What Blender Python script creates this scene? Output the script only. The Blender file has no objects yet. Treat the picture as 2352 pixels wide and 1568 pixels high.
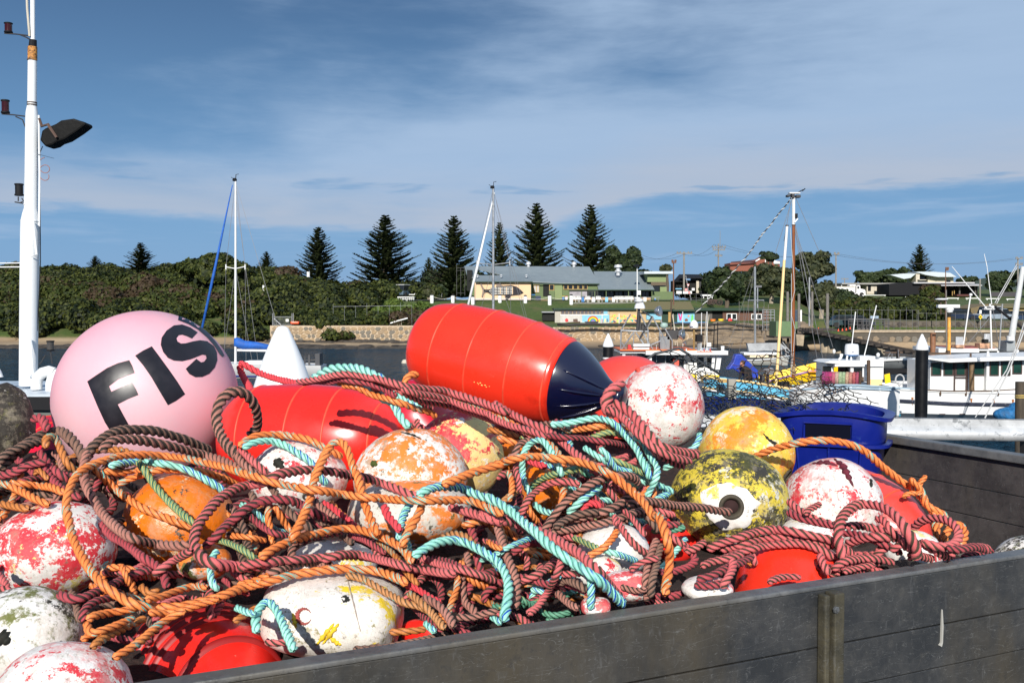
import bpy,bmesh,math,random
import numpy as np
from mathutils import Vector,Matrix,noise as mnoise
from mathutils.geometry import delaunay_2d_cdt
random.seed(7);RNG=np.random.default_rng(7)
sc=bpy.context.scene
COL=sc.collection
# ---------------------------------------------------------------- camera
F=2360.0
PITCH=math.atan(84/F)
CAMZ=5.0
cam_data=bpy.data.cameras.new('camera');cam=bpy.data.objects.new('camera',cam_data)
COL.objects.link(cam);sc.camera=cam
cam_data.sensor_width=36.0;cam_data.lens=36.0*F/2352.0
cam_data.clip_start=0.05;cam_data.clip_end=12000
cam.location=(0,0,CAMZ);cam.rotation_euler=(math.pi/2-PITCH,0,0)
# ---------------------------------------------------------------- sun, sky, exposure
SUN_EL=math.radians(27);SUN_AZ=math.radians(188)
sv=Vector((math.sin(SUN_AZ)*math.cos(SUN_EL),math.cos(SUN_AZ)*math.cos(SUN_EL),math.sin(SUN_EL)))
sd=bpy.data.lights.new('sun','SUN');sun=bpy.data.objects.new('sun',sd);COL.objects.link(sun)
sd.energy=5.0;sd.angle=math.radians(0.5);sd.color=(1.0,0.955,0.88)
sun.rotation_euler=(-sv).to_track_quat('-Z','Y').to_euler();sun.location=sv*50
sc.view_settings.view_transform='Standard';sc.view_settings.look='None'
sc.view_settings.exposure=0.18;sc.view_settings.gamma=1.0;sc.view_settings.use_curve_mapping=False
W=bpy.data.worlds.new('World');sc.world=W;W.use_nodes=True
nt=W.node_tree;N=nt.nodes;Lk=nt.links;N.clear()
def wn(t,**k):
 n=N.new(t)
 for a,b in k.items():setattr(n,a,b)
 return n
def wmath(op,a,b=None,c=None,clamp=False):
 n=wn('ShaderNodeMath',operation=op,use_clamp=clamp)
 for i,x in enumerate((a,b,c)):
  if x is None:continue
  if isinstance(x,(int,float)):n.inputs[i].default_value=x
  else:Lk.new(x,n.inputs[i])
 return n.outputs[0]
def wstep(x,lo,hi):
 n=wn('ShaderNodeMapRange',interpolation_type='SMOOTHSTEP')
 Lk.new(x,n.inputs[0])
 for i,q in((1,lo),(2,hi),(3,0.0),(4,1.0)):
  if isinstance(q,(int,float)):n.inputs[i].default_value=q
  else:Lk.new(q,n.inputs[i])
 return n.outputs[0]
out=wn('ShaderNodeOutputWorld');bg=wn('ShaderNodeBackground');Lk.new(bg.outputs[0],out.inputs[0])
bg.inputs[1].default_value=0.1
sky=wn('ShaderNodeTexSky',sky_type='NISHITA');sky.sun_disc=False
sky.sun_elevation=SUN_EL;sky.sun_rotation=SUN_AZ;sky.air_density=1.3;sky.dust_density=0.3;sky.ozone_density=3.0
tc=wn('ShaderNodeTexCoord');sep=wn('ShaderNodeSeparateXYZ');Lk.new(tc.outputs['Generated'],sep.inputs[0])
az=wmath('ARCTAN2',sep.outputs[0],sep.outputs[1]);el=wmath('ARCSINE',sep.outputs[2])
def wnoise(sx,sz,scale,detail=6,rough=.55,off=0.0,dist=0.0):
 cb=wn('ShaderNodeCombineXYZ');Lk.new(wmath('MULTIPLY',az,sx),cb.inputs[0]);Lk.new(wmath('MULTIPLY',el,sz),cb.inputs[1])
 cb.inputs[2].default_value=off
 n=wn('ShaderNodeTexNoise');Lk.new(cb.outputs[0],n.inputs['Vector'])
 n.inputs['Scale'].default_value=scale;n.inputs['Detail'].default_value=detail;n.inputs['Roughness'].default_value=rough
 n.inputs['Distortion'].default_value=dist
 return n.outputs[0]
n_big=wnoise(1.0,3.2,3.2,6,.5,1.7,.25)
n_str=wnoise(1.0,9.0,4.5,8,.6,4.2,.35)
n_fine=wnoise(1.0,5.0,16.0,7,.62,9.0,.3)
veil=wmath('ADD',wmath('MULTIPLY',az,1.25),wmath('MULTIPLY',wmath('SUBTRACT',0.17,wmath('MINIMUM',el,.32)),2.5))
veil=wmath('ADD',veil,wmath('MULTIPLY',wmath('SUBTRACT',n_big,.5),1.5))
veil=wmath('ADD',veil,wmath('MULTIPLY',wmath('SUBTRACT',n_fine,.5),.28))
veil=wstep(veil,-.50,.22)
veil=wmath('MULTIPLY',veil,wmath('ADD',.80,wmath('MULTIPLY',n_str,.22)))
edge=wmath('ADD',.066,wmath('MULTIPLY',wstep(az,.0,.16),.036))
edge=wmath('ADD',edge,wmath('MULTIPLY',wstep(az,-.18,-.42),.016))
edge=wmath('ADD',edge,wmath('MULTIPLY',wmath('SUBTRACT',n_str,.5),.036))
edge=wmath('ADD',edge,wmath('MULTIPLY',wmath('SUBTRACT',n_fine,.5),.016))
above=wstep(el,wmath('SUBTRACT',edge,.003),wmath('ADD',edge,.011))
rim=wmath('MULTIPLY',above,wstep(el,wmath('ADD',edge,.075),wmath('ADD',edge,.004)))
thin=wmath('MULTIPLY',wstep(n_str,.50,.72),.50)
gaps=wmath('MULTIPLY',wstep(wnoise(1.0,7.0,7.0,5,.5,20.0,.2),.60,.70),wmath('MULTIPLY',wstep(el,.17,.10),.75))
cov=wmath('ADD',wmath('MULTIPLY',veil,above),wmath('MULTIPLY',wmath('SUBTRACT',1.0,above),thin))
cov=wmath('MAXIMUM',cov,wmath('MULTIPLY',rim,.82))
cov=wmath('MULTIPLY',cov,wmath('SUBTRACT',1.0,gaps),clamp=True)
cb2=wn('ShaderNodeMix',data_type='RGBA');Lk.new(rim,cb2.inputs[0])
cb2.inputs[6].default_value=(3.45,4.7,6.5,1);cb2.inputs[7].default_value=(4.15,4.75,5.8,1)
deep=wn('ShaderNodeMix',data_type='RGBA');Lk.new(wstep(el,.02,.34),deep.inputs[0]);deep.inputs[6].default_value=(1.25,3.0,5.7,1);deep.inputs[7].default_value=(.42,1.05,2.35,1)
tint=wn('ShaderNodeMix',data_type='RGBA');tint.inputs[0].default_value=.88
Lk.new(sky.outputs[0],tint.inputs[6]);Lk.new(deep.outputs[2],tint.inputs[7])
mx=wn('ShaderNodeMix',data_type='RGBA');Lk.new(cov,mx.inputs[0]);Lk.new(tint.outputs[2],mx.inputs[6]);Lk.new(cb2.outputs[2],mx.inputs[7])
Lk.new(mx.outputs[2],bg.inputs[0])
# ---------------------------------------------------------------- pixel <-> place helpers
REG=dict(r1=(0,1100,2.24),r2=(900,1100,2.24),r3=(1800,1300,2.24),r4=(2600,1300,1.897),r5=(0,1700,1.823),r6=(900,1700,1.823),r7=(1800,1700,2.24),r8=(2700,1900,2.063),b1=(0,0,1.96),b2=(0,700,1.96),b3=(600,600,1.96),b4=(1200,700,2.614),b5=(1700,900,2.94),b6=(2200,1000,2.94),b7=(2700,700,1.96),b8=(3100,900,2.2405),b9=(3400,1000,3.92),b10=(3050,1000,5.2275),b11=(2300,1180,5.113),b12=(2640,1300,5.113),b13=(1350,950,5.2275))
def R(k,x,y):
 a,b,s=REG[k];return((a+x/s)*.6125,(b+y/s)*.6125)
CP,SP=math.cos(PITCH),math.sin(PITCH)
def P(u,v,Y):
 x=(u-1176)/F;y=(784-v)/F
 dy=CP+y*SP;dz=-SP+y*CP
 t=Y/dy
 return Vector((x*t,Y,CAMZ+dz*t))
def PR(k,x,y,Y):return P(*R(k,x,y),Y)
def proj(p):
 x,y,z=p[0],p[1],p[2]-CAMZ
 d=y*CP-z*SP;h=y*SP+z*CP
 return(1176+F*x/d,784-F*h/d)
def Pz(u,v,z):
 a=P(u,v,1.0);k=(z-CAMZ)/(a.z-CAMZ);return Vector((a.x*k,k,z))
# ---------------------------------------------------------------- mesh building
class MB:
 def __init__(s,xf=None):s.v=[];s.f=[];s.xf=xf
 def add(s,vs,fs):
  o=len(s.v)
  s.v.extend([(s.xf@Vector(q))if s.xf else Vector(q)for q in vs]);s.f.extend([tuple(i+o for i in q)for q in fs]);return s
 def box(s,a,b,M=None):
  x0,y0,z0=a;x1,y1,z1=b
  vs=[Vector(q)for q in((x0,y0,z0),(x1,y0,z0),(x1,y1,z0),(x0,y1,z0),(x0,y0,z1),(x1,y0,z1),(x1,y1,z1),(x0,y1,z1))]
  if M:vs=[M@q for q in vs]
  return s.add(vs,[(0,3,2,1),(4,5,6,7),(0,1,5,4),(1,2,6,5),(2,3,7,6),(3,0,4,7)])
 def cbox(s,c,h,M=None):return s.box([c[i]-h[i]for i in range(3)],[c[i]+h[i]for i in range(3)],M)
 def sb(s,u0,v0,u1,v1,Y,d):
  a=P(u0,v1,Y);b=P(u1,v0,Y);return s.box((a.x,Y,a.z),(b.x,Y+d,b.z))
 def rb(s,k,x0,y0,x1,y1,Y,d):return s.sb(*R(k,x0,y0),*R(k,x1,y1),Y,d)
 def hexa(s,q,d):
  q=[Vector(p)for p in q];b=[p+Vector((0,d,0))for p in q]
  return s.add(q+b,[(0,1,2,3),(7,6,5,4),(0,4,5,1),(1,5,6,2),(2,6,7,3),(3,7,4,0)])
 def prism(s,pts,ext):
  pts=[Vector(p)for p in pts];n=len(pts);e=Vector(ext)
  return s.add(pts+[p+e for p in pts],[tuple(range(n)),tuple(range(2*n-1,n-1,-1))]+[(i,i+n,(i+1)%n+n,(i+1)%n)for i in range(n)])
 def tube(s,pts,r,n=6,cap=True):
  pts=[Vector(p)for p in pts];m=len(pts)
  rr=r if isinstance(r,(list,tuple))else[r]*m
  t=[(pts[min(i+1,m-1)]-pts[max(i-1,0)]).normalized()for i in range(m)]
  a=t[0].orthogonal().normalized();vs=[]
  for i in range(m):
   a=(a-t[i]*a.dot(t[i])).normalized();b=t[i].cross(a)
   for j in range(n):
    q=2*math.pi*j/n;vs.append(pts[i]+(a*math.cos(q)+b*math.sin(q))*rr[i])
  fs=[(i*n+j,i*n+(j+1)%n,(i+1)*n+(j+1)%n,(i+1)*n+j)for i in range(m-1)for j in range(n)]
  if cap:fs+=[tuple(range(n-1,-1,-1)),tuple(range((m-1)*n,m*n))]
  return s.add(vs,fs)
 def st(s,pts,r,n=6):return s.tube([P(*p)for p in pts],r,n)
 def lathe(s,o,axis,prof,n=16,a0=None):
  o=Vector(o);ax=Vector(axis).normalized();a=(a0 or ax.orthogonal()).normalized();b=ax.cross(a);vs=[]
  for d,r in prof:
   for j in range(n):
    q=2*math.pi*j/n;vs.append(o+ax*d+(a*math.cos(q)+b*math.sin(q))*max(r,1e-4))
  m=len(prof)
  fs=[(i*n+j,i*n+(j+1)%n,(i+1)*n+(j+1)%n,(i+1)*n+j)for i in range(m-1)for j in range(n)]
  return s.add(vs,fs+[tuple(range(n-1,-1,-1)),tuple(range((m-1)*n,m*n))])
 def ball(s,c,r,n=12,m=8):
  r=r if isinstance(r,(tuple,list))else(r,r,r);vs=[]
  for i in range(m+1):
   th=math.pi*i/m
   for j in range(n):
    q=2*math.pi*j/n;vs.append((c[0]+r[0]*math.sin(th)*math.cos(q),c[1]+r[1]*math.sin(th)*math.sin(q),c[2]+r[2]*math.cos(th)))
  return s.add(vs,[(i*n+j,(i+1)*n+j,(i+1)*n+(j+1)%n,i*n+(j+1)%n)for i in range(m)for j in range(n)])
 def build(s,name,mat,parent=None,smooth=False,origin=None,bevel=0.0):
  me=bpy.data.meshes.new(name)
  o=parent_loc(parent)if parent is not None else(Vector(origin)if origin is not None else s.base())
  me.from_pydata([tuple(q-o)for q in s.v],[],s.f);me.materials.append(mat)
  bm=bmesh.new();bm.from_mesh(me);bmesh.ops.remove_doubles(bm,verts=bm.verts,dist=1e-6)
  bmesh.ops.recalc_face_normals(bm,faces=bm.faces)
  if bevel:bmesh.ops.bevel(bm,geom=[e for e in bm.edges if len(e.link_faces)==2 and e.calc_face_angle(0)>.5],offset=bevel,segments=2,affect='EDGES',profile=.6)
  bm.to_mesh(me);bm.free()
  if smooth:
   me.polygons.foreach_set('use_smooth',[True]*len(me.polygons))
   if smooth=='auto'or bevel:me.set_sharp_from_angle(angle=.7)
  ob=bpy.data.objects.new(name,me);COL.objects.link(ob)
  if parent is not None:ob.parent=parent
  else:ob.location=o
  return ob
 def base(s):
  a=np.array([tuple(q)for q in s.v]);lo=a.min(0);hi=a.max(0)
  return Vector(((lo[0]+hi[0])/2,(lo[1]+hi[1])/2,lo[2]))
def parent_loc(p):
 v=Vector((0,0,0))
 while p is not None:v+=p.location;p=p.parent
 return v
def tag(o,label,cat,group=None,kind=None):
 if label:o['label']=label
 if cat:o['category']=cat
 if group:o['group']=group
 if kind:o['kind']=kind
 return o
def thing(name,label,cat,loc,group=None):
 o=bpy.data.objects.new(name,None);o.empty_display_size=.2;COL.objects.link(o);o.location=loc
 return tag(o,label,cat,group)
def solo(mb,name,mat,label,cat,group=None,kind=None,**k):return tag(mb.build(name,mat,None,**k),label,cat,group,kind)
def setting(mb,name,mat,**k):
 o=mb.build(name,mat,None,**k);o['kind']='structure';return o
def copy_tree(o,parent=None,loc=None,rz=None,label=None,scale=None):
 c=o.copy();COL.objects.link(c)
 if parent is not None:c.parent=parent
 if loc is not None:c.location=loc
 if rz is not None:c.rotation_euler[2]=rz
 if scale is not None:c.scale=(scale,)*3 if not isinstance(scale,tuple)else scale
 if label:c['label']=label
 for ch in list(o.children):copy_tree(ch,c)
 return c
def raw_mesh(name,co,faces4,mat,smooth=False,uv=None):
 me=bpy.data.meshes.new(name);k=faces4.shape[1];nf=len(faces4)
 me.vertices.add(len(co));me.vertices.foreach_set('co',np.ascontiguousarray(co,dtype=np.float32).ravel())
 me.loops.add(nf*k);me.loops.foreach_set('vertex_index',faces4.astype(np.int32).ravel())
 me.polygons.add(nf);me.polygons.foreach_set('loop_start',np.arange(nf,dtype=np.int32)*k)
 if smooth:me.polygons.foreach_set('use_smooth',np.ones(nf,dtype=bool))
 if uv is not None:
  l=me.uv_layers.new(name='UVMap');l.data.foreach_set('uv',uv.astype(np.float32).ravel())
 me.materials.append(mat);me.update(calc_edges=True);me.validate();return me
# ---------------------------------------------------------------- materials
MATS={}
def _new(name):
 m=bpy.data.materials.new(name);m.use_nodes=True;t=m.node_tree
 return m,t,t.nodes['Principled BSDF']
def _noise(t,scale,detail=4,rough=.55,co=None,off=0.0,dist=0.0,stretch=None,out=0):
 n=t.nodes.new('ShaderNodeTexNoise');n.inputs['Scale'].default_value=scale;n.inputs['Detail'].default_value=detail
 n.inputs['Roughness'].default_value=rough;n.inputs['Distortion'].default_value=dist
 if co is None:
  tcn=t.nodes.new('ShaderNodeTexCoord');co=tcn.outputs['Object']
 mp=t.nodes.new('ShaderNodeMapping');mp.inputs['Location'].default_value=(off,off*1.7,-off)
 if stretch:mp.inputs['Scale'].default_value=stretch
 t.links.new(co,mp.inputs[0]);t.links.new(mp.outputs[0],n.inputs['Vector'])
 return n.outputs[out]
def _range(t,x,lo,hi,a=0.0,b=1.0):
 n=t.nodes.new('ShaderNodeMapRange');t.links.new(x,n.inputs[0])
 for i,q in((1,lo),(2,hi),(3,a),(4,b)):n.inputs[i].default_value=q
 return n.outputs[0]
def _mix(t,fac,a,b):
 n=t.nodes.new('ShaderNodeMix');n.data_type='RGBA'
 if isinstance(fac,(int,float)):n.inputs[0].default_value=fac
 else:t.links.new(fac,n.inputs[0])
 for i,q in((6,a),(7,b)):
  if isinstance(q,tuple):n.inputs[i].default_value=(*q[:3],1)
  else:t.links.new(q,n.inputs[i])
 return n.outputs[2]
def _math(t,op,a,b=None):
 n=t.nodes.new('ShaderNodeMath');n.operation=op
 for i,x in enumerate((a,b)):
  if x is None:continue
  if isinstance(x,(int,float)):n.inputs[i].default_value=x
  else:t.links.new(x,n.inputs[i])
 return n.outputs[0]
def _bump(t,b,h,strength,dist):
 n=t.nodes.new('ShaderNodeBump');n.inputs['Strength'].default_value=strength;n.inputs['Distance'].default_value=dist
 t.links.new(h,n.inputs['Height']);t.links.new(n.outputs[0],b.inputs['Normal'])
def M(name,col,rough=.5,metal=0.0,var=.12,scale=3.0,bump=0.0,bs=20.0,bd=.01,stain=None,st=.6,coat=0.0,stretch=None,alpha=None,spec=None):
 """plain material: colour with slight variation, optional stains and relief"""
 key=name
 if key in MATS:return MATS[key]
 m,t,b=_new(name)
 n1=_noise(t,scale,5,.6,stretch=stretch)
 c=_mix(t,_range(t,n1,.3,.7),tuple(x*(1-var)for x in col),tuple(min(1,x*(1+var))for x in col))
 if stain:
  n2=_noise(t,scale*2.3,7,.68,off=3.3,dist=.4,stretch=stretch)
  c=_mix(t,_range(t,n2,st,st+.08),c,stain)
 t.links.new(c,b.inputs['Base Color']);b.inputs['Metallic'].default_value=metal
 t.links.new(_range(t,n1,.3,.7,max(0,rough-.08),min(1,rough+.08)),b.inputs['Roughness'])
 b.inputs['Coat Weight'].default_value=coat;b.inputs['Coat Roughness'].default_value=.12
 if spec is not None:b.inputs['Specular IOR Level'].default_value=spec
 if alpha is not None:b.inputs['Alpha'].default_value=alpha
 if bump:_bump(t,b,_noise(t,bs,5,.6,stretch=stretch),bump,bd)
 MATS[key]=m;return m
# ================================================================ SETTING: water, shore, land
def lerp_prof(pr,y):return float(np.interp(y,[a for a,b in pr],[b for a,b in pr]))
PL=[(60,-6),(100,-2),(116,-.2),(118,0),(124,.62),(126,1.6),(132,3.0),(150,7),(165,8.5),(200,9),(400,9),(3000,9)]
PM=[(60,-6),(100,-2),(116,-.2),(118,0),(124,.62),(124.5,2.2),(131,2.75),(135,3.1),(145,5.55),(148,5.6),(200,6),(3000,9)]
PC=[(60,-6),(100,-2),(112,-1),(117,0),(121,.8),(125,1.9),(129,2.9),(140,3),(150,5),(170,7),(200,8),(3000,12)]
PRt=[(60,-6),(104,-2),(112.5,-1),(113.8,.1),(114.8,1.9),(125.8,1.95),(127,3.05),(140,3.1),(230,6.2),(245,7.2),(270,9),(400,9.5),(3000,12)]
def HT(X,Y):
 u=1176+F*X/max(Y,1)
 ks=[(-9999,PL),(640,PL),(720,PM),(1600,PM),(1660,PC),(1800,PC),(1875,PRt),(99999,PRt)]
 for(a,pa),(b,pb)in zip(ks,ks[1:]):
  if a<=u<=b:
   t=(u-a)/(b-a);t=t*t*(3-2*t)
   z=lerp_prof(pa,Y)*(1-t)+lerp_prof(pb,Y)*t;break
 return z+(.12*mnoise.noise(Vector((X*.2,Y*.25,0)))if Y>119 else 0)
def ground_mat():
 m,t,b=_new('shore ground')
 g=t.nodes.new('ShaderNodeNewGeometry');sp=t.nodes.new('ShaderNodeSeparateXYZ');t.links.new(g.outputs['Position'],sp.inputs[0])
 pos=g.outputs['Position']
 n=_noise(t,.35,6,.6,co=pos);nf=_noise(t,3.0,5,.65,co=pos,off=5)
 sand=_mix(t,_range(t,n,.35,.65),(.27,.19,.115),(.36,.27,.17))
 wet=_mix(t,_range(t,sp.outputs[2],.05,.38),(.085,.062,.042),sand)
 grass=_mix(t,_range(t,nf,.35,.65),(.034,.066,.009),(.075,.105,.018))
 grass=_mix(t,_range(t,n,.52,.66),grass,(.10,.095,.032))
 z2=_math(t,'ADD',sp.outputs[2],_math(t,'MULTIPLY',n,.5))
 c=_mix(t,_range(t,z2,1.15,1.45),wet,grass);t.links.new(c,b.inputs['Base Color']);b.inputs['Roughness'].default_value=.95
 _bump(t,b,nf,.5,.08);return m
ys=list(np.arange(60,112,4))+list(np.arange(112,152,.75))+list(np.arange(152,300,5))+[320,360,420,500,650,900,1300,2000,3000]
us=np.linspace(-700,3100,150)
co=[];
for y in ys:
 for u in us:
  X=(u-1176)/F*y;co.append((X,y,HT(X,y)))
nu=len(us);idx=np.arange(len(ys)*nu).reshape(len(ys),nu)
fc=np.stack([idx[:-1,:-1],idx[:-1,1:],idx[1:,1:],idx[1:,:-1]],-1).reshape(-1,4)
me=raw_mesh('ground',np.array(co),fc,ground_mat(),smooth=True);g=bpy.data.objects.new('ground',me);COL.objects.link(g);g['kind']='structure'
def water_mat():
 m,t,b=_new('harbour water')
 g=t.nodes.new('ShaderNodeNewGeometry');pos=g.outputs['Position']
 n1=_noise(t,1.4,5,.6,co=pos,stretch=(1,.45,1),dist=.4);n2=_noise(t,.25,4,.5,co=pos,off=8,stretch=(1,.35,1))
 c=_mix(t,n2,(.008,.030,.056),(.020,.060,.098));t.links.new(c,b.inputs['Base Color'])
 b.inputs['Roughness'].default_value=.16;b.inputs['IOR'].default_value=1.07;b.inputs['Specular IOR Level'].default_value=.14
 h=_math(t,'ADD',n1,_math(t,'MULTIPLY',n2,1.2));_bump(t,b,h,1.0,1.3);return m
mb=MB();mb.add([(-400,-30,0),(400,-30,0),(400,119,0),(-400,119,0)],[(0,1,2,3)]);setting(mb,'water',water_mat(),origin=(0,0,0))
mb=MB();mb.add([(-9000,119.5,-1.5),(9000,119.5,-1.5),(9000,9500,1.0),(-9000,9500,1.0)],[(0,1,2,3)]);setting(mb,'far_plain',M('plain',(.06,.08,.03),.9),origin=(0,0,0))
mb=MB();pts=[]
for i in range(41):
 u=2150+i*12;v=648-14*math.exp(-((u-2300)/60.)**2)-4*mnoise.noise(Vector((u*.03,0,0)));pts.append((u,v))
vs=[]
for u,v in pts:
 a=P(u,v,900);vs+=[(a.x,900,a.z),(a.x*1.0,980,8),(a.x,820,8)]
fs=[]
for i in range(40):
 a=i*3;fs+=[(a,a+2,a+5,a+3),(a,a+3,a+4,a+1)]
mb.add(vs,fs);setting(mb,'distant_hill',M('hill',(.05,.075,.05),.95,var=.3,scale=.02),smooth=True)
# ---------------------------------------------------------------- foliage
def leaf_mat(name,a,b_,c_,d=None):
 m,t,b=_new(name);uvn=t.nodes.new('ShaderNodeUVMap');uvn.uv_map='UVMap'
 s=t.nodes.new('ShaderNodeSeparateXYZ');t.links.new(uvn.outputs[0],s.inputs[0])
 base=_mix(t,_range(t,s.outputs[0],.15,.85),a,b_);col=_mix(t,_range(t,s.outputs[1],.3,1.0),base,c_)
 if d:col=_mix(t,_range(t,s.outputs[0],.80,.92),col,d)
 t.links.new(col,b.inputs['Base Color']);b.inputs['Roughness'].default_value=.65;b.inputs['Specular IOR Level'].default_value=.25
 return m
def lobe_leaves(lobes,dens,size,seed=0):
 """lobes: (centre, radii, tint); leaf-sized quads spread through the outer shell of each lobe, plus a dark lumpy core"""
 rg=np.random.default_rng(seed);C_,Q_,U_=[],[],[];off=0
 for c,r,tint in lobes:
  c=np.array(c,float);r=np.array(r,float)
  area=4*math.pi*((r[0]*r[1])**1.6/3+(r[0]*r[2])**1.6/3+(r[1]*r[2])**1.6/3)**(1/1.6)
  n=max(30,int(area*dens));d=rg.normal(size=(n,3));d/=np.linalg.norm(d,axis=1)[:,None]
  d[:,2]=np.where(d[:,2]<-.35,-d[:,2],d[:,2])
  k=rg.normal(size=(16,3));k/=np.linalg.norm(k,axis=1)[:,None]
  dist=np.min(np.linalg.norm(d[:,None,:]-k[None],axis=2),axis=1)
  rad=1.08-.42*np.clip(dist,0,.8)+rg.normal(scale=.05,size=n)
  p=c+d*r*rad[:,None]
  nrm=d+rg.normal(scale=.45,size=(n,3));nrm/=np.linalg.norm(nrm,axis=1)[:,None]
  a=np.cross(nrm,rg.normal(size=(n,3)));a/=np.linalg.norm(a,axis=1)[:,None];b=np.cross(nrm,a)
  s=size*rg.uniform(.6,1.3,size=(n,1))
  q=np.stack([p-a*s-b*s*.6,p+a*s*.3-b*s,p+a*s+b*s*.5,p-a*s*.2+b*s],1).reshape(-1,3)
  C_.append(q);Q_.append(np.arange(4*n).reshape(-1,4)+off);off+=4*n
  uu=np.repeat(np.stack([np.clip(tint+rg.normal(scale=.08,size=n),0,1),rg.uniform(0,1,n)],1),4,0);U_.append(uu)
  mb=MB();mb.ball((0,0,0),1.0,10,7);cv=np.array([tuple(x)for x in mb.v]);cf=np.array(mb.f)
  cv=c+cv*r*.74
  C_.append(cv);Q_.append(cf+off);off+=len(cv);U_.append(np.repeat([[tint*.6,0.0]],cf.size,0))
 return np.concatenate(C_),np.concatenate(Q_),np.concatenate(U_)
def leaf_obj(name,data,mat,parent=None,loc=None):
 co,q,uv=data;o=parent_loc(parent)if parent is not None else(Vector(loc)if loc is not None else Vector((0,0,0)))
 me=raw_mesh(name,co-np.array(o),q,mat,uv=uv);ob=bpy.data.objects.new(name,me);COL.objects.link(ob)
 if parent is not None:ob.parent=parent
 else:ob.location=o
 return ob
L_SCRUB=leaf_mat('scrub leaves',(.0045,.0095,.0025),(.026,.040,.0055),(.065,.075,.012),(.050,.032,.017))
L_DARK=leaf_mat('dark leaves',(.0096,.0192,.0072),(.0224,.0360,.0112),(.0400,.0560,.0160))
L_PINE=leaf_mat('norfolk pine needles',(.010,.020,.008),(.024,.035,.012),(.052,.064,.020))
L_GUM=leaf_mat('gum leaves',(.0240,.0320,.0144),(.0480,.0544,.0208),(.0720,.0760,.0320))
L_GRASS=leaf_mat('grass blades',(.0360,.0680,.0112),(.0640,.1040,.0160),(.0960,.1280,.0240))
BARK=M('bark',(.11,.085,.06),.9,var=.35,scale=4,bump=.6,bs=12,bd=.05,stretch=(3,3,.5))
BARK_PALE=M('pale bark',(.30,.25,.19),.85,var=.3,scale=3,stretch=(3,3,.4))
def scrub(name,label,cat,region,n,rr,seed,mat=L_SCRUB,zoff=0.0,dens=11,size=.22):
 rg=random.Random(seed);lobes=[]
 for i in range(n):
  u,Y=region(rg);X=(u-1176)/F*Y;r=rg.uniform(*rr);z=HT(X,Y)
  t=.5+.5*mnoise.noise(Vector((X*.09,Y*.06,seed)))*2.0+rg.uniform(-.3,.3)
  lobes.append(((X,Y,z+r*.35+zoff),(r*rg.uniform(1.,1.35),r,r*rg.uniform(.62,.9)),max(0,min(1,t))))
 o=leaf_obj(name,lobe_leaves(lobes,dens,size,seed),mat,loc=(lobes[0][0][0],lobes[0][0][1],lobes[0][0][2]));return tag(o,label,cat,None,'stuff')
scrub('coastal_scrub','dense dark green coastal scrub covering the hill behind the beach at left','scrub',lambda r:(r.uniform(-140,625),124.2+51*r.random()**.9),300,(1.3,2.8),11,size=.2,dens=12)
def reg2(r):
 u=r.uniform(610,985);Y=r.uniform(134,175)
 if u>850:Y=r.uniform(152,178)
 return u,Y
scrub('coastal_scrub','dark green scrub above the stone sea wall, beside the white picnic tables','scrub',reg2,105,(1.5,2.8),12)
scrub('shrub_hedge','low overgrown shrubs growing along the top of the stone sea wall','hedge',lambda r:(r.uniform(655,1010),r.uniform(126.2,133)),75,(.9,1.6),13,size=.18,dens=14)
scrub('wall_creeper','bright green creeper hanging over the stone sea wall','creeper',lambda r:(r.uniform(722,795),r.uniform(123.2,125.2)),12,(.6,1.1),17,zoff=.35)
scrub('grass_bank_plants','bright green leafy plants on the grass bank beside the scrub','plants',lambda r:(r.uniform(850,985),r.uniform(136,143)),30,(.5,.9),14,mat=L_GRASS,size=.16,dens=16)
scrub('harbour_hedge','dense green hedge below the white truck on the far right bank','hedge',lambda r:(r.uniform(1915,2150),r.uniform(128,178)if r.random()>.25 else r.uniform(128,136)),95,(1.3,2.1),15)
scrub('skyline_scrub','dark tree mass behind the clubhouse roof','scrub',lambda r:(r.uniform(1010,1480),r.uniform(172,186)),60,(2.2,3.6),16,mat=L_DARK,zoff=1.2)
scrub('hilltop_scrub','dark scrub on the hilltop behind the brick gable building','scrub',lambda r:(r.uniform(1600,1930),r.uniform(165,200)),60,(2.0,3.4),18,mat=L_DARK)
def broad_tree(name,label,cu,v0,v1,hw,Y,mat,lobes=9,seed=1,tint=.5,trunk=.35,group=None,bark=BARK,size=.28,dens=9):
 rg=random.Random(seed);X=(cu-1176)/F*Y;z0=HT(X,Y);zt=P(cu,v0,Y).z;zb=P(cu,v1,Y).z;w=hw/F*Y
 t=thing(name,label,'tree',(X,Y,z0),group);mb=MB()
 cz=(zt+zb)/2;mb.tube([(X,Y,z0-.5),(X+.2,Y,(z0+cz)/2),(X,Y,cz)],[trunk,trunk*.8,trunk*.5],7)
 ls=[((X,Y,cz),(w*.62,w*.55,(zt-zb)*.42),tint)]
 for i in range(lobes):
  a=rg.uniform(0,6.28);q=rg.uniform(.35,.75);hz=rg.uniform(-.30,.36)
  c=(X+w*q*math.cos(a),Y+w*.6*q*math.sin(a),cz+(zt-zb)*hz)
  k=rg.uniform(.28,.46)*(1-.5*abs(hz));ls.append((c,(w*k,w*k,(zt-zb)*k*.55),max(0,min(1,tint+rg.uniform(-.3,.3)))))
  mb.tube([(X,Y,(z0+cz)/2+rg.uniform(-1,.5)),((X+c[0])/2,(Y+c[1])/2,(cz+c[2])/2-.3),c],[trunk*.5,trunk*.35,.06],5)
 mb.build('trunk',bark,t);leaf_obj('crown',lobe_leaves(ls,dens,size,seed),mat,t);return t
broad_tree('domed_tree','broad domed dark tree rising over the scrub behind the blue furled sail',520,583,690,104,147,L_SCRUB,16,3,.35,size=.3)
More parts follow.
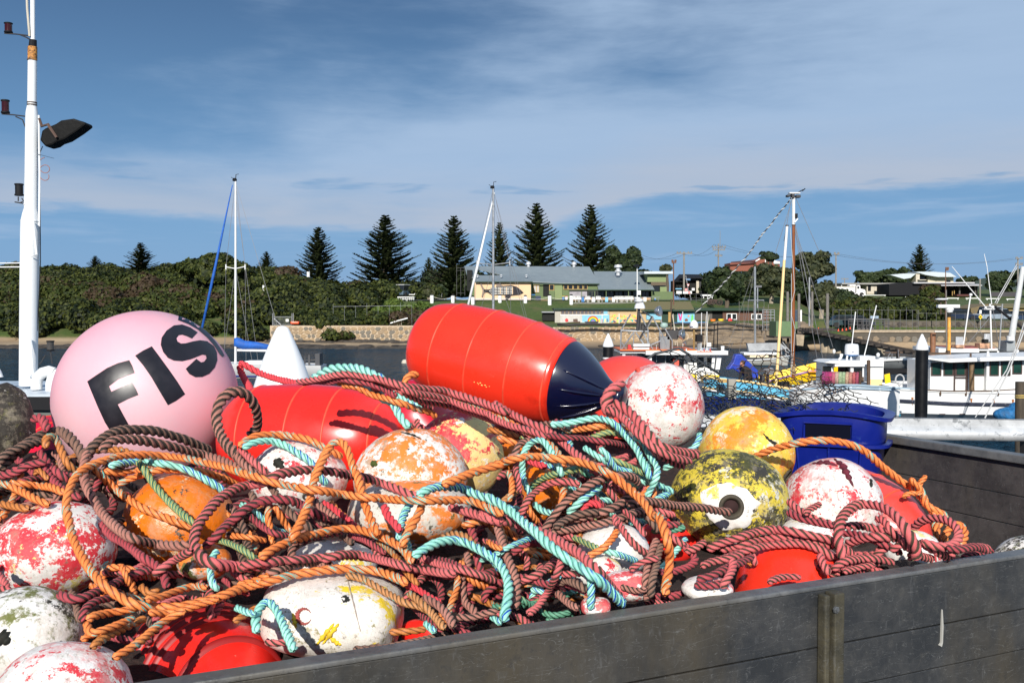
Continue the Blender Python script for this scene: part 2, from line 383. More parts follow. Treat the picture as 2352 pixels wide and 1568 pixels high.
broad_tree('cypress_tree','dark cypress behind the right end of the clubhouse roof',1428,566,700,52,178,L_DARK,16,4,.3)
broad_tree('gum_tree','tall gum tree right of the brown mast with ragged crown',1862,575,650,52,165,L_GUM,14,5,.3,size=.24,dens=7,bark=BARK_PALE)
broad_tree('gum_tree','spreading gum tree behind the cream mast below the brick gable',1770,606,690,62,152,L_GUM,14,6,.2,size=.24,dens=7,bark=BARK_PALE)
broad_tree('bushy_tree','dark bushy tree between the dark house and the rope stay',1668,612,705,48,148,L_DARK,12,7,.6)
broad_tree('bushy_tree','small rounded tree left of the brick gable building',1766,577,605,24,200,L_DARK,6,8,.6)
broad_tree('bushy_tree','small ragged tree beside the brown telegraph pole above the green wing',1531,603,640,16,205,L_GUM,5,9,.5)
broad_tree('gum_tree','leafy gum at the left edge of the lawn under the power pole',1885,640,720,40,140,L_GUM,10,10,.5,size=.22,bark=BARK_PALE)
broad_tree('hedge_tree','rounded dark tree behind the white truck',1990,622,665,45,275,L_DARK,8,21,.7,size=.4,dens=4)
broad_tree('hedge_tree','wide dark tree behind the long cream house',2045,615,665,42,282,L_DARK,8,22,.6,size=.4,dens=4)
broad_tree('hedge_tree','dark tree left of the tall pole at the right edge',2298,618,680,50,240,L_DARK,10,23,.6,size=.35,dens=5)
broad_tree('hedge_tree','dark tree cut by the right edge of the photo',2372,618,690,40,235,L_DARK,8,24,.4,size=.35,dens=5)
broad_tree('bushy_tree','yellow green tree in front of the black house',2140,650,700,32,180,L_SCRUB,8,25,.8)
broad_tree('bushy_tree','small dark shrub tree behind the flat roof right of the curved roof house',2215,634,665,34,270,L_DARK,7,26,.6,size=.4,dens=4)
broad_tree('bushy_tree','bare brown shrub between the picnic tables and the white bollards',984,655,690,16,148,L_GUM,7,27,.6,trunk=.1,size=.14,dens=14,bark=BARK_PALE)
broad_tree('bushy_tree','dark bush on the lawn left of the clubhouse',1010,652,688,22,160,L_DARK,6,28,.5,trunk=.15)
def norfolk(seed,H=14.0,Wd=3.9,nl=26):
 """unit builder: trunk and whorled branches carrying upturned sprays"""
 rg=np.random.default_rng(seed);C_,Q_,U_=[],[],[];off=0;mb=MB()
 mb.tube([(0,0,-1),(.05,0,H*.5),(0,0,H)],[.34,.2,.03],7)
 for i in range(nl):
  f=i/(nl-1);z=H*(.10+.88*f**.92);L=Wd*(1.02*(1-f)**.74+.03)*rg.uniform(.82,1.12);nb=7 if f<.75 else 5
  ph=rg.uniform(0,6.28)
  for j in range(nb):
   a=ph+2*math.pi*j/nb+rg.uniform(-.2,.2);Lb=L*rg.uniform(.75,1.12)
   m=max(5,int(Lb/.17));s=np.linspace(.12,1,m);d=np.array([math.cos(a),math.sin(a)])
   zz=z+Lb*(-.10*s+.30*s**2.4)+(.12+.25*f)*Lb*s
   base=np.stack([d[0]*Lb*s,d[1]*Lb*s,zz],1)
   mb.tube([base[0]*[.0,.0,1],base[m//2],base[-1]],[.05,.035,.015],3,cap=False)
   for side in(-1,0,1):
    for rep in range(2):
     n=m;sl=(.26+.30*(1-s))*rg.uniform(.7,1.2,n)*(1.15 if side else.9)*(.7+.3*(1-f))
     perp=np.array([-d[1],d[0]])*side
     tip=base+np.stack([(d[0]*.55+perp[0]*.7)*sl,(d[1]*.55+perp[1]*.7)*sl,sl*(.75-.2*rep)],1)+rg.normal(scale=.03,size=(n,3))
     wv=np.array([-d[1],d[0],0.])*.10+np.array([0,0,.03])
     q=np.stack([base-wv*.6,base+wv*.6+[0,0,-.05],tip+wv*.9,tip-wv*.9],1).reshape(-1,3)
     C_.append(q);Q_.append(np.arange(4*n).reshape(-1,4)+off);off+=4*n
     U_.append(np.repeat(np.stack([rg.uniform(0,1,n),np.clip(.2+.6*s+rg.normal(scale=.15,size=n),0,1)],1),4,0))
 return mb,(np.concatenate(C_),np.concatenate(Q_),np.concatenate(U_))
NV=[]
for k in range(3):
 mb,data=norfolk(40+k);r=thing('norfolk_pine','','tree',(0,0,0));mb.build('trunk',BARK,r);leaf_obj('crown',data,L_PINE,r);NV.append(r)
npl=[(221,588,25,178,0,'smallest tall pine at far left just right of the white mast'),(325,558,38,172,1,'norfolk pine left of the domed tree above the scrub'),(613,578,24,182,2,'small norfolk pine just right of the white yacht mast'),(733,523,51,172,0,'norfolk pine directly above the white cone pile'),(886,495,68,168,1,'widest norfolk pine behind the picnic tables'),(985,592,22,190,2,'small grey thin pine between two big norfolk pines'),(1043,497,54,172,2,'tall dark norfolk pine left of the clubhouse roof'),(1147,512,36,186,0,'slim norfolk pine behind the grey yacht mast'),(1232,468,60,180,1,'tallest norfolk pine above the middle of the clubhouse'),(1357,472,56,180,0,'tall norfolk pine above the right part of the clubhouse roof'),(2110,562,29,300,2,'lone norfolk pine behind the curved roof house at right')]
for i,(u,v,hw,Y,k,lab)in enumerate(npl):
 X=(u-1176)/F*Y;z0=HT(X,Y)-.3;h=P(u,v,Y).z-z0;sx=hw/F*Y/2.95
 c=copy_tree(NV[k],loc=(X,Y,z0),rz=.7*i,label=lab);c.scale=(sx,sx,h/14.0);c['group']='norfolk pines along the foreshore'
for r in NV:
 for ch in list(r.children):bpy.data.objects.remove(ch)
 bpy.data.objects.remove(r)
# ---------------------------------------------------------------- stone sea walls, stone by stone
STONES=[M('wall stone %s'%n,c,.9,var=.22,scale=3,bump=.6,bs=8,bd=.04)for n,c in(('tan',(.30,.22,.14)),('buff',(.24,.18,.12)),('grey',(.17,.15,.12)),('ochre',(.34,.24,.14)))]
MORTAR=M('pale mortar',(.46,.36,.25),.95,var=.15,scale=2,bump=.4,bs=10)
DSTONES=[M('dark stone %s'%n,c,.95,var=.3,scale=3,bump=.6,bs=8,bd=.04)for n,c in(('brown',(.085,.070,.055)),('slate',(.12,.10,.08)),('black',(.055,.045,.04)))]
SHARED={}
def stone_mesh(seed,w,h,d,mats):
 k=(seed,id(mats))
 if k in SHARED:return SHARED[k]
 rg=random.Random(seed);n=rg.choice([5,6,6,7]);pts=[]
 for i in range(n):
  a=2*math.pi*(i+rg.uniform(-.25,.25))/n;pts.append((math.cos(a)*w*.5*rg.uniform(.9,1.12),math.sin(a)*h*.5*rg.uniform(.9,1.12)))
 vs=[(x,d,z)for x,z in pts]+[(x,-d*.4,z)for x,z in pts]+[(x*.78,-d,z*.78)for x,z in pts]
 fs=[tuple(range(2*n,3*n))]+[(i,(i+1)%n,(i+1)%n+n,i+n)for i in range(n)]+[(i+n,(i+1)%n+n,(i+1)%n+2*n,i+2*n)for i in range(n)]
 me=bpy.data.meshes.new('stone');me.from_pydata(vs,[],fs);me.materials.append(rg.choice(mats))
 bm=bmesh.new();bm.from_mesh(me);bmesh.ops.recalc_face_normals(bm,faces=bm.faces);bm.to_mesh(me);bm.free();SHARED[k]=me;return me
def stone_wall(label,u0,u1,Y,ztop,zbot,cell,mats,slab=.6,cap=None):
 x0=(u0-1176)/F*Y;x1=(u1-1176)/F*Y;t=thing('stone_wall',label,'wall',((x0+x1)/2,Y,zbot))
 mb=MB();mb.box((x0,Y+.02,zbot-.5),(x1,Y+slab,ztop));mb.build('mortar',MORTAR if mats is STONES else M('dark mortar',(.10,.085,.065),.95),t)
 if cap:mb=MB();mb.box((x0,Y-.12,ztop+.003),(x1,Y+slab+.1,ztop+cap));mb.build('coping',M('coping',(.38,.30,.21),.9,var=.2),t)
 rg=random.Random(int(u0));z=zbot+cell*.4;row=0;k=0
 while z<ztop-cell*.2 and k<298:
  x=x0+cell*(.5 if row%2 else.15)
  while x<x1-cell*.3 and k<298:
   w=cell*rg.uniform(.95,1.7);o=bpy.data.objects.new('stone',stone_mesh(rg.randrange(14),1,1,.05,mats));COL.objects.link(o);o.parent=t
   o.location=(x+w/2-t.location.x,0,z-zbot+rg.uniform(-.05,.05)*cell);o.rotation_euler[1]=rg.uniform(-.35,.35)
   o.scale=(w*.96,1,cell*rg.uniform(.92,1.08));x+=w*.97;k+=1
  z+=cell*.88;row+=1
 return t
stone_wall('long pale crazy paved stone sea wall with light mortar above the sand',620,1010,124.0,2.50,.60,.50,STONES)
stone_wall('weathered stone wall below the painted murals behind the radar boat',1270,1625,124.0,2.30,.55,.52,STONES)
stone_wall('quay wall of big grey stones with cream coping beside the slipway',1960,2420,114.2,1.93,.25,.72,[STONES[2],STONES[1],DSTONES[1]],cap=.28)
stone_wall('dark mossy stone wall in front of the parked cars',2030,2420,126.0,3.05,1.95,.55,DSTONES)
ROCK=M('shore rock',(.055,.045,.036),.85,var=.5,scale=1.2,bump=.8,bs=5,bd=.1)
TANROCK=M('tan rock',(.20,.15,.10),.9,var=.35,scale=1.0,bump=.8,bs=5,bd=.1)
def rocks(name,label,mat,region,n,sz,seed,flat=.35):
 rg=random.Random(seed);mb=MB()
 for i in range(n):
  u,Y=region(rg);X=(u-1176)/F*Y;s=rg.uniform(*sz);q=len(mb.v);mb.ball((0,0,0),(s*rg.uniform(1,2.2),s,s*flat),7,4)
  a=rg.uniform(-.4,.4)
  for j in range(q,len(mb.v)):
   p=mb.v[j];p=p*(1+.45*mnoise.noise(p*2.2/s+Vector((i,0,0))));mb.v[j]=Vector((p.x*math.cos(a)-p.y*math.sin(a)+X,p.x*math.sin(a)+p.y*math.cos(a)+Y,p.z+HT(X,Y)+.02))
 o=mb.build(name,mat);return tag(o,label,'rocks',None,'stuff')
rocks('shore_rocks','dark flat rocks lining the water edge at left',ROCK,lambda r:(r.uniform(-80,1000),r.uniform(117.2,120.5)),240,(.35,.9),5,.22)
rocks('shore_rocks','dark rocks on the sand below the murals',ROCK,lambda r:(r.uniform(1380,1680),r.uniform(117,119.5)),50,(.3,.8),6,.25)
rocks('rock_bank','tumbled tan rocks on the eroded bank by the brick boat shed',TANROCK,lambda r:(r.uniform(1600,1850),r.uniform(119.5,127)),170,(.35,1.0),7,.55)
rocks('rock_bank','mixed rocks on the sand at the foot of the stone sea wall',ROCK,lambda r:(r.uniform(610,960),r.uniform(122.6,123.9)),90,(.2,.5),8,.5)
mb=MB();mb.tube([P(1280+i*28,745+1.5*math.sin(i*1.7)+(0 if i<14 else(i-14)*2.2),122.5)for i in range(20)],.16,6)
solo(mb,'drain_pipe',M('black pipe',(.02,.018,.016),.6),'long black drain pipe running along the foot of the mural bank','pipe',smooth=True)
mb=MB();a=[P(960,693,1)]
x0=(900-1176)/F*146;x1=(1640-1176)/F*146
mb.add([(x0,145.2,5.66),(x1,145.2,5.66),(x1,148.4,5.75),(x0,148.4,5.75)],[(0,1,2,3)]);setting(mb,'footpath',M('asphalt',(.06,.06,.065),.9,var=.2))
GAL=M('galvanised steel',(.55,.56,.57),.42,metal=.25,var=.18,scale=6,stain=(.26,.27,.28),st=.56)
# ================================================================ BUILDINGS AND STREET FURNITURE ACROSS THE WATER
ROOF=M('grey blue metal roof',(.20,.235,.25),.5,var=.06,scale=1);ROOFW=M('pale metal roof',(.50,.55,.58),.5,var=.06)
GRN=M('sage green wall',(.12,.165,.07),.8,var=.1);GRNL=M('light sage panel',(.20,.25,.11),.8,var=.08);CRM=M('cream render',(.72,.50,.30),.85,var=.05,scale=.6,stain=(.62,.48,.36),st=.6)
DKG=M('dark green board',(.012,.04,.022),.7);OLV=M('olive roof',(.17,.14,.055),.8,var=.06);BLKW=M('charcoal cladding',(.008,.008,.010),.7,spec=.25);WHTP=M('white paint',(.78,.78,.76),.6,var=.05)
GLS=M('dark window glass',(.015,.018,.02),.12);TANW=M('tan timber trim',(.45,.28,.09),.7);BRK=M('red brick',(.25,.085,.055),.9,var=.25,scale=6);BRKD=M('brown brick',(.13,.065,.045),.9,var=.25,scale=6)
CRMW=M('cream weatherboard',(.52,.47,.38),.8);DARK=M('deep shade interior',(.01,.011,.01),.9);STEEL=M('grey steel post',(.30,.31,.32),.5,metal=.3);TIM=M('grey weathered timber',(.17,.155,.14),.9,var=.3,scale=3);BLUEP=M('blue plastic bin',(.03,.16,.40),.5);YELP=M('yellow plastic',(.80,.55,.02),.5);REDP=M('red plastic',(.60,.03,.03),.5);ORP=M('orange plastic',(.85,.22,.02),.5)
def part(name,mat,par,*bx,**k):
 for b in bx:mb=MB();mb.rb(*b);o=mb.build(name,mat,par,**k)
 return o
def roofq(mb,tl,tr,br,bl,Yt,Yb,th=.12):
 q=[P(*tl,Yt),P(*tr,Yt),P(*br,Yb),P(*bl,Yb)];mb.prism(q,(0,0,-th));return mb
# --- clubhouse
t=thing('clubhouse','long green clubhouse with grey blue metal roofs and a fish skeleton on its cream wall','building',(P(1250,690,150).x,150,5.6))
part('wall',GRN,t,('b5',850,470,1600,676,149.5,6.5),('b5',205,440,232,660,148.9,7))
part('wall',GRNL,t,('b5',1115,490,1200,660,149.2,.28))
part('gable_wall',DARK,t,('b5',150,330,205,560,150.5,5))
for q,Y in(((120,285,1500,293,1612,482,875,458),(156.5,149.0)),((120,285,300,286,230,395,170,455),(156.4,150.5))):
 mb=MB();roofq(mb,R('b5',*q[0:2]),R('b5',*q[2:4]),R('b5',*q[4:6]),R('b5',*q[6:8]),*Y);mb.build('roof',ROOF,t)
mb=MB();roofq(mb,R('b5',215,388),R('b5',850,388),R('b5',876,456),R('b5',242,458),150.8,146.3,.1);mb.build('roof',ROOF,t)
mb=MB();roofq(mb,R('b5',1545,345),R('b5',2115,348),R('b5',2218,546),R('b5',1600,545),156.4,147.4,.12);mb.build('roof',ROOF,t)
part('eave_strip',M('dark eave strip',(.03,.06,.04),.7),t,('b5',240,456,876,464,146.25,.06),('b5',876,478,1612,488,148.95,.06),('b5',1270,545,2220,555,147.3,.08))  # dark strips under the eaves; over the cream wall it paints their shadow
part('cream_wall',CRM,t,('b5',235,464,857,672,146.9,4.2));part('plinth',M('pale plinth',(.62,.52,.45),.9),t,('b5',236,640,856,675,146.84,.055))
part('end_fascia',DKG,t,('b5',855,470,862,672,146.7,.15))
for x,y,w in((828,283,12),(1330,285,12)):
 mb=MB();a=PR('b5',x,y+14,156.2);mb.lathe(a,(0,0,1),[(0,.22),(.35,.22),(.36,.4),(.7,.36),(.85,.1)],12);mb.build('roof_vent',GAL,t,smooth='auto')
for x in(266,527,805):
 mb=MB();a=PR('b5',x,412,148.4);mb.lathe(a,(0,0,1),[(0,.12),(.25,.12),(.26,.26),(.42,.1)],10);mb.build('roof_vent',GAL,t,smooth='auto')
mb=MB();a=PR('b5',1816,392,153.2);mb.lathe(a,(0,0,1),[(0,.3),(.55,.3),(.56,.55),(.8,.42),(.82,.3),(1.2,.3),(1.22,.62),(1.6,.5)],14);mb.build('roof_vent',GAL,t,smooth='auto')
def window(par,k,x0,y0,x1,y1,Y,fm_=TANW,gl=GLS,mull=1):
 w=part('window',fm_,par,(k,x0,y0,x1,y1,Y,.12));o=MB();ww=(x1-x0)/mull;e=min(ww,y1-y0)*.12
 for i in range(mull):o.rb(k,x0+i*ww+e,y0+e,x0+(i+1)*ww-e,y1-e,Y-.012,.03)
 o.build('pane',gl,w);return w
window(t,'b5',885,490,948,578,149.38,TANW,M('curtained pane',(.45,.42,.36),.6),2)
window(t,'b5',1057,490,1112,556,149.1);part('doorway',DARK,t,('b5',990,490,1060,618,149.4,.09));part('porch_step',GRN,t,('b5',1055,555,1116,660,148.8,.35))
for x0,x1 in((1215,1262),(1265,1318),(1322,1372),(1380,1428),(1436,1480)):window(t,'b5',x0,488,x1,545,149.36)
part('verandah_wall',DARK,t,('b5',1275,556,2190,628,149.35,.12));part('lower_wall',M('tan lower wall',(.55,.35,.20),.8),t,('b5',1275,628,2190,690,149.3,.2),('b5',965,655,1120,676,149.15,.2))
part('verandah_mural',M('grey mural panel',(.33,.31,.33),.8,var=.3,scale=1.5),t,('b5',1280,568,1475,620,149.25,.08))
for x in(1276,1416,1558,1685,1932,2065,2190):part('verandah_post',GRN,t,('b5',x-4,555,x+4,690,147.5,.14))
for i in range(7):window(t,'b5',1490+i*98,566,1490+i*98+80,624,149.28,M('dark frame',(.03,.04,.03),.6),GLS,2)
part('flat_roof',ROOFW,t,('b5',2105,345,2420,372,148.5,8));part('upper_wall',GRNL,t,('b5',2140,372,2345,462,149.4,6));part('balcony_screen',M('brown screen',(.12,.09,.06),.9),t,('b5',2180,462,2345,500,149.2,.1))
part('dark_window',GLS,t,('b5',2200,502,2330,566,149.45,.2));part('green_wall',GRN,t,('b5',2185,568,2425,680,148.6,2));part('wall',GRNL,t,('b5',2280,515,2352,570,148.9,1.2))
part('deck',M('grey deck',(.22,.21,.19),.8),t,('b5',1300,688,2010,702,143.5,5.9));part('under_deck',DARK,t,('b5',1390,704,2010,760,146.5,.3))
for x in(1424,1594,1770,1930):part('deck_post',STEEL,t,('b5',x-4,702,x+4,762,143.7,.14))
fish=thing('fish_relief','black and white fish skeleton figure mounted on the cream clubhouse wall','wall relief',PR('b5',530,600,146.8))
def poly(par,name,mat,k,pts,Y,d):mb=MB();mb.prism([PR(k,x,y,Y)for x,y in pts],(0,d,0));return mb.build(name,mat,par)
FB=M('black relief',(.02,.016,.02),.8);FWm=M('white slats',(.78,.76,.70),.8)
poly(fish,'body',FB,'b5',[(340,545),(390,545),(450,525),(540,505),(640,498),(700,515),(745,550),(773,578),(730,600),(650,608),(560,602),(470,603),(400,590),(380,575),(340,572)],146.72,.12)
poly(fish,'tail',M('grey brown fin',(.22,.17,.14),.85),'b5',[(288,470),(310,480),(335,530),(350,545),(350,572),(335,590),(325,628),(310,622),(320,580),(322,550),(305,510)],146.72,.1)
poly(fish,'fin',M('grey brown fin',(.22,.17,.14),.85),'b5',[(470,515),(480,475),(500,470),(520,490),(560,510)],146.73,.1)
poly(fish,'fin',FB,'b5',[(575,604),(640,606),(625,630),(600,650),(620,668),(570,672),(580,640),(570,620)],146.73,.1)
for i in range(5):
 y=524+i*17;poly(fish,'slat',FWm,'b5',[(395+abs(i-2)*10,y),(655,y-7),(655,y-1),(395+abs(i-2)*10,y+6)],146.66,.05)
for i in range(8):
 x=412+i*34;poly(fish,'rib',CRM if i%2 else FB,'b5',[(x,522),(x+7,522),(x+7,598),(x,598)],146.64,.02)
r=thing('railing','steel railing along the front of the clubhouse deck','railing',PR('b5',1650,690,143.4))
mb=MB();mb.tube([PR('b5',1275,628,143.4),PR('b5',2280,630,143.4)],.035,6);mb.build('top_rail',STEEL,r)
for i in range(12):
 x=1290+i*88;mb=MB();mb.tube([PR('b5',x,690,143.4),PR('b5',x,628,143.4)],.03,5);mb.build('baluster',STEEL,r)
CHW=M('white plastic chair',(.80,.79,.74),.5)
def chair(loc):
 c=thing('deck_chair','','chair',loc,'white chairs on the clubhouse deck');x,y,z=loc;mb=MB();mb.box((x-.25,y-.25,z+.42),(x+.25,y+.25,z+.47));mb.build('seat',CHW,c)
 mb=MB();mb.box((x-.25,y+.2,z+.47),(x+.25,y+.25,z+.88));mb.build('backrest',CHW,c)
 for sx in(-.22,.22):
  for sy in(-.22,.2):mb=MB();mb.box((x+sx-.025,y+sy-.025,z),(x+sx+.025,y+sy+.025,z+.42));mb.build('leg',CHW,c)
 return c
c0=None
for i,x in enumerate([1330,1370,1395,1470,1500,1585,1615,1790,1815,1840,1870,1900,1925,1950,1975]):
 p=PR('b5',x,688,144.6)
 lab='white plastic chair in the row on the clubhouse deck behind the steel railing'
 if c0 is None:c0=chair(p);c0['label']=lab
 else:copy_tree(c0,loc=p,rz=(.4*(-1)**i),label=lab)
for x,m_,lab in((1300,WHTP,'white sign panel at the left end of the clubhouse deck railing'),(1428,BLUEP,'blue striped banner left on the clubhouse deck railing'),(1545,WHTP,'white banner on the clubhouse deck railing left of the blue board'),(1690,M('pale blue banner',(.20,.48,.70),.6),'pale blue board hanging on the clubhouse deck railing'),(1765,WHTP,'white screen on the deck railing right of the pale blue board'),(2113,WHTP,'small white notice at the right end of the deck railing')):
 mb=MB();mb.rb('b5',x-16,630,x+16,682,143.3,.04);solo(mb,'banner',m_,lab,'banner')
def wheelie(k,x,y0,y1,Y,body,lid,lab):
 p=PR(k,x,y1,Y);h=PR(k,x,y0,Y).z-p.z;t_=thing('wheelie_bin',lab,'bin',p);mb=MB();w=h*.27;mb.prism([p+Vector((-w*.8,0,0)),p+Vector((w*.8,0,0)),p+Vector((w,0,h*.88)),p+Vector((-w,0,h*.88))],(0,.6,0));mb.build('bin_body',body,t_)
 mb=MB();mb.box((p.x-w*1.1,p.y-.05,p.z+h*.885),(p.x+w*1.1,p.y+.65,p.z+h));mb.build('lid',lid,t_)
wheelie('b5',1213,618,665,148,BLUEP,YELP,'blue wheelie bin with a yellow lid by the clubhouse steps');wheelie('b5',1247,618,667,148,WHTP,REDP,'white wheelie bin with a red lid by the clubhouse steps')
wheelie('b5',882,598,668,146,DKG,BLUEP,'dark skip bin with blue lid right of the cream fish wall');wheelie('b5',2225,640,676,146,BLUEP,WHTP,'pale blue drum at the right end of the clubhouse')
mb=MB();mb.rb('b5',905,615,965,668,146.5,1.2);solo(mb,'crate_stack',M('navy crates',(.02,.03,.07),.6,var=.4,scale=8),'stack of dark blue crates right of the cream fish wall','crates')
BOL=[(R('b4',1097,1103),144),(R('b4',1302,1108),144),(R('b4',1498,1120),143),(R('b4',1763,1105),144),(R('b4',2013,1113),144),(R('b5',1062,658),143),(R('b5',1300,655),143.2)]
names=['leftmost','second from the left','third from the left','fourth from the left','fifth from the left','sixth from the left','rightmost']
for i,((u,v),Y)in enumerate(BOL):
 p=P(u,v,Y);t_=thing('bollard','white bollard with dark cap in front of the clubhouse, %s'%names[i],'bollard',(p.x,p.y,p.z-.75),'white bollards along the path');mb=MB();mb.lathe((p.x,p.y,p.z-.75),(0,0,1),[(0,.26),(1.3,.26)],12);mb.build('post',WHTP,t_,smooth='auto')
 mb=MB();mb.lathe((p.x,p.y,p.z+.55),(0,0,1),[(0,.20),(.10,.24),(.2,.1)],12);mb.build('cap',BLKW,t_)
for i in range(6):
 a=P(*BOL[i][0],BOL[i][1]);b=P(*BOL[i+1][0],BOL[i+1][1]);mb=MB();mb.tube([a.lerp(b,k/8)+Vector((0,0,.45-1.1*(k/8)*(1-k/8)*1.3))for k in range(9)],.03,4)
 solo(mb,'chain',M('pale chain',(.5,.48,.42),.7),'chain sagging between the %s and next white bollard'%names[i],'chain','chains between the white bollards')
for x0,x1,lab in((758,845,'left white picnic table on the grass bank edge'),(845,926,'right white picnic table on the grass bank edge')):
 t_=thing('picnic_table',lab,'picnic table',PR('b4',(x0+x1)/2,1122,145));part('tabletop',WHTP,t_,('b4',x0,1078,x1-2,1086,145,1.6));part('bench',WHTP,t_,('b4',x0+3,1098,x1-4,1103,144.6,.35))
 for q in(x0+4,x0+30,x1-34,x1-10):part('leg',WHTP,t_,('b4',q,1086,q+6,1122,145.2,.2))
for i,(x0,x1)in enumerate(((872,950),(1055,1125),(1165,1182))):
 t_=thing('log_barrier','white rail barrier behind the picnic tables, %s'%('left','middle','right')[i],'barrier',PR('b4',(x0+x1)/2,1075,152));part('rail',WHTP,t_,('b4',x0,1053,x1,1060,152,.2));part('post',WHTP,t_,('b4',(x0+x1)/2+15,1046,(x0+x1)/2+23,1076,152.1,.2))
def car(lab,u,v,Y,col,L=4.4,rz=0.0,h=1.45,cabin=(-.25,.30),roofc=None):
 p=P(u,v,Y);t_=thing('parked_car',lab,'car',p);Mx=Matrix.Translation(p)@Matrix.Rotation(rz,4,'Z');cm=M('car paint %s'%lab[:12],col,.3,metal=.2,coat=.6);L2=L/2
 mb=MB(Mx);prof=[(-L2,.28),(-L2*1.0,.62),(-L2*.95,.86),(L2*.42,.92),(L2*.93,.78),(L2,.58),(L2,.28)];mb.prism([(x,-.86,z)for x,z in prof],(0,1.72,0));mb.build('body',cm,t_,bevel=.05)
 mb=MB(Mx);a,b=cabin;pr=[(L*(a-.13),.86),(L*(a-.05),h-.04),(L*(b-.10),h-.04),(L*(b+.05),.90)];mb.prism([(x,-.76,z)for x,z in pr],(0,1.52,0));mb.build('windows',GLS,t_,bevel=.03)
 mb=MB(Mx);mb.box((L*(a-.045),-.73,h-.045),(L*(b-.105),.73,h+.02));mb.build('roof',roofc or cm,t_,bevel=.02)
 for s in(-1,1):
  for x in(-L*.31,L*.31):mb=MB(Mx);mb.lathe((x,s*.88-.1,.33),(0,1,0),[(0,.33),(.2,.33)],14);w=mb.build('wheel',M('tyre',(.02,.02,.02),.85),t_)
 return t_
car('blue grey off road car with white roof behind the left picnic table',*R('b4',825,1080),153,(.10,.15,.20),4.0,1.2,1.8,(-.3,.3),WHTP)
car('pale silver station wagon at the left of the parked row at right',*R('b8',855,672),134,(.35,.40,.46),4.6,.1);car('silver blue sedan in the middle of the parked row at right',*R('b8',945,676),133,(.30,.38,.48),4.6,.05)
car('white topped ute behind the silver sedan in the parked row',*R('b8',1040,672),138,(.6,.6,.6),4.8,.05,1.7);car('dark navy hatchback at the right end of the parked row',*R('b8',1110,680),132.5,(.02,.03,.06),4.4,.1)
car('white four wheel drive beside the yellow diamond sign',*R('b8',1395,672),136,(.7,.7,.7),4.8,.05,1.8);car('silver ute in front of the white four wheel drive',*R('b8',1430,680),133,(.32,.38,.44),4.9,.08,1.6)
car('dark blue car at the far right edge of the parked cars',*R('b8',1620,690),134,(.03,.05,.10),4.5,.1);car('dark green car parked in the boat yard behind the fence',*R('b10',640,1190),122,(.04,.07,.08),4.6,.0)
car('dark car right of the green one behind the boat yard fence',*R('b10',790,1195),123,(.03,.04,.06),4.6,.1)
# --- boat sheds with murals
SK=M('mural sky blue',(.22,.48,.62),.8);SHW=M('shed grey render',(.42,.39,.33),.85,var=.1)
t=thing('mural_shed','low boat shed painted with a rainbow and a coloured triangle mural','building',PR('b5',1580,940,131))
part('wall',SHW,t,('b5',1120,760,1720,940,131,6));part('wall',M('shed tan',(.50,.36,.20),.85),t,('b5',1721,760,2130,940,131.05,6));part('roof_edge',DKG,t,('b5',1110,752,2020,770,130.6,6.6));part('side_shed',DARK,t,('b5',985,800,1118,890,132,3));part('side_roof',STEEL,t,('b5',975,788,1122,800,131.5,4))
part('grey_mural',M('mural pale grey',(.52,.50,.46),.8),t,('b5',1180,826,1420,925,130.95,.045));part('blue_mural',SK,t,('b5',1421,822,1720,905,130.95,.045));part('blue_band',SK,t,('b5',1655,770,1700,822,130.95,.045));part('white_band',WHTP,t,('b5',1180,818,1700,826,130.93,.06));part('cream_band',M('mural cream',(.66,.60,.48),.8),t,('b5',1421,905,1720,940,130.95,.045))
for i in range(11):window(t,'b5',1188+i*43,772,1188+i*43+38,817,130.9,M('shed window frame',(.20,.12,.06),.7),M('shed pane',(.12,.11,.12),.3))
for i,c in enumerate(((.55,.03,.02),(.75,.28,.02),(.80,.60,.03),(.06,.30,.10),(.05,.22,.50),(.35,.10,.40))):
 r0=62-i*9;pts=[(1540+r0*math.cos(a),897-r0*math.sin(a))for a in np.linspace(0,math.pi,13)]+[(1540+(r0-9)*math.cos(a),897-(r0-9)*math.sin(a))for a in np.linspace(math.pi,0,13)]
 poly(t,'rainbow_band',M('rainbow %d'%i,c,.8),'b5',pts,130.92,.03)
poly(t,'painted_boat',M('mural dark boat',(.06,.06,.07),.8),'b5',[(1445,898),(1605,892),(1590,915),(1470,922)],130.9,.04);poly(t,'painted_boat',M('mural brown boat',(.12,.07,.05),.8),'b5',[(1255,905),(1400,895),(1395,920),(1270,925)],130.9,.04);poly(t,'painted_house',M('mural brown boat',(.12,.07,.05),.8),'b5',[(1320,870),(1370,868),(1372,895),(1322,897)],130.9,.04);poly(t,'painted_ball',REDP,'b5',[(1230,880),(1245,862),(1265,870),(1268,895),(1240,905)],130.9,.04)
for x,c in((1602,(.7,.6,.05)),(1632,(.5,.1,.3)),(1665,(.75,.7,.3)),(1690,(.1,.2,.3))):poly(t,'painted_figure',M('mural figure %d'%x,c,.8),'b5',[(x,868),(x+18,866),(x+20,902),(x-2,903)],130.91,.035)
part('triangle_mural_ground',M('mural peach',(.72,.42,.22),.8),t,('b5',1724,815,2028,940,130.95,.045))
rg=random.Random(4);TC=[(.72,.07,.35),(.85,.35,.10),(.05,.40,.35),(.35,.62,.06),(.30,.12,.50),(.02,.05,.15),(.80,.45,.25),(.45,.65,.15),(.75,.25,.50)]
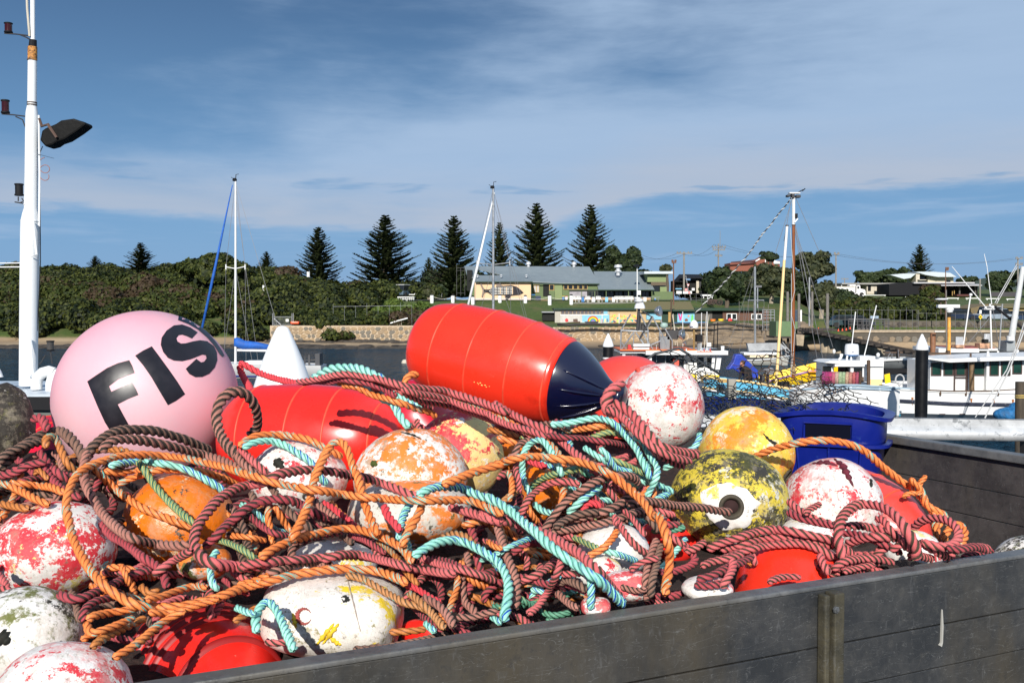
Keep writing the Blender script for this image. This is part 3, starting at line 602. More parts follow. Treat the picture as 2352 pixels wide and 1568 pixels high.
for i in range(8):
 for j in range(4):
  x0=1728+i*37;y0=822+j*29;c=[(x0,y0),(x0+35,y0+rg.uniform(-3,3)),(x0+35,y0+27),(x0,y0+27)];rg.shuffle(c)
  poly(t,'mural_triangle',M('tri %d'%((i*3+j*5)%9),TC[(i*3+j*5+rg.randrange(3))%9],.8),'b5',c[:3],130.92,.03)
for x in(1640,1828):mb=MB();mb.tube([PR('b5',x,945,129.5),PR('b5',x,812,129.5)],.05,6);solo(mb,'pipe_post',WHTP,'thin white post in front of the %s mural'%('rainbow'if x<1700 else 'coloured triangle'),'post')
t=thing('olive_shed','boat shed with olive roof, dark green doors and a sea life mural','building',PR('b6',900,650,131))
mb=MB();roofq(mb,R('b6',600,384),R('b6',1140,384),R('b6',1188,472),R('b6',640,472),137.5,130.4,.15);mb.build('roof',OLV,t)
part('wall',M('shed tan',(.50,.36,.20),.85),t,('b6',562,474,830,648,131.2,6));part('green_doors',DKG,t,('b6',830,474,1003,642,131.1,6));part('eave_strip',DKG,t,('b6',600,473,1192,492,130.35,.1));part('green_wall',DKG,t,('b6',1003,474,1192,506,131.1,6))
part('sea_mural',SK,t,('b6',1000,506,1190,612,131,.09));part('base_wall',M('shed tan',(.50,.36,.20),.85),t,('b6',1003,612,1190,644,131.15,5));part('blue_door',SK,t,('b6',656,505,826,582,131.05,.1))
for q in([(1010,520),(1022,518),(1035,560),(1045,520),(1055,522),(1042,590),(1025,592)],):poly(t,'painted_coral',M('mural pink',(.72,.05,.25),.8),'b6',q,130.95,.04)
poly(t,'painted_weed',M('mural green',(.15,.55,.12),.8),'b6',[(1150,600),(1155,545),(1165,520),(1175,545),(1180,600)],130.95,.04);poly(t,'painted_fish',M('mural orange',(.80,.28,.15),.8),'b6',[(1110,545),(1122,532),(1138,540),(1125,556)],130.95,.04);poly(t,'painted_rock',M('mural brown',(.20,.08,.05),.8),'b6',[(1080,585),(1095,568),(1118,580),(1115,598),(1085,600)],130.95,.04)
t=thing('brick_shed','low brown brick boat shed with a long dark green roof edge and white windows','building',PR('b6',1650,640,134))
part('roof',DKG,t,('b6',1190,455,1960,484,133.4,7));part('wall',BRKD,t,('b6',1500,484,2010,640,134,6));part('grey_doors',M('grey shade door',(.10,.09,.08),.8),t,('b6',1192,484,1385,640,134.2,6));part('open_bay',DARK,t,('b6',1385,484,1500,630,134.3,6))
window(t,'b6',1543,515,1656,584,133.9,WHTP,GLS,2);window(t,'b6',1815,520,1930,582,133.9,WHTP,GLS,2)
for x,y0,y1,m_,lab in((1392,578,625,ORP,'orange lidded red bin in front of the boat shed bay'),(1480,575,640,YELP,'yellow tub standing by the boat shed bay')):
 mb=MB();a=PR('b6',x,y1,132);h=PR('b6',x,y0,132).z-a.z;mb.lathe(a,(0,0,1),[(0,.28),(h*.8,.32),(h*.82,.36),(h,.34)],14);solo(mb,'storage_bin',m_,lab,'bin',smooth='auto')
mb=MB();mb.rb('b6',1478,602,1513,642,131.5,.8);solo(mb,'storage_bin',WHTP,'white box beside the yellow tub at the boat shed','box')
mb=MB();a=PR('b6',1580,610,131);mb.ball(a,(.75,.7,.42),12,8);mb.ball(a+Vector((.75,0,-.1)),(.7,.6,.36),12,8);solo(mb,'covered_net_pile',M('dark green cover',(.015,.025,.022),.9,bump=.8,bs=3,bd=.2),'dark covered heap in front of the brick shed window','net pile',smooth=True)
mb=MB();a=PR('b6',1578,588,129.8);mb.lathe(a,(0,-1,0),[(0,.24),(.2,.26),(.24,.2)],18);solo(mb,'hose_reel',REDP,'red reel on a stand in front of the brick shed','reel',smooth='auto')
t=thing('boat_trailer','blue boat trailer frame parked under the sea life mural','trailer',PR('b6',1120,645,129));mb=MB()
for y in(612,628):mb.tube([PR('b6',965,y+6,129),PR('b6',1330,y,129)],.06,5)
for x in(1000,1060,1150,1230):mb.tube([PR('b6',x,612,129),PR('b6',x,634,129)],.05,5)
mb.build('frame',BLUEP,t)
for x in(1022,1108):mb=MB();mb.lathe(PR('b6',x,640,128.9),(0,-1,0),[(0,.2),(.12,.2)],14);mb.build('wheel',M('tyre',(.02,.02,.02),.85),t);mb=MB();mb.lathe(PR('b6',x,640,128.68),(0,-1,0),[(0,.11),(.02,.11)],12);mb.build('rim',WHTP,t)
t=thing('dark_house','dark house with black hipped roof and a white pillar behind the green wing','building',PR('b6',1150,290,175))
mb=MB();roofq(mb,R('b6',1060,82),R('b6',1240,84),R('b6',1275,122),R('b6',1010,122),180,174);mb.build('roof',BLKW,t);mb=MB();roofq(mb,R('b6',1020,84),R('b6',1070,84),R('b6',1100,160),R('b6',955,158),180,174.5);mb.build('roof',BLKW,t)
part('wall',DARK,t,('b6',985,150,1260,270,175.5,6));part('wall',M('dark grey wall',(.05,.05,.055),.8),t,('b6',1210,120,1345,290,175,6));part('pillar',CRMW,t,('b6',1208,150,1238,290,174.8,.19));part('low_wall',WHTP,t,('b6',990,268,1160,300,174,.3));part('white_panel',WHTP,t,('b6',1160,235,1190,262,174.5,.2));part('blue_awning',M('pale blue banner',(.20,.48,.70),.6),t,('b6',980,238,1050,248,173.8,.2));part('poster',M('red white poster',(.6,.25,.25),.7,var=.6,scale=3),t,('b6',1075,238,1112,270,173.9,.09))
t=thing('brick_gable_building','red brick building with a white trimmed gable on the hilltop','building',PR('b7',330,590,215))
part('wall',BRK,t,('b7',75,560,262,620,216,6),('b7',262,545,440,620,214,6));mb=MB();roofq(mb,R('b7',80,552),R('b7',262,535),R('b7',262,560),R('b7',75,572),222,215.5);mb.build('roof',M('dark red roof',(.10,.035,.03),.9),t)
poly(t,'gable',BRK,'b7',[(268,545),(333,505),(400,545),(400,580),(268,580)],213.8,5);poly(t,'gable_trim',WHTP,'b7',[(262,543),(333,500),(405,543),(440,552),(440,562),(402,556),(333,512),(262,552)],213.6,.18);part('slit',WHTP,t,('b7',331,533,337,562,213.6,.18));part('band',WHTP,t,('b7',395,552,440,566,213.55,.2))
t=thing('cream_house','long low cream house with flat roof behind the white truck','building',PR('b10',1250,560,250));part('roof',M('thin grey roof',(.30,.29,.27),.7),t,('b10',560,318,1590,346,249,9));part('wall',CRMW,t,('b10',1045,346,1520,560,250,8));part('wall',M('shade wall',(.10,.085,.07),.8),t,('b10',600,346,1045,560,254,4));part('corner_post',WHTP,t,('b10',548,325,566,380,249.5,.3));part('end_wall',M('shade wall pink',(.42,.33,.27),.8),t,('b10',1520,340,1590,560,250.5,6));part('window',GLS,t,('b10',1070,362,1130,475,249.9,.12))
for x in(1205,1280,1362,1443):part('panel_joint',M('shade wall pink',(.42,.33,.27),.8),t,('b10',x-3,346,x+3,550,249.92,.09))
part('dark_roof',BLKW,t,('b10',370,322,550,345,256,6));part('dark_wall',M('dark red roof',(.10,.035,.03),.9),t,('b10',370,345,600,450,257,5))
t=thing('black_house','black clad house with a pale flat roof over a deep verandah','building',PR('b9',600,430,240));poly(t,'gable_wall',BLKW,'b9',[(-260,250),(110,225),(230,240),(230,420),(-260,420)],239,8);part('roof',M('pale flat roof',(.42,.41,.42),.6),t,('b9',105,226,1000,246,238,10));mb=MB();roofq(mb,R('b9',430,246),R('b9',1060,252),R('b9',1110,268),R('b9',480,270),243,236.5,.2);mb.build('roof',M('pale flat roof',(.42,.41,.42),.6),t)
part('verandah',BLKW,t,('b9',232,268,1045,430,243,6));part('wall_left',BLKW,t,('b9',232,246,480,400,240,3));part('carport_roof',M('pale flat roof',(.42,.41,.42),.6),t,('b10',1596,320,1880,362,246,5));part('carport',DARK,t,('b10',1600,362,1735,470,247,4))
for x in(770,1000):part('verandah_post',M('grey shade door',(.10,.09,.08),.8),t,('b9',x,270,x+22,410,238.5,.3))
part('step',M('dark red roof',(.10,.035,.03),.9),t,('b9',740,405,930,432,238,2));part('stair_rail',TANW,t,('b9',668,360,676,425,237.5,.2),('b9',696,350,706,400,237.5,.2))
t=thing('curved_roof_house','two storey house with pale curved metal roof behind the black house','building',PR('b9',450,225,268))
for k_,pts in enumerate(([(125,85),(180,72),(400,74),(640,90),(735,150),(690,150),(460,150),(280,120),(200,95)],[(-240,120),(-50,100),(140,100),(60,165),(-40,180)])):poly(t,'curved_roof',ROOFW,'b9',pts,267,6)
part('wall',CRMW,t,('b9',135,100,192,225,267.5,6));part('wall',M('cream upper wall',(.62,.54,.40),.8),t,('b9',310,150,690,226,269,5));part('glass_wall',GLS,t,('b9',192,100,310,225,270,4));part('window',GLS,t,('b9',585,200,645,226,268.9,.12));part('umbrella',CRMW,t,('b9',190,188,290,200,266,2))
t=thing('tipper_truck','white tipper truck with long white tray parked before the cream house','truck',PR('b10',700,570,243));WT=M('white truck paint',(.80,.78,.76),.35,var=.03)
part('tipper_body',WT,t,('b10',388,388,825,508,242.5,2.4));part('body_edge',CRMW,t,('b10',384,384,828,394,242.4,2.6));part('tailgate',CRMW,t,('b10',384,394,400,505,242.4,2.55));part('chassis',BLKW,t,('b10',395,508,1020,545,243,1.4));part('exhaust',BLKW,t,('b10',832,350,846,520,242.6,.2))
poly(t,'cab',WT,'b10',[(845,520),(845,365),(905,358),(918,372),(924,428),(1000,445),(1022,470),(1026,560),(1000,560),(985,520),(945,505),(915,525),(908,565),(845,565)],242.5,2.3);poly(t,'sleeper_roof',WT,'b10',[(705,372),(725,350),(835,352),(845,372),(845,388),(800,388),(790,375),(730,378)],242.7,1.8);part('cab_window',GLS,t,('b10',862,385,903,428,242.42,.06));part('step_tank',WT,t,('b10',795,515,912,568,242.4,.6))
for x in(450,520,590,950):mb=MB();mb.lathe(PR('b10',x,548,242.35),(0,1,0),[(0,.2),(.02,.55),(.3,.55)],16);mb.build('wheel',M('tyre',(.02,.02,.02),.85),t)
for i,(k,x0,x1,y,Y)in enumerate((('b10',165,405,545,236),('b10',540,800,552,236),('b10',960,1420,556,235),('b10',1805,1895,590,232),('b9',575,770,462,215),('b9',868,1070,463,215),('b9',1165,1365,468,214),('b9',1465,1640,474,214))):
 t_=thing('log_barrier','low white rail barrier on the far lawn, number %s from the left'%['one','two','three','four','five','six','seven','eight'][i],'barrier',PR(k,(x0+x1)/2,y+20,Y),'white rail barriers on the far lawn');part('rail',WHTP,t_,(k,x0,y-5,x1,y+6,Y,.25))
 for q in(x0+14,x1-20):part('post',WHTP,t_,(k,q,y+6,q+10,y+22,Y+.05,.2))
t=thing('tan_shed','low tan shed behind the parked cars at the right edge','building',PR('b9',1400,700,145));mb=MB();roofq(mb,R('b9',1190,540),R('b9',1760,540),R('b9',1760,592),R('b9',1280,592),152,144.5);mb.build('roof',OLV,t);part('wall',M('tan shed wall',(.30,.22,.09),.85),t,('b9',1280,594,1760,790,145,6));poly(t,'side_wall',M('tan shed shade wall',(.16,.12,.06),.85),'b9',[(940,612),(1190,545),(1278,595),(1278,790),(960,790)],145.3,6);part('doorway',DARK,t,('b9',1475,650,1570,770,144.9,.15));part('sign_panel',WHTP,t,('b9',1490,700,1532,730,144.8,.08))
mb=MB();mb.rb('b9',1230,372,1700,437,222,.3);solo(mb,'paling_fence',M('dark paling',(.06,.055,.06),.9),'dark paling fence across the lawn beneath the right hand trees','fence')
POLE=M('weathered pole',(.24,.22,.19),.9,var=.2)
def power_pole(lab,u,v0,v1,Y,arms=((0,16),),w=.16,mat=POLE,cat='power pole',name='power_pole'):
 a=P(u,v1,Y);b=P(u,v0,Y);t_=thing(name,lab,cat,a);mb=MB();mb.tube([a,b],[w,w*.75],8);mb.build('pole',mat,t_)
 for dv,hw in arms:
  k=Y/F;z=P(u,v0+dv,Y).z;mb=MB();mb.box((a.x-hw*k,Y-.2,z-.08),(a.x+hw*k,Y-.07,z+.08))
  for s in(-.9,-.5,.5,.9):mb.lathe((a.x+hw*k*s,Y-.13,z+.08),(0,0,1),[(0,.06),(.15,.09),(.25,.05)],6)
  mb.build('crossarm',mat,t_)
 return b
q1=power_pole('power pole just behind the cypress right of the clubhouse roof',1451,578,660,185,((5,9),(16,8)));q2=power_pole('power pole with a wide crossarm between the clubhouse and dark house',1571,578,668,165,((4,18),));q3=power_pole('tall power pole with several crossarms left of the brick gable',1650,560,680,190,((8,16),(14,14),(28,8)));
q4=power_pole('pale lamp pole at the edge of the gum tree on the right',1920,583,680,160,((1,6),),.13);q5=power_pole('tall pole at the right edge beyond the sailing rigging',2338,592,710,170,((2,8),(16,8)),.15);q6=power_pole('bare timber pole in front of the black house verandah',2251,640,740,150,(),.14);power_pole('short pole top peeking over the far trees left of the truck',1940,638,655,290,((3,8),),.15)
power_pole('thin rusty pole beside the dark house',1547,600,700,120,((3,5),),.09,M('rusty pole',(.16,.08,.05),.9));power_pole('thin dark radio mast on the hill left of the brick gable',1654,530,575,200,(),.05)
power_pole('thin mast with bent boom over the curved roof house',2172,618,770,120,((2,3),),.07,M('rusty pole',(.16,.08,.05),.9),'mast')
for i,(a,b,lab)in enumerate(((q1,q2,'between the cypress pole and the next'),(q2,q3,'between the wide crossarm pole and the tall pole'),(q3,q4,'running right from the tall pole over the brick gable'),(q4,q5,'running right across the sky over the far houses'))):
 mb=MB()
 for dx in(-.8,.8):mb.tube([a.lerp(b,k/12)+Vector((dx,0,-.1-4*1.2*(k/12)*(1-k/12)))for k in range(13)],.022,4)
 solo(mb,'power_line',M('cable',(.06,.06,.065),.6),'thin overhead wires %s'%lab,'power line')
t=thing('solar_lamp','slim white lamp pole with a dark solar panel above the clubhouse deck','lamp post',PR('b5',2027,540,146));mb=MB();mb.tube([PR('b5',2027,690,146),PR('b5',2027,300,146)],.07,8);mb.build('pole',WHTP,t);mb=MB();mb.prism([PR('b5',2000,275,146),PR('b5',2045,270,146),PR('b5',2055,297,145.4),PR('b5',1985,292,145.4)],(0,.05,.05));mb.build('solar_panel',BLKW,t)
t=thing('give_way_sign','leaning post with a white and red triangle sign near the dark house','sign',PR('b6',1120,290,150));mb=MB();mb.tube([PR('b6',1125,285,150),PR('b6',1092,95,150)],.05,6);mb.build('post',STEEL,t);poly(t,'triangle',REDP,'b6',[(1102,190),(1136,190),(1119,222)],149.9,.03);poly(t,'triangle_face',WHTP,'b6',[(1107,193),(1131,193),(1119,215)],149.87,.02)
t=thing('stop_sign','small red octagonal sign on a leaning post by the road','sign',PR('b6',1145,380,147));mb=MB();mb.tube([PR('b6',1155,375,147),PR('b6',1133,290,147)],.05,6);mb.build('post',STEEL,t);poly(t,'octagon',REDP,'b6',[(1131+13*math.cos(a),286+16*math.sin(a))for a in np.linspace(.39,5.89,8)],146.9,.03);poly(t,'white_bar',WHTP,'b6',[(1123,283),(1139,283),(1139,289),(1123,289)],146.87,.02)
t=thing('speed_hump_sign','yellow diamond sign with a black hump before the parked cars','sign',PR('b9',1086,930,125));mb=MB();mb.tube([PR('b9',1084,900,125),PR('b9',1084,760,125)],.04,6);mb.build('post',STEEL,t);poly(t,'diamond',YELP,'b9',[(1086,700),(1116,738),(1086,776),(1056,738)],124.9,.03);poly(t,'hump_symbol',DARK,'b9',[(1068,744),(1078,732),(1092,732),(1104,744)],124.87,.02);part('plate',WHTP,t,('b9',1070,636,1102,692,124.9,.03))
t=thing('old_tractor','rusty old tractor relic with spoked wheels beside a white bench','tractor',PR('b6',1400,420,143))
for x,r_ in((1462,.42),(1355,.28),(1395,.3)):
 mb=MB();c=PR('b6',x,392,143);mb.tube([c+Vector((math.cos(a)*r_,0,math.sin(a)*r_))for a in np.linspace(0,2*math.pi,17)],.06,5)
 for a in np.linspace(0,math.pi,5)[:-1]:mb.tube([c+Vector((math.cos(a)*r_,0,math.sin(a)*r_)),c-Vector((math.cos(a)*r_,0,math.sin(a)*r_))],.03,4)
 mb.build('wheel',M('rust iron',(.07,.045,.035),.9),t)
part('frame',M('rust iron',(.07,.045,.035),.9),t,('b6',1340,360,1440,385,143.3,.8))
t_=thing('picnic_table','white picnic table beside the old tractor','picnic table',PR('b6',1330,350,146));part('tabletop',WHTP,t_,('b6',1275,308,1395,322,146,1.5));
for x in(1285,1330,1380):part('leg',WHTP,t_,('b6',x,322,x+8,350,146.2,.2))
def mesh_fence(lab,k,x0,y0,x1,y1,h,n,Y0,Y1,rails=(0.98,.5),mat=None,r_=.024):
 mat=mat or M('dull fence steel',(.13,.13,.13),.7);a=PR(k,x0,y0,Y0);b=PR(k,x1,y1,Y1);t_=thing('wire_fence',lab,'fence',(a+b)/2)
 for i in range(n):p=a.lerp(b,i/(n-1));mb=MB();mb.tube([p+Vector((0,0,-.2)),p+Vector((0,0,h*(1+.12*((i*7)%3==0))))],r_,5);mb.build('post',mat,t_)
 for q in rails:mb=MB();mb.tube([a+Vector((0,0,h*q)),b+Vector((0,0,h*q))],.02,4);mb.build('rail',mat,t_)
mesh_fence('wire fence with pale posts along the top of the stone sea wall','b4',130,1360,900,1350,2.4,8,126.3,126.3,(.97,),STEEL,.016);mesh_fence('steel mesh fence along the quay in front of the boat yard','b10',380,1235,2060,1245,2.3,15,115.5,115.5);mesh_fence('steel mesh fence on the quay before the mossy stone wall','b9',150,930,1700,945,2.0,12,116,116,(.95,.05));mesh_fence('old leaning wire fence beside the brick shed','b6',1680,645,2000,690,2.6,7,124,120,(.9,.45),TIM)
mesh_fence('low steel handrail along the ramp beside the clubhouse','b6',960,392,1330,395,1.2,7,144,144,(1.0,.5))
mesh_fence('ball court wire cage at the left end of the clubhouse','b4',1340,1055,1420,1055,4.0,3,156,156,(1.0,.9,.05))
t=thing('work_platform','rusty scaffold platforms in the boat yard','scaffold',PR('b10',1150,1230,119));mb=MB()
for x in np.linspace(690,1480,10):mb.tube([PR('b10',x,1235,119),PR('b10',x,1010-30*math.sin(x),119)],.05,5)
for y in(1025,1075,1130):mb.tube([PR('b10',680,y,119),PR('b10',1500,y+5,119)],.05,5)
mb.build('frame',M('dark scaffold',(.09,.085,.09),.7),t);part('deck',M('dark scaffold',(.09,.085,.09),.7),t,('b10',690,1020,1500,1034,118.8,2));part('blue_sheet',M('faded blue sheet',(.28,.36,.45),.7),t,('b10',1120,962,1278,1012,118.7,.1));part('side_boards',M('dark scaffold',(.09,.085,.09),.7),t,('b10',880,1150,1090,1235,119.5,.3),('b10',1100,1160,1190,1235,119.4,.3))
t=thing('scaffold_tower','grey pipe scaffold at the corner of the brick shed','scaffold',PR('b6',2000,600,122));mb=MB()
for x in(1940,1985,2030,2070):mb.tube([PR('b6',x,700,122),PR('b6',x,470,122)],.05,5)
for y in(475,500,530,565,610):mb.tube([PR('b6',1938,y,122),PR('b6',2072,y,122)],.04,5)
mb.build('frame',STEEL,t)
t=thing('jetty','timber jetty with pale round piers and a green walled hut','jetty',PR('b7',650,1190,112));JT=M('dark jetty timber',(.055,.045,.038),.9,var=.4,scale=2);CPIER=M('old concrete pier',(.36,.29,.20),.9,var=.3,scale=1.5)
part('green_hut',M('faded green panel',(.12,.19,.09),.8),t,('b7',412,990,570,1100,112,3));part('hut_base',JT,t,('b7',400,1100,575,1112,111.5,3.5))
for x in(445,500,560):mb=MB();mb.tube([PR('b7',x,1105,112.5),PR('b7',x,1210,112.5)],.14,7);mb.build('pile',JT,t)
part('deck',JT,t,('b7',570,1045,860,1058,111,4),('b7',575,1080,700,1090,110,3));mb=MB();mb.hexa([PR('b7',560,1085,109),PR('b7',620,1090,109),PR('b7',612,1170,109),PR('b7',565,1165,109)],1);mb.build('abutment',CPIER,t)
for i,x in enumerate((787,837,890,945,1005,1060,1110,1160)):
 y=1105+i*9;a=PR('b7',x,y,108-i*.6);mb=MB();mb.lathe((a.x,a.y,-.6),(0,0,1),[(0,.72),(a.z+.6,.72)],14);mb.build('pier',CPIER,t,smooth='auto')
def ramp(name,lab,pa,pb,Ya,Yb,th,wd,mat,n=1):
 t_=thing(name,lab,'slipway',PR('b8',pa[0],pa[1],Ya))
 for i in range(n):
  a=PR('b8',*pa,Ya)+Vector((0,i*wd/max(1,n-1)if n>1 else 0,0));b=PR('b8',*pb,Yb)+Vector((0,i*wd/max(1,n-1)if n>1 else 0,0));w_=.3
  mb=MB();mb.add([a,b,b+Vector((0,w_,0)),a+Vector((0,w_,0)),a-Vector((0,0,th)),b-Vector((0,0,th)),b+Vector((0,w_,-th)),a+Vector((0,w_,-th))],[(0,1,2,3),(7,6,5,4),(0,4,5,1),(1,5,6,2),(2,6,7,3),(3,7,4,0)]);mb.build('beam',mat,t_)
 m_=16;A=PR('b8',*pa,Ya);B=PR('b8',*pb,Yb)
 for i in range(m_):c=A.lerp(B,(i+.5)/m_);mb=MB();mb.box((c.x-.35,c.y-.2,c.z-th-.16),(c.x+.35,c.y+wd+.5,c.z-th-.002));mb.build('sleeper',mat,t_)
ramp('slipway','rusty slipway rails sloping down to the water at right',(-150,740),(780,930),108,96,.25,3.2,JT,4)
for k,x,y0,y1,w,lab in(('b7',497,770,985,11,'grey twin post standing left of the brown mast over the yard'),('b7',580,785,1000,11,'grey post with a rope coil right of the brown mast'),('b7',657,665,990,7,'tall slim grey pole beside the rigging'),('b7',678,770,985,9,'grey post right of the tall slim pole'),('b7',790,785,1008,12,'thick grey post before the hedge at right')):
 mb=MB();Y=114;k2=Y/F*.6125/1.96;a=PR(k,x,y1,Y);mb.tube([(a.x,Y,a.z-.5),PR(k,x,y0,Y)],[w*k2*1.0,w*k2*.9],10);solo(mb,'slipway_post',TIM if w>8 else STEEL,lab,'post',smooth='auto')
mb=MB();mb.rb('b7',553,905,602,990,116,2);solo(mb,'white_cabinet',WHTP,'white cabinet behind the brown mast in the yard','cabinet')
for x,y in((337,1245),(490,1248),(570,1240),(645,1232),(720,1208),(100,1220),(180,1242)):
 mb=MB();a=PR('b10',x,y+14,113);mb.lathe(a,(0,0,1),[(0,.12),(.03,.12),(.035,.09),(.26,.03)],10);solo(mb,'barrier_cone',M('orange red cone',(.85,.10,.04),.6),'orange red safety cone on the boat yard apron','cone','safety cones on the boat yard apron')
mb=MB();a=P(607,680,140);mb.tube([P(606,708,140),P(605,655,140)],.14,6);solo(mb,'track_marker',WHTP,'white marker post among the scrub right of the yacht mast','post')
mb=MB();mb.tube([P(708,636,165),P(708,624,165)],.25,6);solo(mb,'track_marker',WHTP,'small white marker below the pine above the cone pile','post')
t=thing('mesh_gate','mesh gate with a white notice on the sea wall above the cone pile','gate',PR('b3',900,1215,125));mb=MB()
for x in(828,838,970,980):mb.tube([PR('b3',x,1215,125),PR('b3',x,1125,125)],.05,5)
for y in(1152,1210):mb.tube([PR('b3',838,y,125),PR('b3',970,y,125)],.03,5)
for i in range(14):mb.tube([PR('b3',840+i*9.5,1152,125),PR('b3',840+i*9.5,1210,125)],.012,4)
mb.tube([PR('b3',838,1165,124.8),PR('b3',890,1212,124.5)],.05,5);mb.build('frame',STEEL,t);part('notice',WHTP,t,('b3',924,1168,945,1188,124.9,.03))
mb=MB();mb.rb('b3',958,1186,1020,1205,124.6,1.2);solo(mb,'kayak',M('orange red hull',(.80,.10,.03),.4),'orange red kayak lying on top of the stone sea wall','kayak',bevel=.12)
mb=MB();mb.prism([PR('b4',745,1355,126),PR('b4',745,1320,126),PR('b4',800,1300,126),PR('b4',800,1355,126)],(0,1.5,0));solo(mb,'small_hut',CRMW,'small cream hut among the shrubs on the stone sea wall','hut')
mb=MB();mb.tube([PR('b4',690,1338,125.8),PR('b4',760,1315,125.8),PR('b4',860,1288,125.8)],.09,5);solo(mb,'white_rail',WHTP,'sloping white rail beside the small cream hut','rail')
t=thing('mooring_buoy','small cream and blue mooring buoy floating left of the orange red buoy','buoy',P(934,835,88));mb=MB();mb.ball(P(930,833,88),.3,14,9);mb.build('float',CRMW,t,smooth=True);mb=MB();mb.ball(P(938,834,88),.22,12,8);mb.build('float',M('sky blue buoy',(.10,.45,.70),.5),t,smooth=True)
# ================================================================ BOATS
BWH=M('boat white',(.72,.72,.71),.35,var=.04,scale=1.5,stain=(.62,.56,.48),st=.66);BW2=M('boat shade white',(.62,.62,.62),.45,var=.05);LBL=M('light blue boat paint',(.13,.48,.72),.45,var=.08);BCR=M('cream boat paint',(.80,.58,.27),.5,var=.06)
BNV=M('navy boat paint',(.01,.025,.15),.4,var=.2);BYL=M('yellow boat paint',(.88,.58,.01),.4,var=.04);VARN=M('varnished brown mast',(.22,.065,.012),.35,var=.25,scale=6,stretch=(1,1,.2));BRN=M('brown steel',(.085,.05,.03),.7,var=.3)
WIR=M('rigging wire',(.16,.16,.17),.5,metal=.5);LWIR=M('pale rigging',(.45,.45,.45),.5);ALU=M('alloy tube',(.35,.36,.37),.35,metal=.5,var=.15);ORD=M('orange deck paint',(.75,.15,.02),.5);BCOV=M('blue sail cover',(.012,.10,.42),.7,var=.25,scale=4,bump=.5,bs=6,bd=.03);GLG=M('green tinted glass',(.012,.045,.034),.12,var=.3,scale=1.5)
RUSTS=M('rust stain',(.30,.11,.03),.8,var=.4,scale=20);GRYH=M('grey alloy hull',(.27,.29,.30),.5,var=.15)
def hull(name,mat,par,uL,uR,Y,vs_,beam,bow=None,zb=-.35,n=24,thick=0.0,z0=None,flare=.82):
 """vs_: picture heights of the near sheer, left to right"""
 xL=P(uL,900,Y).x;xR=P(uR,900,Y).x;rows=[];mb=MB()
 for i in range(n+1):
  s=i/n;x=xL+(xR-xL)*s;v=float(np.interp(s,np.linspace(0,1,len(vs_)),vs_));z=P(1176,v,Y).z
  e=s if bow=='L'else(1-s);w=beam*(min(1,(e/.38))**.62 if bow else 1)*(.8+.2*min(1,(1-e)/.15)if bow else 1);w=max(w,.04);zk=zb if z0 is None else z0
  dx=(.9*(1-min(1,e/.2)))*(1 if bow=='R'else-1)*(z-zk)*.25 if bow else 0
  rows.append([(x+dx,Y,z),(x+dx*.55,Y+beam-beam*.02-w*flare-(beam-w)*0,(z+zk)/2+.1),(x,Y+beam,zk),(x+dx*.55,Y+beam+w*flare,(z+zk)/2+.1),(x+dx,Y+2*beam,z)])
  rows[-1][0]=(x+dx,Y+beam-w,z);rows[-1][4]=(x+dx,Y+beam+w,z)
 vsx=[q for r in rows for q in r];fs=[(i*5+j,(i+1)*5+j,(i+1)*5+j+1,i*5+j+1)for i in range(n)for j in range(4)]+[(0,1,2,3,4),tuple(n*5+k for k in(4,3,2,1,0))]
 mb.add(vsx,fs);mb.build(name,mat,par,smooth='auto');return rows
def capr(par,rows,r,mat,name='gunwale',dz=0.0):mb=MB();mb.tube([Vector(q[0])+Vector((0,-.01,dz))for q in rows],r,6);mb.build(name,mat,par)
def deckf(par,rows,mat,dz=-.25,name='deck'):mb=MB();n=len(rows);mb.add([(q[0][0],q[0][1]+.03,q[0][2]+dz)for q in rows]+[(q[4][0],q[4][1]-.03,q[4][2]+dz)for q in rows],[(i,i+1,n+i+1,n+i)for i in range(n-1)]);mb.build(name,mat,par)
def lines(par,name,mat,r,*segs,Y=None):
 mb=MB()
 for s in segs:mb.tube([PR(q[0],q[1],q[2],q[3]if len(q)>3 else Y)for q in s],r,4)
 mb.build(name,mat,par)
def post(par,name,mat,k,x,y0,y1,Y,r,x1=None,r1=None,n=10):mb=MB();mb.tube([PR(k,x,y1,Y),PR(k,x if x1 is None else x1,y0,Y)],[r,r1 or r],n);return mb.build(name,mat,par,smooth='auto')
t=thing('work_boat','white roofed work boat with a thick white mast at the left edge','boat',P(60,960,17));MW=M('mast white',(.78,.79,.79),.35,var=.04,scale=1.2,stain=(.45,.30,.18),st=.74)
a=P(-330,905,16);b=P(300,905,16);mb=MB();mb.box((a.x,16,a.z-.04),(b.x,18.8,a.z));mb.build('roof',M('pale blue roof',(.50,.56,.62),.4),t);mb=MB();mb.box((a.x+.02,16.02,a.z-.25),(b.x-.02,18.7,a.z-.042));mb.build('roof_edge',BLKW,t);mb=MB();mb.box((a.x+.1,16.12,-.3),(b.x-.1,18.6,a.z-.252));mb.build('cabin',M('grey green cabin',(.10,.12,.11),.6),t)
mast=thing('boat_mast','thick white stepped mast with rust bands and floodlight at the left edge','mast',P(65,882,17.2));Y=17.2;k=Y/F
def pz(v):return P(65,v,Y).z
mb=MB();x=P(65,882,Y).x
pts=[(885,65,20),(760,66,20.2),(640,67.5,20.6),(530,69,20.8),(508,69.5,20.5),(490,70.5,17.5),(478,71,14.6),(400,72,14.3),(270,73,13.6),(258,73.2,13),(244,73.4,10.6)]
mb.tube([P(u,v,Y)for v,u,r in pts],[r*k for v,u,r in pts],22);mb.build('mast_tube',MW,mast,smooth='auto')
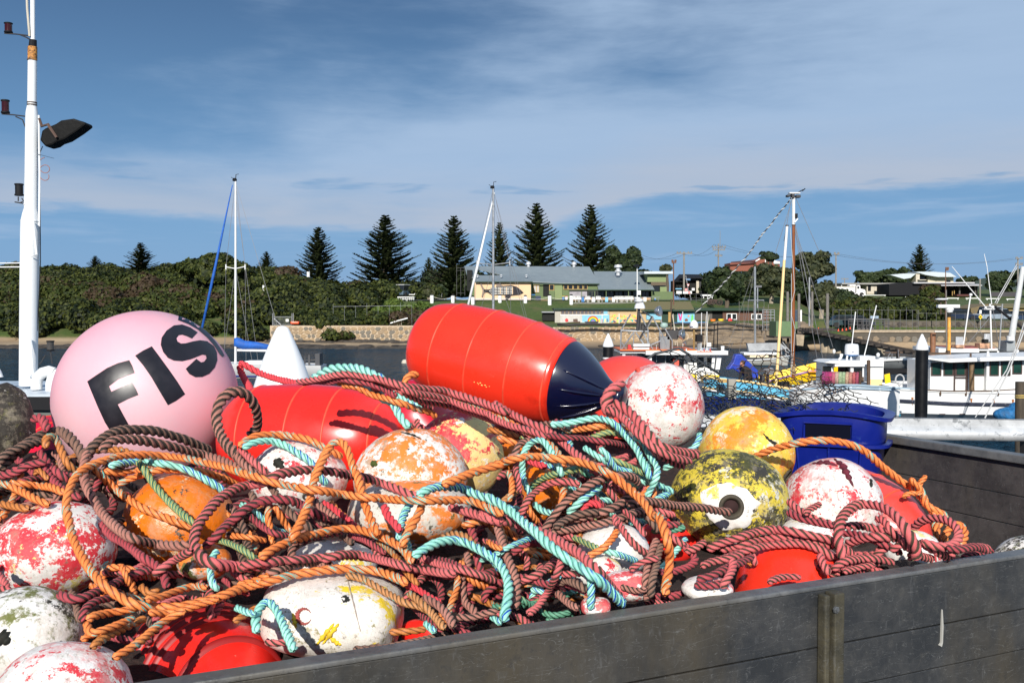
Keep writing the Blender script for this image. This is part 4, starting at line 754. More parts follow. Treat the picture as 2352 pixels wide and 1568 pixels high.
mb=MB();mb.tube([P(73.5,243,Y),P(74.5,140,Y)],[10*k,9.8*k],18);mb.build('upper_tube',MW,mast,smooth='auto');mb=MB();mb.tube([P(74.5,139,Y),P(74.6,108,Y)],[10.2*k]*2,18);mb.build('rust_band',M('rusty band',(.50,.22,.05),.7,var=.6,scale=14,stain=(.08,.03,.02),st=.5),mast,smooth='auto')
for v,w in((138,10.6),(236,11),(241,11),(508,21.6),(470,15)):mb=MB();mb.tube([P(73.5 if v<400 else 70,v+1.2,Y),P(73.5 if v<400 else 70,v-1.2,Y)],[w*k]*2,18);mb.build('weld_ring',BRN if v<400 else MW,mast)
mb=MB();mb.tube([P(75,108,Y),P(76,92,Y)],[9*k,8*k],12);mb.build('collar',BLKW,mast);mb=MB();mb.tube([P(75.5,92,Y),P(75,-30,Y)],5.2*k,12);mb.build('top_pole',MW,mast,smooth='auto');mb=MB();mb.tube([P(68,84,Y-.05),P(62.5,20,Y-.05),P(61,-30,Y-.05)],2.6*k,8);mb.build('aerial',CRMW,mast)
mb=MB();mb.tube([P(90,520,Y-.02),P(91,400,Y-.02),P(89,265,Y-.02)],2.2*k,6);mb.build('conduit',MW,mast);mb=MB();mb.tube([P(86,760,Y),P(93,600,Y-.02),P(91.5,400,Y),P(89,340,Y)],1.1*k,5);mb.build('cable',BLKW,mast)
for v0,v1,u0,u1 in((507,585,76,84),(778,860,70,76)):mb=MB();mb.tube([P(u0,v0,Y-.16),P(u1,v1,Y-.23),P(u0-4,v1+4,Y-.16)],[2*k,2.6*k,1.6*k],6);mb.build('bracket',MW,mast)
def lamp(u0,u1,v0,v1,mat,arm):
 l=thing('signal_lamp',arm[0],'lamp',P((u0+u1)/2,v1,Y));r=(u1-u0)/2*k;a=P((u0+u1)/2,v1,Y);h=(v1-v0)*k;mb=MB();mb.lathe(a,(0,0,1),[(h*.16,r*.85),(h*.86,r*.85)],18);mb.build('lens',mat,l,smooth='auto')
 for q0,q1 in((0,.16),(.86,1)):mb=MB();mb.lathe(a,(0,0,1),[(h*q0,r*.8),(h*q0+.005,r),(h*q1-.005,r),(h*q1,r*.85)],18);mb.build('rim',BLKW,l,smooth='auto')
 mb=MB()
 for s in arm[1]:mb.tube([P(*q,Y-.02)for q in s],1.5*k,6)
 mb.build('arm',M('black bracket',(.03,.028,.03),.6),l)
DR=M('dark red lens',(.035,.002,.003),.15)
lamp(10,29,53,76,DR,('top red signal lamp on a black arm left of the mast',[[(10,77),(38,79),(72,83)],[(45,80),(60,86),(70,92)]]));lamp(3,22,230,261,DR,('middle dark red signal lamp on an arm at the left edge',[[(4,262),(30,264),(62,268)],[(36,268),(52,275),(58,292)]]));lamp(34,54,422,450,BLKW,('lower black signal lamp just left of the mast',[[(34,464),(58,468)],[(42,452),(42,462)],[(50,455),(54,462),(46,466)]]))
lamp(107,125,782,806,M('smoky lens',(.06,.055,.05),.2),('small smoky lamp on a wire bracket above the white vent cowls',[[(104,815),(96,830),(90,838)],[(116,806),(118,820),(120,836)]]))
fl=thing('floodlight','large black hooded floodlight angled up right of the mast','floodlight',P(120,330,Y));mb=MB();outl=[(91,322),(96,300),(104,294),(128,284),(140,276),(168,272),(186,278),(194,280),(197,286),(176,302),(148,320),(130,326),(120,333),(104,337)]
mb.prism([P(u,v,Y-.16)for u,v in outl],(0,.32,0));mb.build('housing',M('black lamp housing',(.004,.004,.004),.6,var=.4,scale=10,spec=.15,bump=.5,bs=14),fl,bevel=.03);mb=MB();mb.tube([P(90,272,Y-.2),P(96,290,Y-.2),P(110,286,Y-.2),P(130,316,Y-.2)],[3*k,4*k,4*k,3*k],6);mb.build('yoke',M('rust brown yoke',(.10,.06,.045),.8),fl)
mb=MB();mb.tube([P(102,371,Y)+Vector((math.cos(q)*13*k*(1-q*.01),-.02*q*.1,math.sin(q)*13*k+(-.02*q)))for q in np.linspace(1.5,13,50)],.9*k,5);mb.build('cable_coil',M('faded red cable',(.30,.13,.10),.7),fl);mb=MB();mb.tube([P(98,336,Y),P(92,350,Y),P(92,366,Y)],1.0*k,5);mb.tube([P(86,354,Y-.05),P(124,364,Y-.05)],.6*k,4);mb.build('cable',BLKW,fl)
for i,(u,lab)in enumerate(((84,'left white gooseneck vent cowl at the mast foot'),(118,'right white gooseneck vent cowl beside the pink buoy'))):
 mb=MB();mb.tube([P(u,894+i*3,Y-.5),P(u,878+i*3,Y-.5),P(u+3,866+i*3,Y-.5),P(u+14,856+i*3,Y-.5),P(u+28,852+i*3,Y-.5),P(u+40,856+i*3,Y-.5)],12.5*k,16);solo(mb,'vent_cowl',BWH,lab,'vent cowl',smooth='auto')
mb=MB();mb.tube([P(-14,892,Y),P(-8,870,Y),P(0,852,Y),P(2,866,Y)],6*k,10);solo(mb,'vent_cowl',BWH,'small white vent cowl cut by the left edge','vent cowl',smooth='auto')
mb=MB();
for v in(605,614):mb.tube([P(-60,v,Y),P(47,v-1,Y)],1.4*k,6)
mb.tube([P(47,598,Y),P(47,640,Y)],1.8*k,6);solo(mb,'boom_stub',BWH,'white twin tube boom joining the mast from the left edge','boom')
def yacht(lab,um,v0,vdeck,Y,uL,uR,vw,furl,fcol,boomd,mastm,spread,bow='R',w=.085):
 t=thing('yacht',lab,'yacht',P(um,vw,Y));zd=[vdeck+2,vdeck,vdeck-2,vdeck-3]if bow=='R'else[vdeck-3,vdeck-2,vdeck,vdeck+2]
 rows=hull('hull',BWH,t,uL,uR,Y,zd,1.4,bow);deckf(t,rows,BW2,-.02);mb=MB();mb.tube([Vector(q[1])+Vector((0,-.03,-.25))for q in rows[:-3]],.07,5);mb.build('stripe',BNV,t)
 Ym=Y+1.4;mb=MB();mb.tube([P(um,vdeck,Ym),P(um,v0,Ym)],[w,w*.8],10);mb.build('mast',mastm,t,smooth='auto');mb=MB();mb.tube([P(furl[0],v0+10,Ym),P((furl[0]+furl[1])/2,(v0+vdeck)/2,Ym),P(furl[1],vdeck-15,Ym)],[.03,.10,.07],8);mb.build('furled_jib',fcol,t,smooth=True)
 vs2,hw=spread;mb=MB();mb.tube([P(um-hw,vs2-2,Ym),P(um,vs2+2,Ym),P(um+hw,vs2-3,Ym)],.035,5)
 for s in(-1,1):mb.tube([P(um+s*hw,vs2-8,Ym),P(um+s*hw,vs2+4,Ym)],.05,5)
 mb.build('spreader',mastm,t);mb=MB()
 for a_,b_ in(((um,v0+3),(um+boomd*1.45,vdeck-20)),((um,v0),(um+hw,vs2-3)),((um,v0),(um-hw,vs2-2)),((um+hw,vs2-3),(um+hw*1.1,vdeck)),((um-hw,vs2-2),(um-hw*1.2,vdeck)),((um,vs2),(um+hw*1.8,vdeck)),((um,vs2),(um-hw*1.4,vdeck)),((um,v0+30),(um+hw*2.4,vdeck))):mb.tube([P(*a_,Ym),P(*b_,Ym)],.014,3)
 mb.build('rigging',WIR,t);mb=MB();mb.tube([P(um,v0,Ym),P(um+1,v0-14,Ym),P(um+7,v0-15,Ym)],.03,4);mb.tube([P(um,v0,Ym),P(um-10,v0-8,Ym)],.02,4);mb.lathe(P(um-2,v0+1,Ym),(0,0,1),[(0,.14),(.1,.16),(.2,.1)],8);mb.build('wind_vane',BLKW,t);return t,Ym
t,Ym=yacht('white yacht with blue furled jib and blue sail cover behind the pink buoy',541,415,838,69,440,735,868,(534,449),BCOV,80,BWH,(615,22),'L')
mb=MB();mb.tube([P(541,776,Ym),P(545,786,Ym),P(560,792,Ym),P(590,793,Ym),P(640,800,Ym)],[.12,.36,.32,.24,.12],8);mb.build('sail_cover',BCOV,t,smooth=True);mb=MB();mb.tube([P(545,804,Ym),P(650,806,Ym)],.08,8);mb.build('boom',BWH,t)
mb=MB();mb.sb(560,829,690,840,70,1.4);mb.build('coach_roof',BWH,t,bevel=.08);mb=MB();mb.sb(708,815,712,858,69.5,.1);mb.sb(724,812,734,852,69.5,1.2);mb.tube([P(690,828,69.6),P(735,826,69.6)],.04,5);mb.tube([P(700,845,69.6),P(700,818,69.6)],.05,5);mb.build('stern_gear',M('dark stern gear',(.06,.06,.065),.7),t)
yacht('yacht whose slim grey mast and white furled jib rise behind the orange red buoy',1133,432,800,72,1020,1300,845,(1136,1055),BWH,62,ALU,(606,38),'L',.10)
t=thing('yacht','small cream and white yacht with a loose grey sail cover moored beyond the cream mast','yacht',P(1760,838,84));Y=84;rows=hull('hull',M('cream white hull',(.70,.68,.60),.4),t,1712,1816,Y,[828,826,823,818],1.3,'R');deckf(t,rows,BCR,-.02);capr(t,rows,.05,BWH)
mb=MB();mb.rb('b6',1735,945,2130,975,Y+.5,1.6);mb.build('cabin_top',BWH,t,bevel=.08);mb=MB();mb.rb('b6',1800,962,2115,1000,Y+.6,1.4);mb.build('cabin_side',M('cream cabin',(.62,.55,.40),.6),t)
for x in(2005,2065):mb=MB();mb.rb('b6',x,962,x+45,995,Y+.57,.05);mb.build('window',GLS,t)
mb=MB();mb.prism([PR('b6',x,y,Y+.8)for x,y in((1770,845),(2130,838),(2215,900),(2120,930),(1960,925),(1790,935))],(0,.5,0));mb.build('grey_cover',M('grey mesh cover',(.33,.34,.35),.8,var=.25,scale=2),t)
post(t,'mast',ALU,'b6',1857,0,950,Y+1,.09,1855);post(t,'short_mast',ALU,'b6',1884,232,455,Y+1.5,.06);mb=MB();mb.rb('b6',1840,206,1930,228,Y+1.4,.1);mb.build('radar_rack',WIR,t);lines(t,'spreader',ALU,.04,(('b6',1775,370),('b6',1955,368)),Y=Y+1);lines(t,'rigging',WIR,.014,(('b6',1857,0),('b6',1680,950)),(('b6',1857,0),('b6',1555,900)),(('b6',1955,368),('b6',1960,950)),(('b6',2160,840),('b6',2240,915)),(('b6',2150,860),('b6',2200,990)),Y=Y+1)
lines(t,'stern_rail',LWIR,.03,(('b6',2160,830),('b6',2240,930)),(('b6',2150,860),('b6',2150,980)),(('b6',2190,880),('b6',2200,980)),(('b6',2140,900),('b6',2230,950)),Y=Y)
t=thing('fishing_boat','white fishing boat with orange edged wheelhouse roof and alloy radar gantry','boat',PR('b11',1100,900,44));Y=44
part('roof',BWH,t,('b11',625,690,2200,768,Y,3.2),('b11',130,690,624,735,Y+.3,2.6));part('roof_deck',ORD,t,('b11',130,668,1600,689,Y+.15,2.9),('b11',1600,700,1900,714,Y-.01,.2));part('roof_post',BWH,t,('b11',175,735,230,860,Y+.4,.2))
for x0,x1,x2,x3 in((690,745,670,720),(1990,2080,1960,2040),(1900,1960,1880,1930)):poly(t,'stanchion',BWH,'b11',[(x0,770),(x1,770),(x3,1050),(x2,1050)],Y+.3,.12)
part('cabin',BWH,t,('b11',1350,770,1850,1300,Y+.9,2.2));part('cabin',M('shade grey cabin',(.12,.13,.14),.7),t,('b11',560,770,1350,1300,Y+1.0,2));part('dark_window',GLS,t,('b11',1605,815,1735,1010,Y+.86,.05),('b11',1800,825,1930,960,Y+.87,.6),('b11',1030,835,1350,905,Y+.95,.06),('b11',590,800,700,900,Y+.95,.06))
part('white_panel',BWH,t,('b11',1420,920,1600,1150,Y+.6,.2),('b11',1690,1080,2020,1160,Y+.4,.8));part('yellow_bin',BYL,t,('b11',1740,1155,1935,1300,Y+.2,.8),('b11',1440,1150,1600,1310,Y+.25,.8),('b11',1950,1160,2030,1240,Y+.3,.8));rows=hull('hull',BWH,t,1440,1700,Y,[900,895,892,896],1.8);mb=MB();mb.rb('b11',1150,840,1265,1010,Y+.5,.3);mb.build('hanging_coat',M('red white cloth',(.6,.10,.07),.8,var=.8,scale=4),t,bevel=.04)
g=[];GY=Y+.5
def gt(name,r,mat,*pp):
 mb=MB();mb.tube([PR(*q)for q in pp],r,7);mb.build(name,mat,t,smooth='auto')
for q in(((140,660),(150,290),(330,-10)),((660,660),(665,290),(510,-20)),((160,660),(390,340)),((640,640),(430,340)),((150,300),(660,318)),((760,660),(680,540),(540,300)),((160,540),(250,660)),((1000,660),(1000,500),(740,20)),((1130,670),(1130,500),(1000,280),(900,100)),((890,320),(915,670)),((720,580),(910,495)),((655,240),(750,60))):gt('gantry_tube',.034,ALU,*[('b11',x,y,GY)for x,y in q])
gt('ladder_post',.07,M('dark gantry steel',(.035,.033,.035),.6),('b11',460,300,GY),('b11',490,-120,GY));gt('ladder_post',.05,M('dark gantry steel',(.035,.033,.035),.6),('b11',500,470,GY),('b11',740,40,GY),('b11',560,-60,GY))
part('dark_box',M('dark gantry steel',(.035,.033,.035),.6),t,('b11',470,-40,530,290,GY+.2,.3),('b11',540,200,640,280,GY+.2,.3),('b6',890,700,1010,800,GY,.4));gt('strut',.02,ALU,('b11',400,300,GY),('b11',370,830,GY))
part('grey_locker',M('grey locker',(.20,.21,.22),.6),t,('b11',915,420,1080,680,GY,.8));part('tender',BWH,t,('b11',385,560,695,610,GY-.3,.5),('b11',385,632,690,665,GY-.3,.5));part('fender',REDP,t,('b11',285,575,340,625,GY-.3,.3),('b11',285,630,350,672,GY-.3,.3))
RD2=M('radar white',(.72,.72,.72),.4);mb=MB();mb.ball(PR('b6',560,352,GY),(.16,.3,.08),12,8);mb.ball(PR('b6',575,375,GY),(.2,.3,.11),12,8);mb.build('radar_scanner',RD2,t,smooth=True);mb=MB();mb.lathe(PR('b6',585,460,GY),(0,0,1),[(0,.24),(.12,.22),(.22,.17),(.32,.14)],14);mb.build('radar_base',RD2,t,smooth='auto');part('roof_light',RD2,t,('b6',555,262,597,310,GY,.3))
for(x,y,r_,tilt)in((805,490,.23,.3),(1060,745,.23,.2),(1090,840,.1,.1)):
 c=PR('b6',x,y,GY-.2);ax=Vector((.85,-.5,tilt*.4)).normalized();mb=MB();mb.lathe(c,ax,[(-r_*1.0,r_*.25),(-r_*.75,r_*.65),(-r_*.3,r_*.92),(r_*.1,r_),(r_*.16,r_*.98),(r_*.14,r_*.9)],22);mb.build('spotlight',M('polished reflector',(.55,.53,.52),.22,metal=.85),t,smooth=True)
mb=MB();mb.tube([PR('b6',815,655,GY),PR('b6',850,648,GY),PR('b6',890,645,GY)],[.08,.14,.1],12);mb.build('horn',M('pale green horn',(.30,.42,.38),.5),t,smooth=True)
c=PR('b11',1545,258,GY);r_=85/5.113*.6125*44/F;mb=MB();mb.lathe(c,(0,0,1),[(0,r_*.93),(r_*.1,r_),(r_*.9,r_*.96),(r_*1.4,r_*.76),(r_*1.75,r_*.45),(r_*1.9,.02)],26);mb.build('satellite_dome',RD2,t,smooth=True)
for i in range(7):mb=MB();a=PR('b11',1478+i*12,229,GY-r_-.005+abs(i-3)*.012);mb.box((a.x-.012,a.y,a.z-.02),(a.x+.008,a.y+.02,a.z+.012));mb.build('dome_lettering',BNV,t)
gt('dome_post',.045,M('brass brown post',(.30,.19,.07),.45,metal=.3),('b11',1545,700,GY),('b11',1545,265,GY))
for x0,y0,x1,y1,m_,w_ in((1680,690,1692,-40,BWH,.017),(1795,660,1795,-60,BWH,.017),(1740,650,1835,0,CRMW,.013),(1745,640,1775,20,CRMW,.012),(1920,640,1938,180,BLKW,.022),(1993,640,2003,140,BLKW,.022),(1335,610,1330,-60,BWH,.016),(1190,580,1145,-20,CRMW,.016),(1235,600,1130,0,CRMW,.016),(1100,690,1110,-300,BRN,.03),(827,900,827,520,LWIR,.014),(998,920,995,520,LWIR,.014),(2120,880,2300,520,WIR,.01)):gt('aerial',w_,m_,('b11',x0,y0,GY+.1),('b11',x1,y1,GY+.1))
mb=MB();mb.tube([PR('b6',912,610,GY),PR('b6',914,500,GY)],.06,10);mb.build('insulator',TANW,t);part('dark_motor',BLKW,t,('b11',1600,380,1715,520,GY,.4));mb=MB();mb.tube([PR('b11',1640,700,GY+.2),PR('b11',1650,530,GY+.2)],[.1,.1],12);mb.build('grey_drum',M('grey locker',(.20,.21,.22),.6),t);mb=MB();mb.tube([PR('b11',2092,715,GY-.2),PR('b11',2096,598,GY-.2)],[.065,.085],12);mb.build('exhaust_funnel',BWH,t,smooth='auto');part('small_sign',BWH,t,('b11',1808,535,1876,612,GY,.06));part('black_cover',BLKW,t,('b11',1910,660,2060,715,GY-.3,.6));part('small_fitting',RD2,t,('b11',1665,670,1690,700,Y,.1),('b11',1785,640,1805,700,Y,.1),('b11',1390,650,1410,690,Y,.1));part('red_fitting',REDP,t,('b11',1735,660,1752,700,Y,.1),('b11',1850,650,1868,705,Y,.1))
t=thing('fishing_boat','light blue wooden fishing boat with cream trim, cream mast and brown mast','boat',P(1800,930,41));Y=41
rows=hull('hull',LBL,t,1660,1895,Y,[872,880,893,899],1.5,'L',flare=.9);capr(t,rows,.05,BCR);capr(t,rows,.04,BCR,'rub_strake',-.42);capr(t,rows,.035,BWH,'white_strake',-.50);deckf(t,rows,BRN,-.1)
rows=hull('lower_hull',BNV,t,1600,1980,Y-.35,[908,914,928,940],1.9,None)
post(t,'cream_mast',BCR,'b7',410,540,1500,Y+1.2,.065,472,.058);post(t,'cream_mast_top',BWH,'b7',474,290,539,Y+1.2,.06,493,.055);post(t,'mast_cap',BRN,'b7',493,282,290,Y+1.2,.07)
B2=thing('boat_mast','varnished brown mast with white top and floodlight cluster, wrapped with rope','mast',PR('b7',537,1420,Y+1.8));post(B2,'lower_spar',VARN,'b7',537,285,1410,Y+1.8,.074,541,.06,14);post(B2,'white_top',BWH,'b7',541,80,284,Y+1.8,.065,541,.065,14);post(B2,'band',BRN,'b7',541,278,286,Y+1.8,.08)
mb=MB();
for x0,y0,x1,y1 in((495,58,518,74),(530,50,550,82),(562,60,595,80)):mb.rb('b7',x0,y0,x1,y1,Y+1.65,.3)
mb.build('lamp_cluster',M('dark gantry steel',(.035,.033,.035),.6),B2,bevel=.02);part('lamp_bar',BWH,B2,('b7',512,41,590,50,Y+1.7,.3));lines(B2,'wind_vane',BLKW,.025,(('b7',575,42),('b7',612,22)),(('b7',605,32),('b7',626,14)),Y=Y+1.8);part('side_lamp',BLKW,B2,('b7',553,197,572,232,Y+1.7,.2));lines(B2,'lamp_bracket',BWH,.03,(('b7',545,265),('b7',572,234)),Y=Y+1.7)
mb=MB();
for i in range(7):c=PR('b7',537,1310+i*11,Y+1.8);mb.tube([c+Vector((math.cos(q)*.10,math.sin(q)*.10,.02*math.sin(q*2+i)))for q in np.linspace(0,6.28,13)],.022,5)
mb.build('rope_wrap',M('tan lashing',(.42,.32,.18),.9),B2,smooth=True)
st=[(523,85),(490,130),(430,200),(372,280),(310,350),(262,420),(215,490),(140,575),(60,670),(0,735),(-90,830),(-180,930)]
mb=MB();mb.tube([PR('b7',x,y,Y+1.7+i*.35)for i,(x,y)in enumerate(st)],.026,6);o=solo(mb,'stay_rope',M('black stay',(.05,.05,.055),.7),'rope wrapped stay sloping from the brown mast head down left','stay');mb=MB();sp=crom([PR('b7',x,y,Y+1.7+i*.35)for i,(x,y)in enumerate(st)],.05)if 'crom'in globals()else None
for i in range(len(st)-1):
 a=PR('b7',*st[i],Y+1.7+i*.35);b=PR('b7',*st[i+1],Y+1.7+(i+1)*.35);m_=9;u_=(b-a).normalized().orthogonal().normalized();w_=(b-a).normalized().cross(u_)
 mb.tube([a.lerp(b,j/m_)+(u_*math.cos(j*1.2+i)+w_*math.sin(j*1.2+i))*.022 for j in range(m_+1)],.020,5)
tag(mb.build('wrapping',M('white wrapping',(.74,.74,.72),.8),o),None,None)
lines(t,'rigging',WIR,.012,(('b7',555,80),('b7',728,475)),(('b7',555,285),('b7',760,1280)),(('b7',528,100),('b7',410,480)),(('b7',545,290),('b7',720,1300)),(('b7',520,110),('b7',470,400)),(('b7',545,290),('b7',640,700)),(('b7',550,300),('b7',830,1180)),Y=Y+1.8)
lines(t,'halyard',LWIR,.013,(('b7',515,300),('b7',550,760),('b7',527,850),('b7',527,950),('b7',552,1050),('b7',530,1320)),(('b7',525,640),('b7',523,1400)),Y=Y+1.7)
part('bow_post',M('grey concrete post',(.30,.28,.24),.9,var=.2),t,('b12',470,620,620,1000,Y-.4,.35));part('bow_panel',TANW,t,('b12',290,640,440,690,Y,.4));mb=MB();mb.lathe(PR('b12',1265,470,Y+.6),Vector((.3,-1,0)),[(0,.02),(.02,.15),(.06,.16),(.1,.13)],20);mb.lathe(PR('b12',1180,470,Y+.8),Vector((.3,-1,0)),[(0,.02),(.02,.13),(.2,.13)],18);mb.build('winch_drum',M('grey winch',(.28,.28,.29),.5,metal=.4),t,smooth='auto');part('winch_frame',M('dark gantry steel',(.035,.033,.035),.6),t,('b12',1110,540,1170,700,Y+.6,.4),('b12',1230,540,1256,700,Y+.6,.3),('b12',950,700,1300,780,Y+.5,.6));part('crate',BLKW,t,('b12',1470,680,1640,760,Y+.5,.5));part('cream_block',BCR,t,('b12',1420,790,1540,890,Y+.3,.4))
mb=MB();rg=random.Random(6)
for i in range(26):
 c=PR('b12',rg.uniform(1640,2150),rg.uniform(690,900),Y+rg.uniform(.3,.9));
 if c:mb.tube([c+Vector((rg.uniform(-.35,.35),rg.uniform(-.2,.2),rg.uniform(-.12,.12)))for _ in range(6)],.022,5)
mb.ball(PR('b12',1900,850,Y+.8),(.5,.4,.17),14,8);o=mb.build('net_heap',M('green red net',(.10,.13,.10),.95,var=.4,scale=9,stain=(.28,.07,.07),st=.52,bump=1,bs=22,bd=.05),None);tag(o,'heap of green and red fishing net on the light blue boat','fishing net')
mb=MB();mb.prism([PR('b12',x,y,Y+1.6)for x,y in((610,150),(720,140),(770,190),(1040,460),(1040,600),(900,640),(560,420),(450,440),(560,300))],(0,.5,0));solo(mb,'tarpaulin',M('royal blue tarpaulin',(.006,.035,.35),.5,var=.25,scale=3,bump=.4,bs=4,bd=.05),'royal blue tarpaulin tent on the light blue boat','tarpaulin',bevel=.04)
pr=thing('person','person in a black top bent over on the light blue boat, seen through netting','person',PR('b12',830,620,Y+1.2));Yp=Y+1.2
def skinfig(name,verts,edges,mat,par,sub=2):
 me=bpy.data.meshes.new(name);o=parent_loc(par);me.from_pydata([tuple(Vector(v[:3])-o)for v in verts],edges,[]);me.materials.append(mat);ob=bpy.data.objects.new(name,me);COL.objects.link(ob);ob.parent=par
 md=ob.modifiers.new('skin','SKIN');md.use_smooth_shade=True
 for i,v in enumerate(verts):me.skin_vertices[0].data[i].radius=(v[3],v[3])
 me.skin_vertices[0].data[0].use_root=True;ob.modifiers.new('sub','SUBSURF').levels=sub;ob.modifiers['sub'].render_levels=sub;return ob
B_=PR('b12',870,570,Yp);HH=PR('b12',775,405,Yp);NK=PR('b12',752,360,Yp)
bd=[(B_.x,B_.y,B_.z,.17),((B_.x+HH.x)/2,Yp-.03,(B_.z+HH.z)/2+.03,.18),(HH.x,Yp,HH.z,.17),(NK.x,Yp,NK.z,.06),(HH.x,Yp-.2,HH.z,.085),(HH.x-.02,Yp-.3,HH.z-.28,.06),(HH.x-.12,Yp-.38,HH.z-.5,.045),(HH.x,Yp+.2,HH.z,.085),(HH.x-.1,Yp+.25,HH.z-.28,.06),(HH.x-.2,Yp+.1,HH.z-.5,.045),(B_.x+.02,Yp-.12,B_.z-.05,.11),(B_.x-.12,Yp-.14,B_.z-.42,.085),(B_.x-.02,Yp-.14,B_.z-.82,.06),(B_.x+.02,Yp+.12,B_.z-.05,.11),(B_.x-.08,Yp+.14,B_.z-.42,.085),(B_.x+.05,Yp+.14,B_.z-.82,.06)]
skinfig('body',bd,[(0,1),(1,2),(2,3),(2,4),(4,5),(5,6),(2,7),(7,8),(8,9),(0,10),(10,11),(11,12),(0,13),(13,14),(14,15)],M('black clothing',(.012,.011,.013),.9),pr)
mb=MB();c=PR('b12',735,325,Yp);mb.ball(c,(.095,.085,.125),18,12);mb.ball(c+Vector((-.09,-.03,-.01)),(.022,.018,.025),8,6);mb.ball(c+Vector((0,-.085,.0)),(.02,.012,.03),8,6);mb.build('head',M('skin',(.42,.20,.13),.6),pr,smooth=True)
mb=MB();mb.ball(c+Vector((.02,.01,.035)),(.105,.098,.115),16,10);mb.build('hair',M('brown hair',(.06,.03,.015),.8),pr,smooth=True)
t=thing('fishing_boat','bright yellow boat hull with mauve gunwale behind the brown mast','boat',P(1850,880,50));rows=hull('hull',BYL,t,1765,1925,50,[875,862,850,838],1.5,None);capr(t,rows,.05,M('mauve gunwale',(.42,.22,.42),.5));part('step',M('orange shelf',(.80,.32,.03),.5),t,('b12',2010,470,2180,490,49.8,.3));part('recess',M('ochre recess',(.45,.27,.01),.7),t,('b12',2030,570,2160,588,49.9,.2),('b12',2010,605,2170,650,49.9,.2));mb=MB();mb.tube([PR('b12',2095,450,50),PR('b12',2080,390,50),PR('b12',2030,350,50),PR('b12',2010,385,50)],[.10,.08,.07,.05],10);mb.build('bollard',BYL,t,smooth=True)
t=thing('fishing_boat','white fishing boat with net drum, radar dome and small square wheelhouse','boat',P(1960,930,38));Y=38
rows=hull('hull',BWH,t,1868,2075,Y,[905,888,886,890,893],1.7,'L',flare=.95);capr(t,rows,.035,M('pale blue rail',(.32,.42,.50),.5));deckf(t,rows,BW2,-.15)
part('wheelhouse',BWH,t,('b8',205,1050,478,1170,Y+1,1.6),('b8',0,1040,60,1250,Y+1.2,1.4));part('wheelhouse_front',BWH,t,('b8',355,1000,475,1169,Y+.9,.08));part('cream_side',BCR,t,('b8',358,1170,468,1275,Y+.9,.3));part('roof',BWH,t,('b8',70,1042,480,1062,Y+.8,2));poly(t,'roof_slope',BWH,'b8',[(-20,1030),(30,1012),(470,1015),(480,1045),(280,1052)],Y+.82,1.5);part('roof_pod',BWH,t,('b8',280,975,410,1015,Y+1.2,.8),('b8',445,990,480,1045,Y+1,1));part('window',GLS,t,('b8',100,1062,200,1130,Y+1.3,.1),('b8',228,1075,300,1150,Y+.96,.05),('b8',-30,1060,40,1130,Y+1.15,.06));part('window_post',BWH,t,('b8',200,1050,226,1170,Y+.93,.1),('b8',300,1062,356,1180,Y+.92,.1))
post(t,'samson_post',BRN,'b8',352,1008,1215,Y+.4,.065);c=PR('b8',210,970,Y+1.5);r_=60/2.2405*.6125*Y/F;mb=MB();mb.lathe(c,(0,0,1),[(0,r_*.8),(.03,r_),(.12,r_),(.14,r_*1.01),(.36,r_*.97),(.44,r_*.85),(.47,.02)],28);mb.build('radar_dome',RD2,t,smooth='auto');mb=MB();mb.lathe(c,(0,0,1),[(-.015,r_*.8),(.02,r_*.99),(.045,r_*1.01)],28);mb.build('dome_band',BLUEP,t)
for i in range(6):a=PR('b8',222+i*8,940,c.y-r_*(1-.02*i*i*.3)-.01+.01*i);mb=MB();mb.box((a.x-.02,a.y,a.z-.03),(a.x+.015,a.y+.05,a.z+.02));mb.build('dome_lettering',BNV,t)
lines(t,'dome_stand',RD2,.04,(('b8',205,1015),('b8',205,960)),(('b8',165,1015),('b8',175,960)),Y=Y+1.4);lines(t,'aerial',BWH,.022,(('b8',207,915),('b8',242,602)),(('b8',315,972),('b8',418,548)),Y=Y+1.4);mb=MB();mb.tube([PR('b8',100,1010,Y+1),PR('b8',120,985,Y+1),PR('b8',125,955,Y+1)],[.06,.05,.07],10);mb.ball(PR('b8',432,965,Y+1),(.07,.07,.09),12,8);mb.ball(PR('b8',62,935,Y+1),(.06,.06,.09),10,6);mb.build('deck_light',BWH,t,smooth=True)
lines(t,'deck_rail',M('pale blue rail',(.32,.42,.50),.5),.035,(('b8',20,1215),('b8',250,1215),('b8',450,1228),('b8',745,1250)),(('b8',0,1240),('b8',300,1245),('b8',560,1258)),Y=Y-.05);part('rail_post',BWH,t,('b8',195,1215,213,1262,Y-.03,.08),('b8',440,1228,456,1270,Y-.03,.08))
dr=thing('net_drum','net drum wound with pink, pale green and red netting beside the wheelhouse','net drum',PR('b8',180,1240,Y+.3));c1=PR('b8',283,1170,Y+.25);ax=Vector((-.93,.36,.02)).normalized();R_=60/2.2405*.6125*Y/F
DC=[(.30,.06,.10),(.38,.09,.09),(.40,.18,.14),(.45,.30,.20),(.26,.35,.20),(.30,.38,.22),(.42,.28,.22),(.40,.10,.14),(.36,.03,.12),(.30,.03,.12),(.26,.04,.14)]
for i,c_ in enumerate(DC):mb=MB();mb.lathe(c1,ax,[(.05+i*.12,R_*.95),(.08+i*.12,R_*(1.04-.015*i)),(.13+i*.12,R_*(1.05-.015*i)),(.167+i*.12,R_*.95)],22);mb.build('net_band',M('drum net %d'%i,c_,.95,var=.4,scale=16,bump=1,bs=40,bd=.03),dr,smooth=True)
mb=MB();c0_=c1;a_=ax.orthogonal().normalized();b_=ax.cross(a_);ring=lambda rr_,d:[c0_+ax*d+(a_*math.cos(q)+b_*math.sin(q))*rr_ for q in np.linspace(0,2*math.pi,25)]
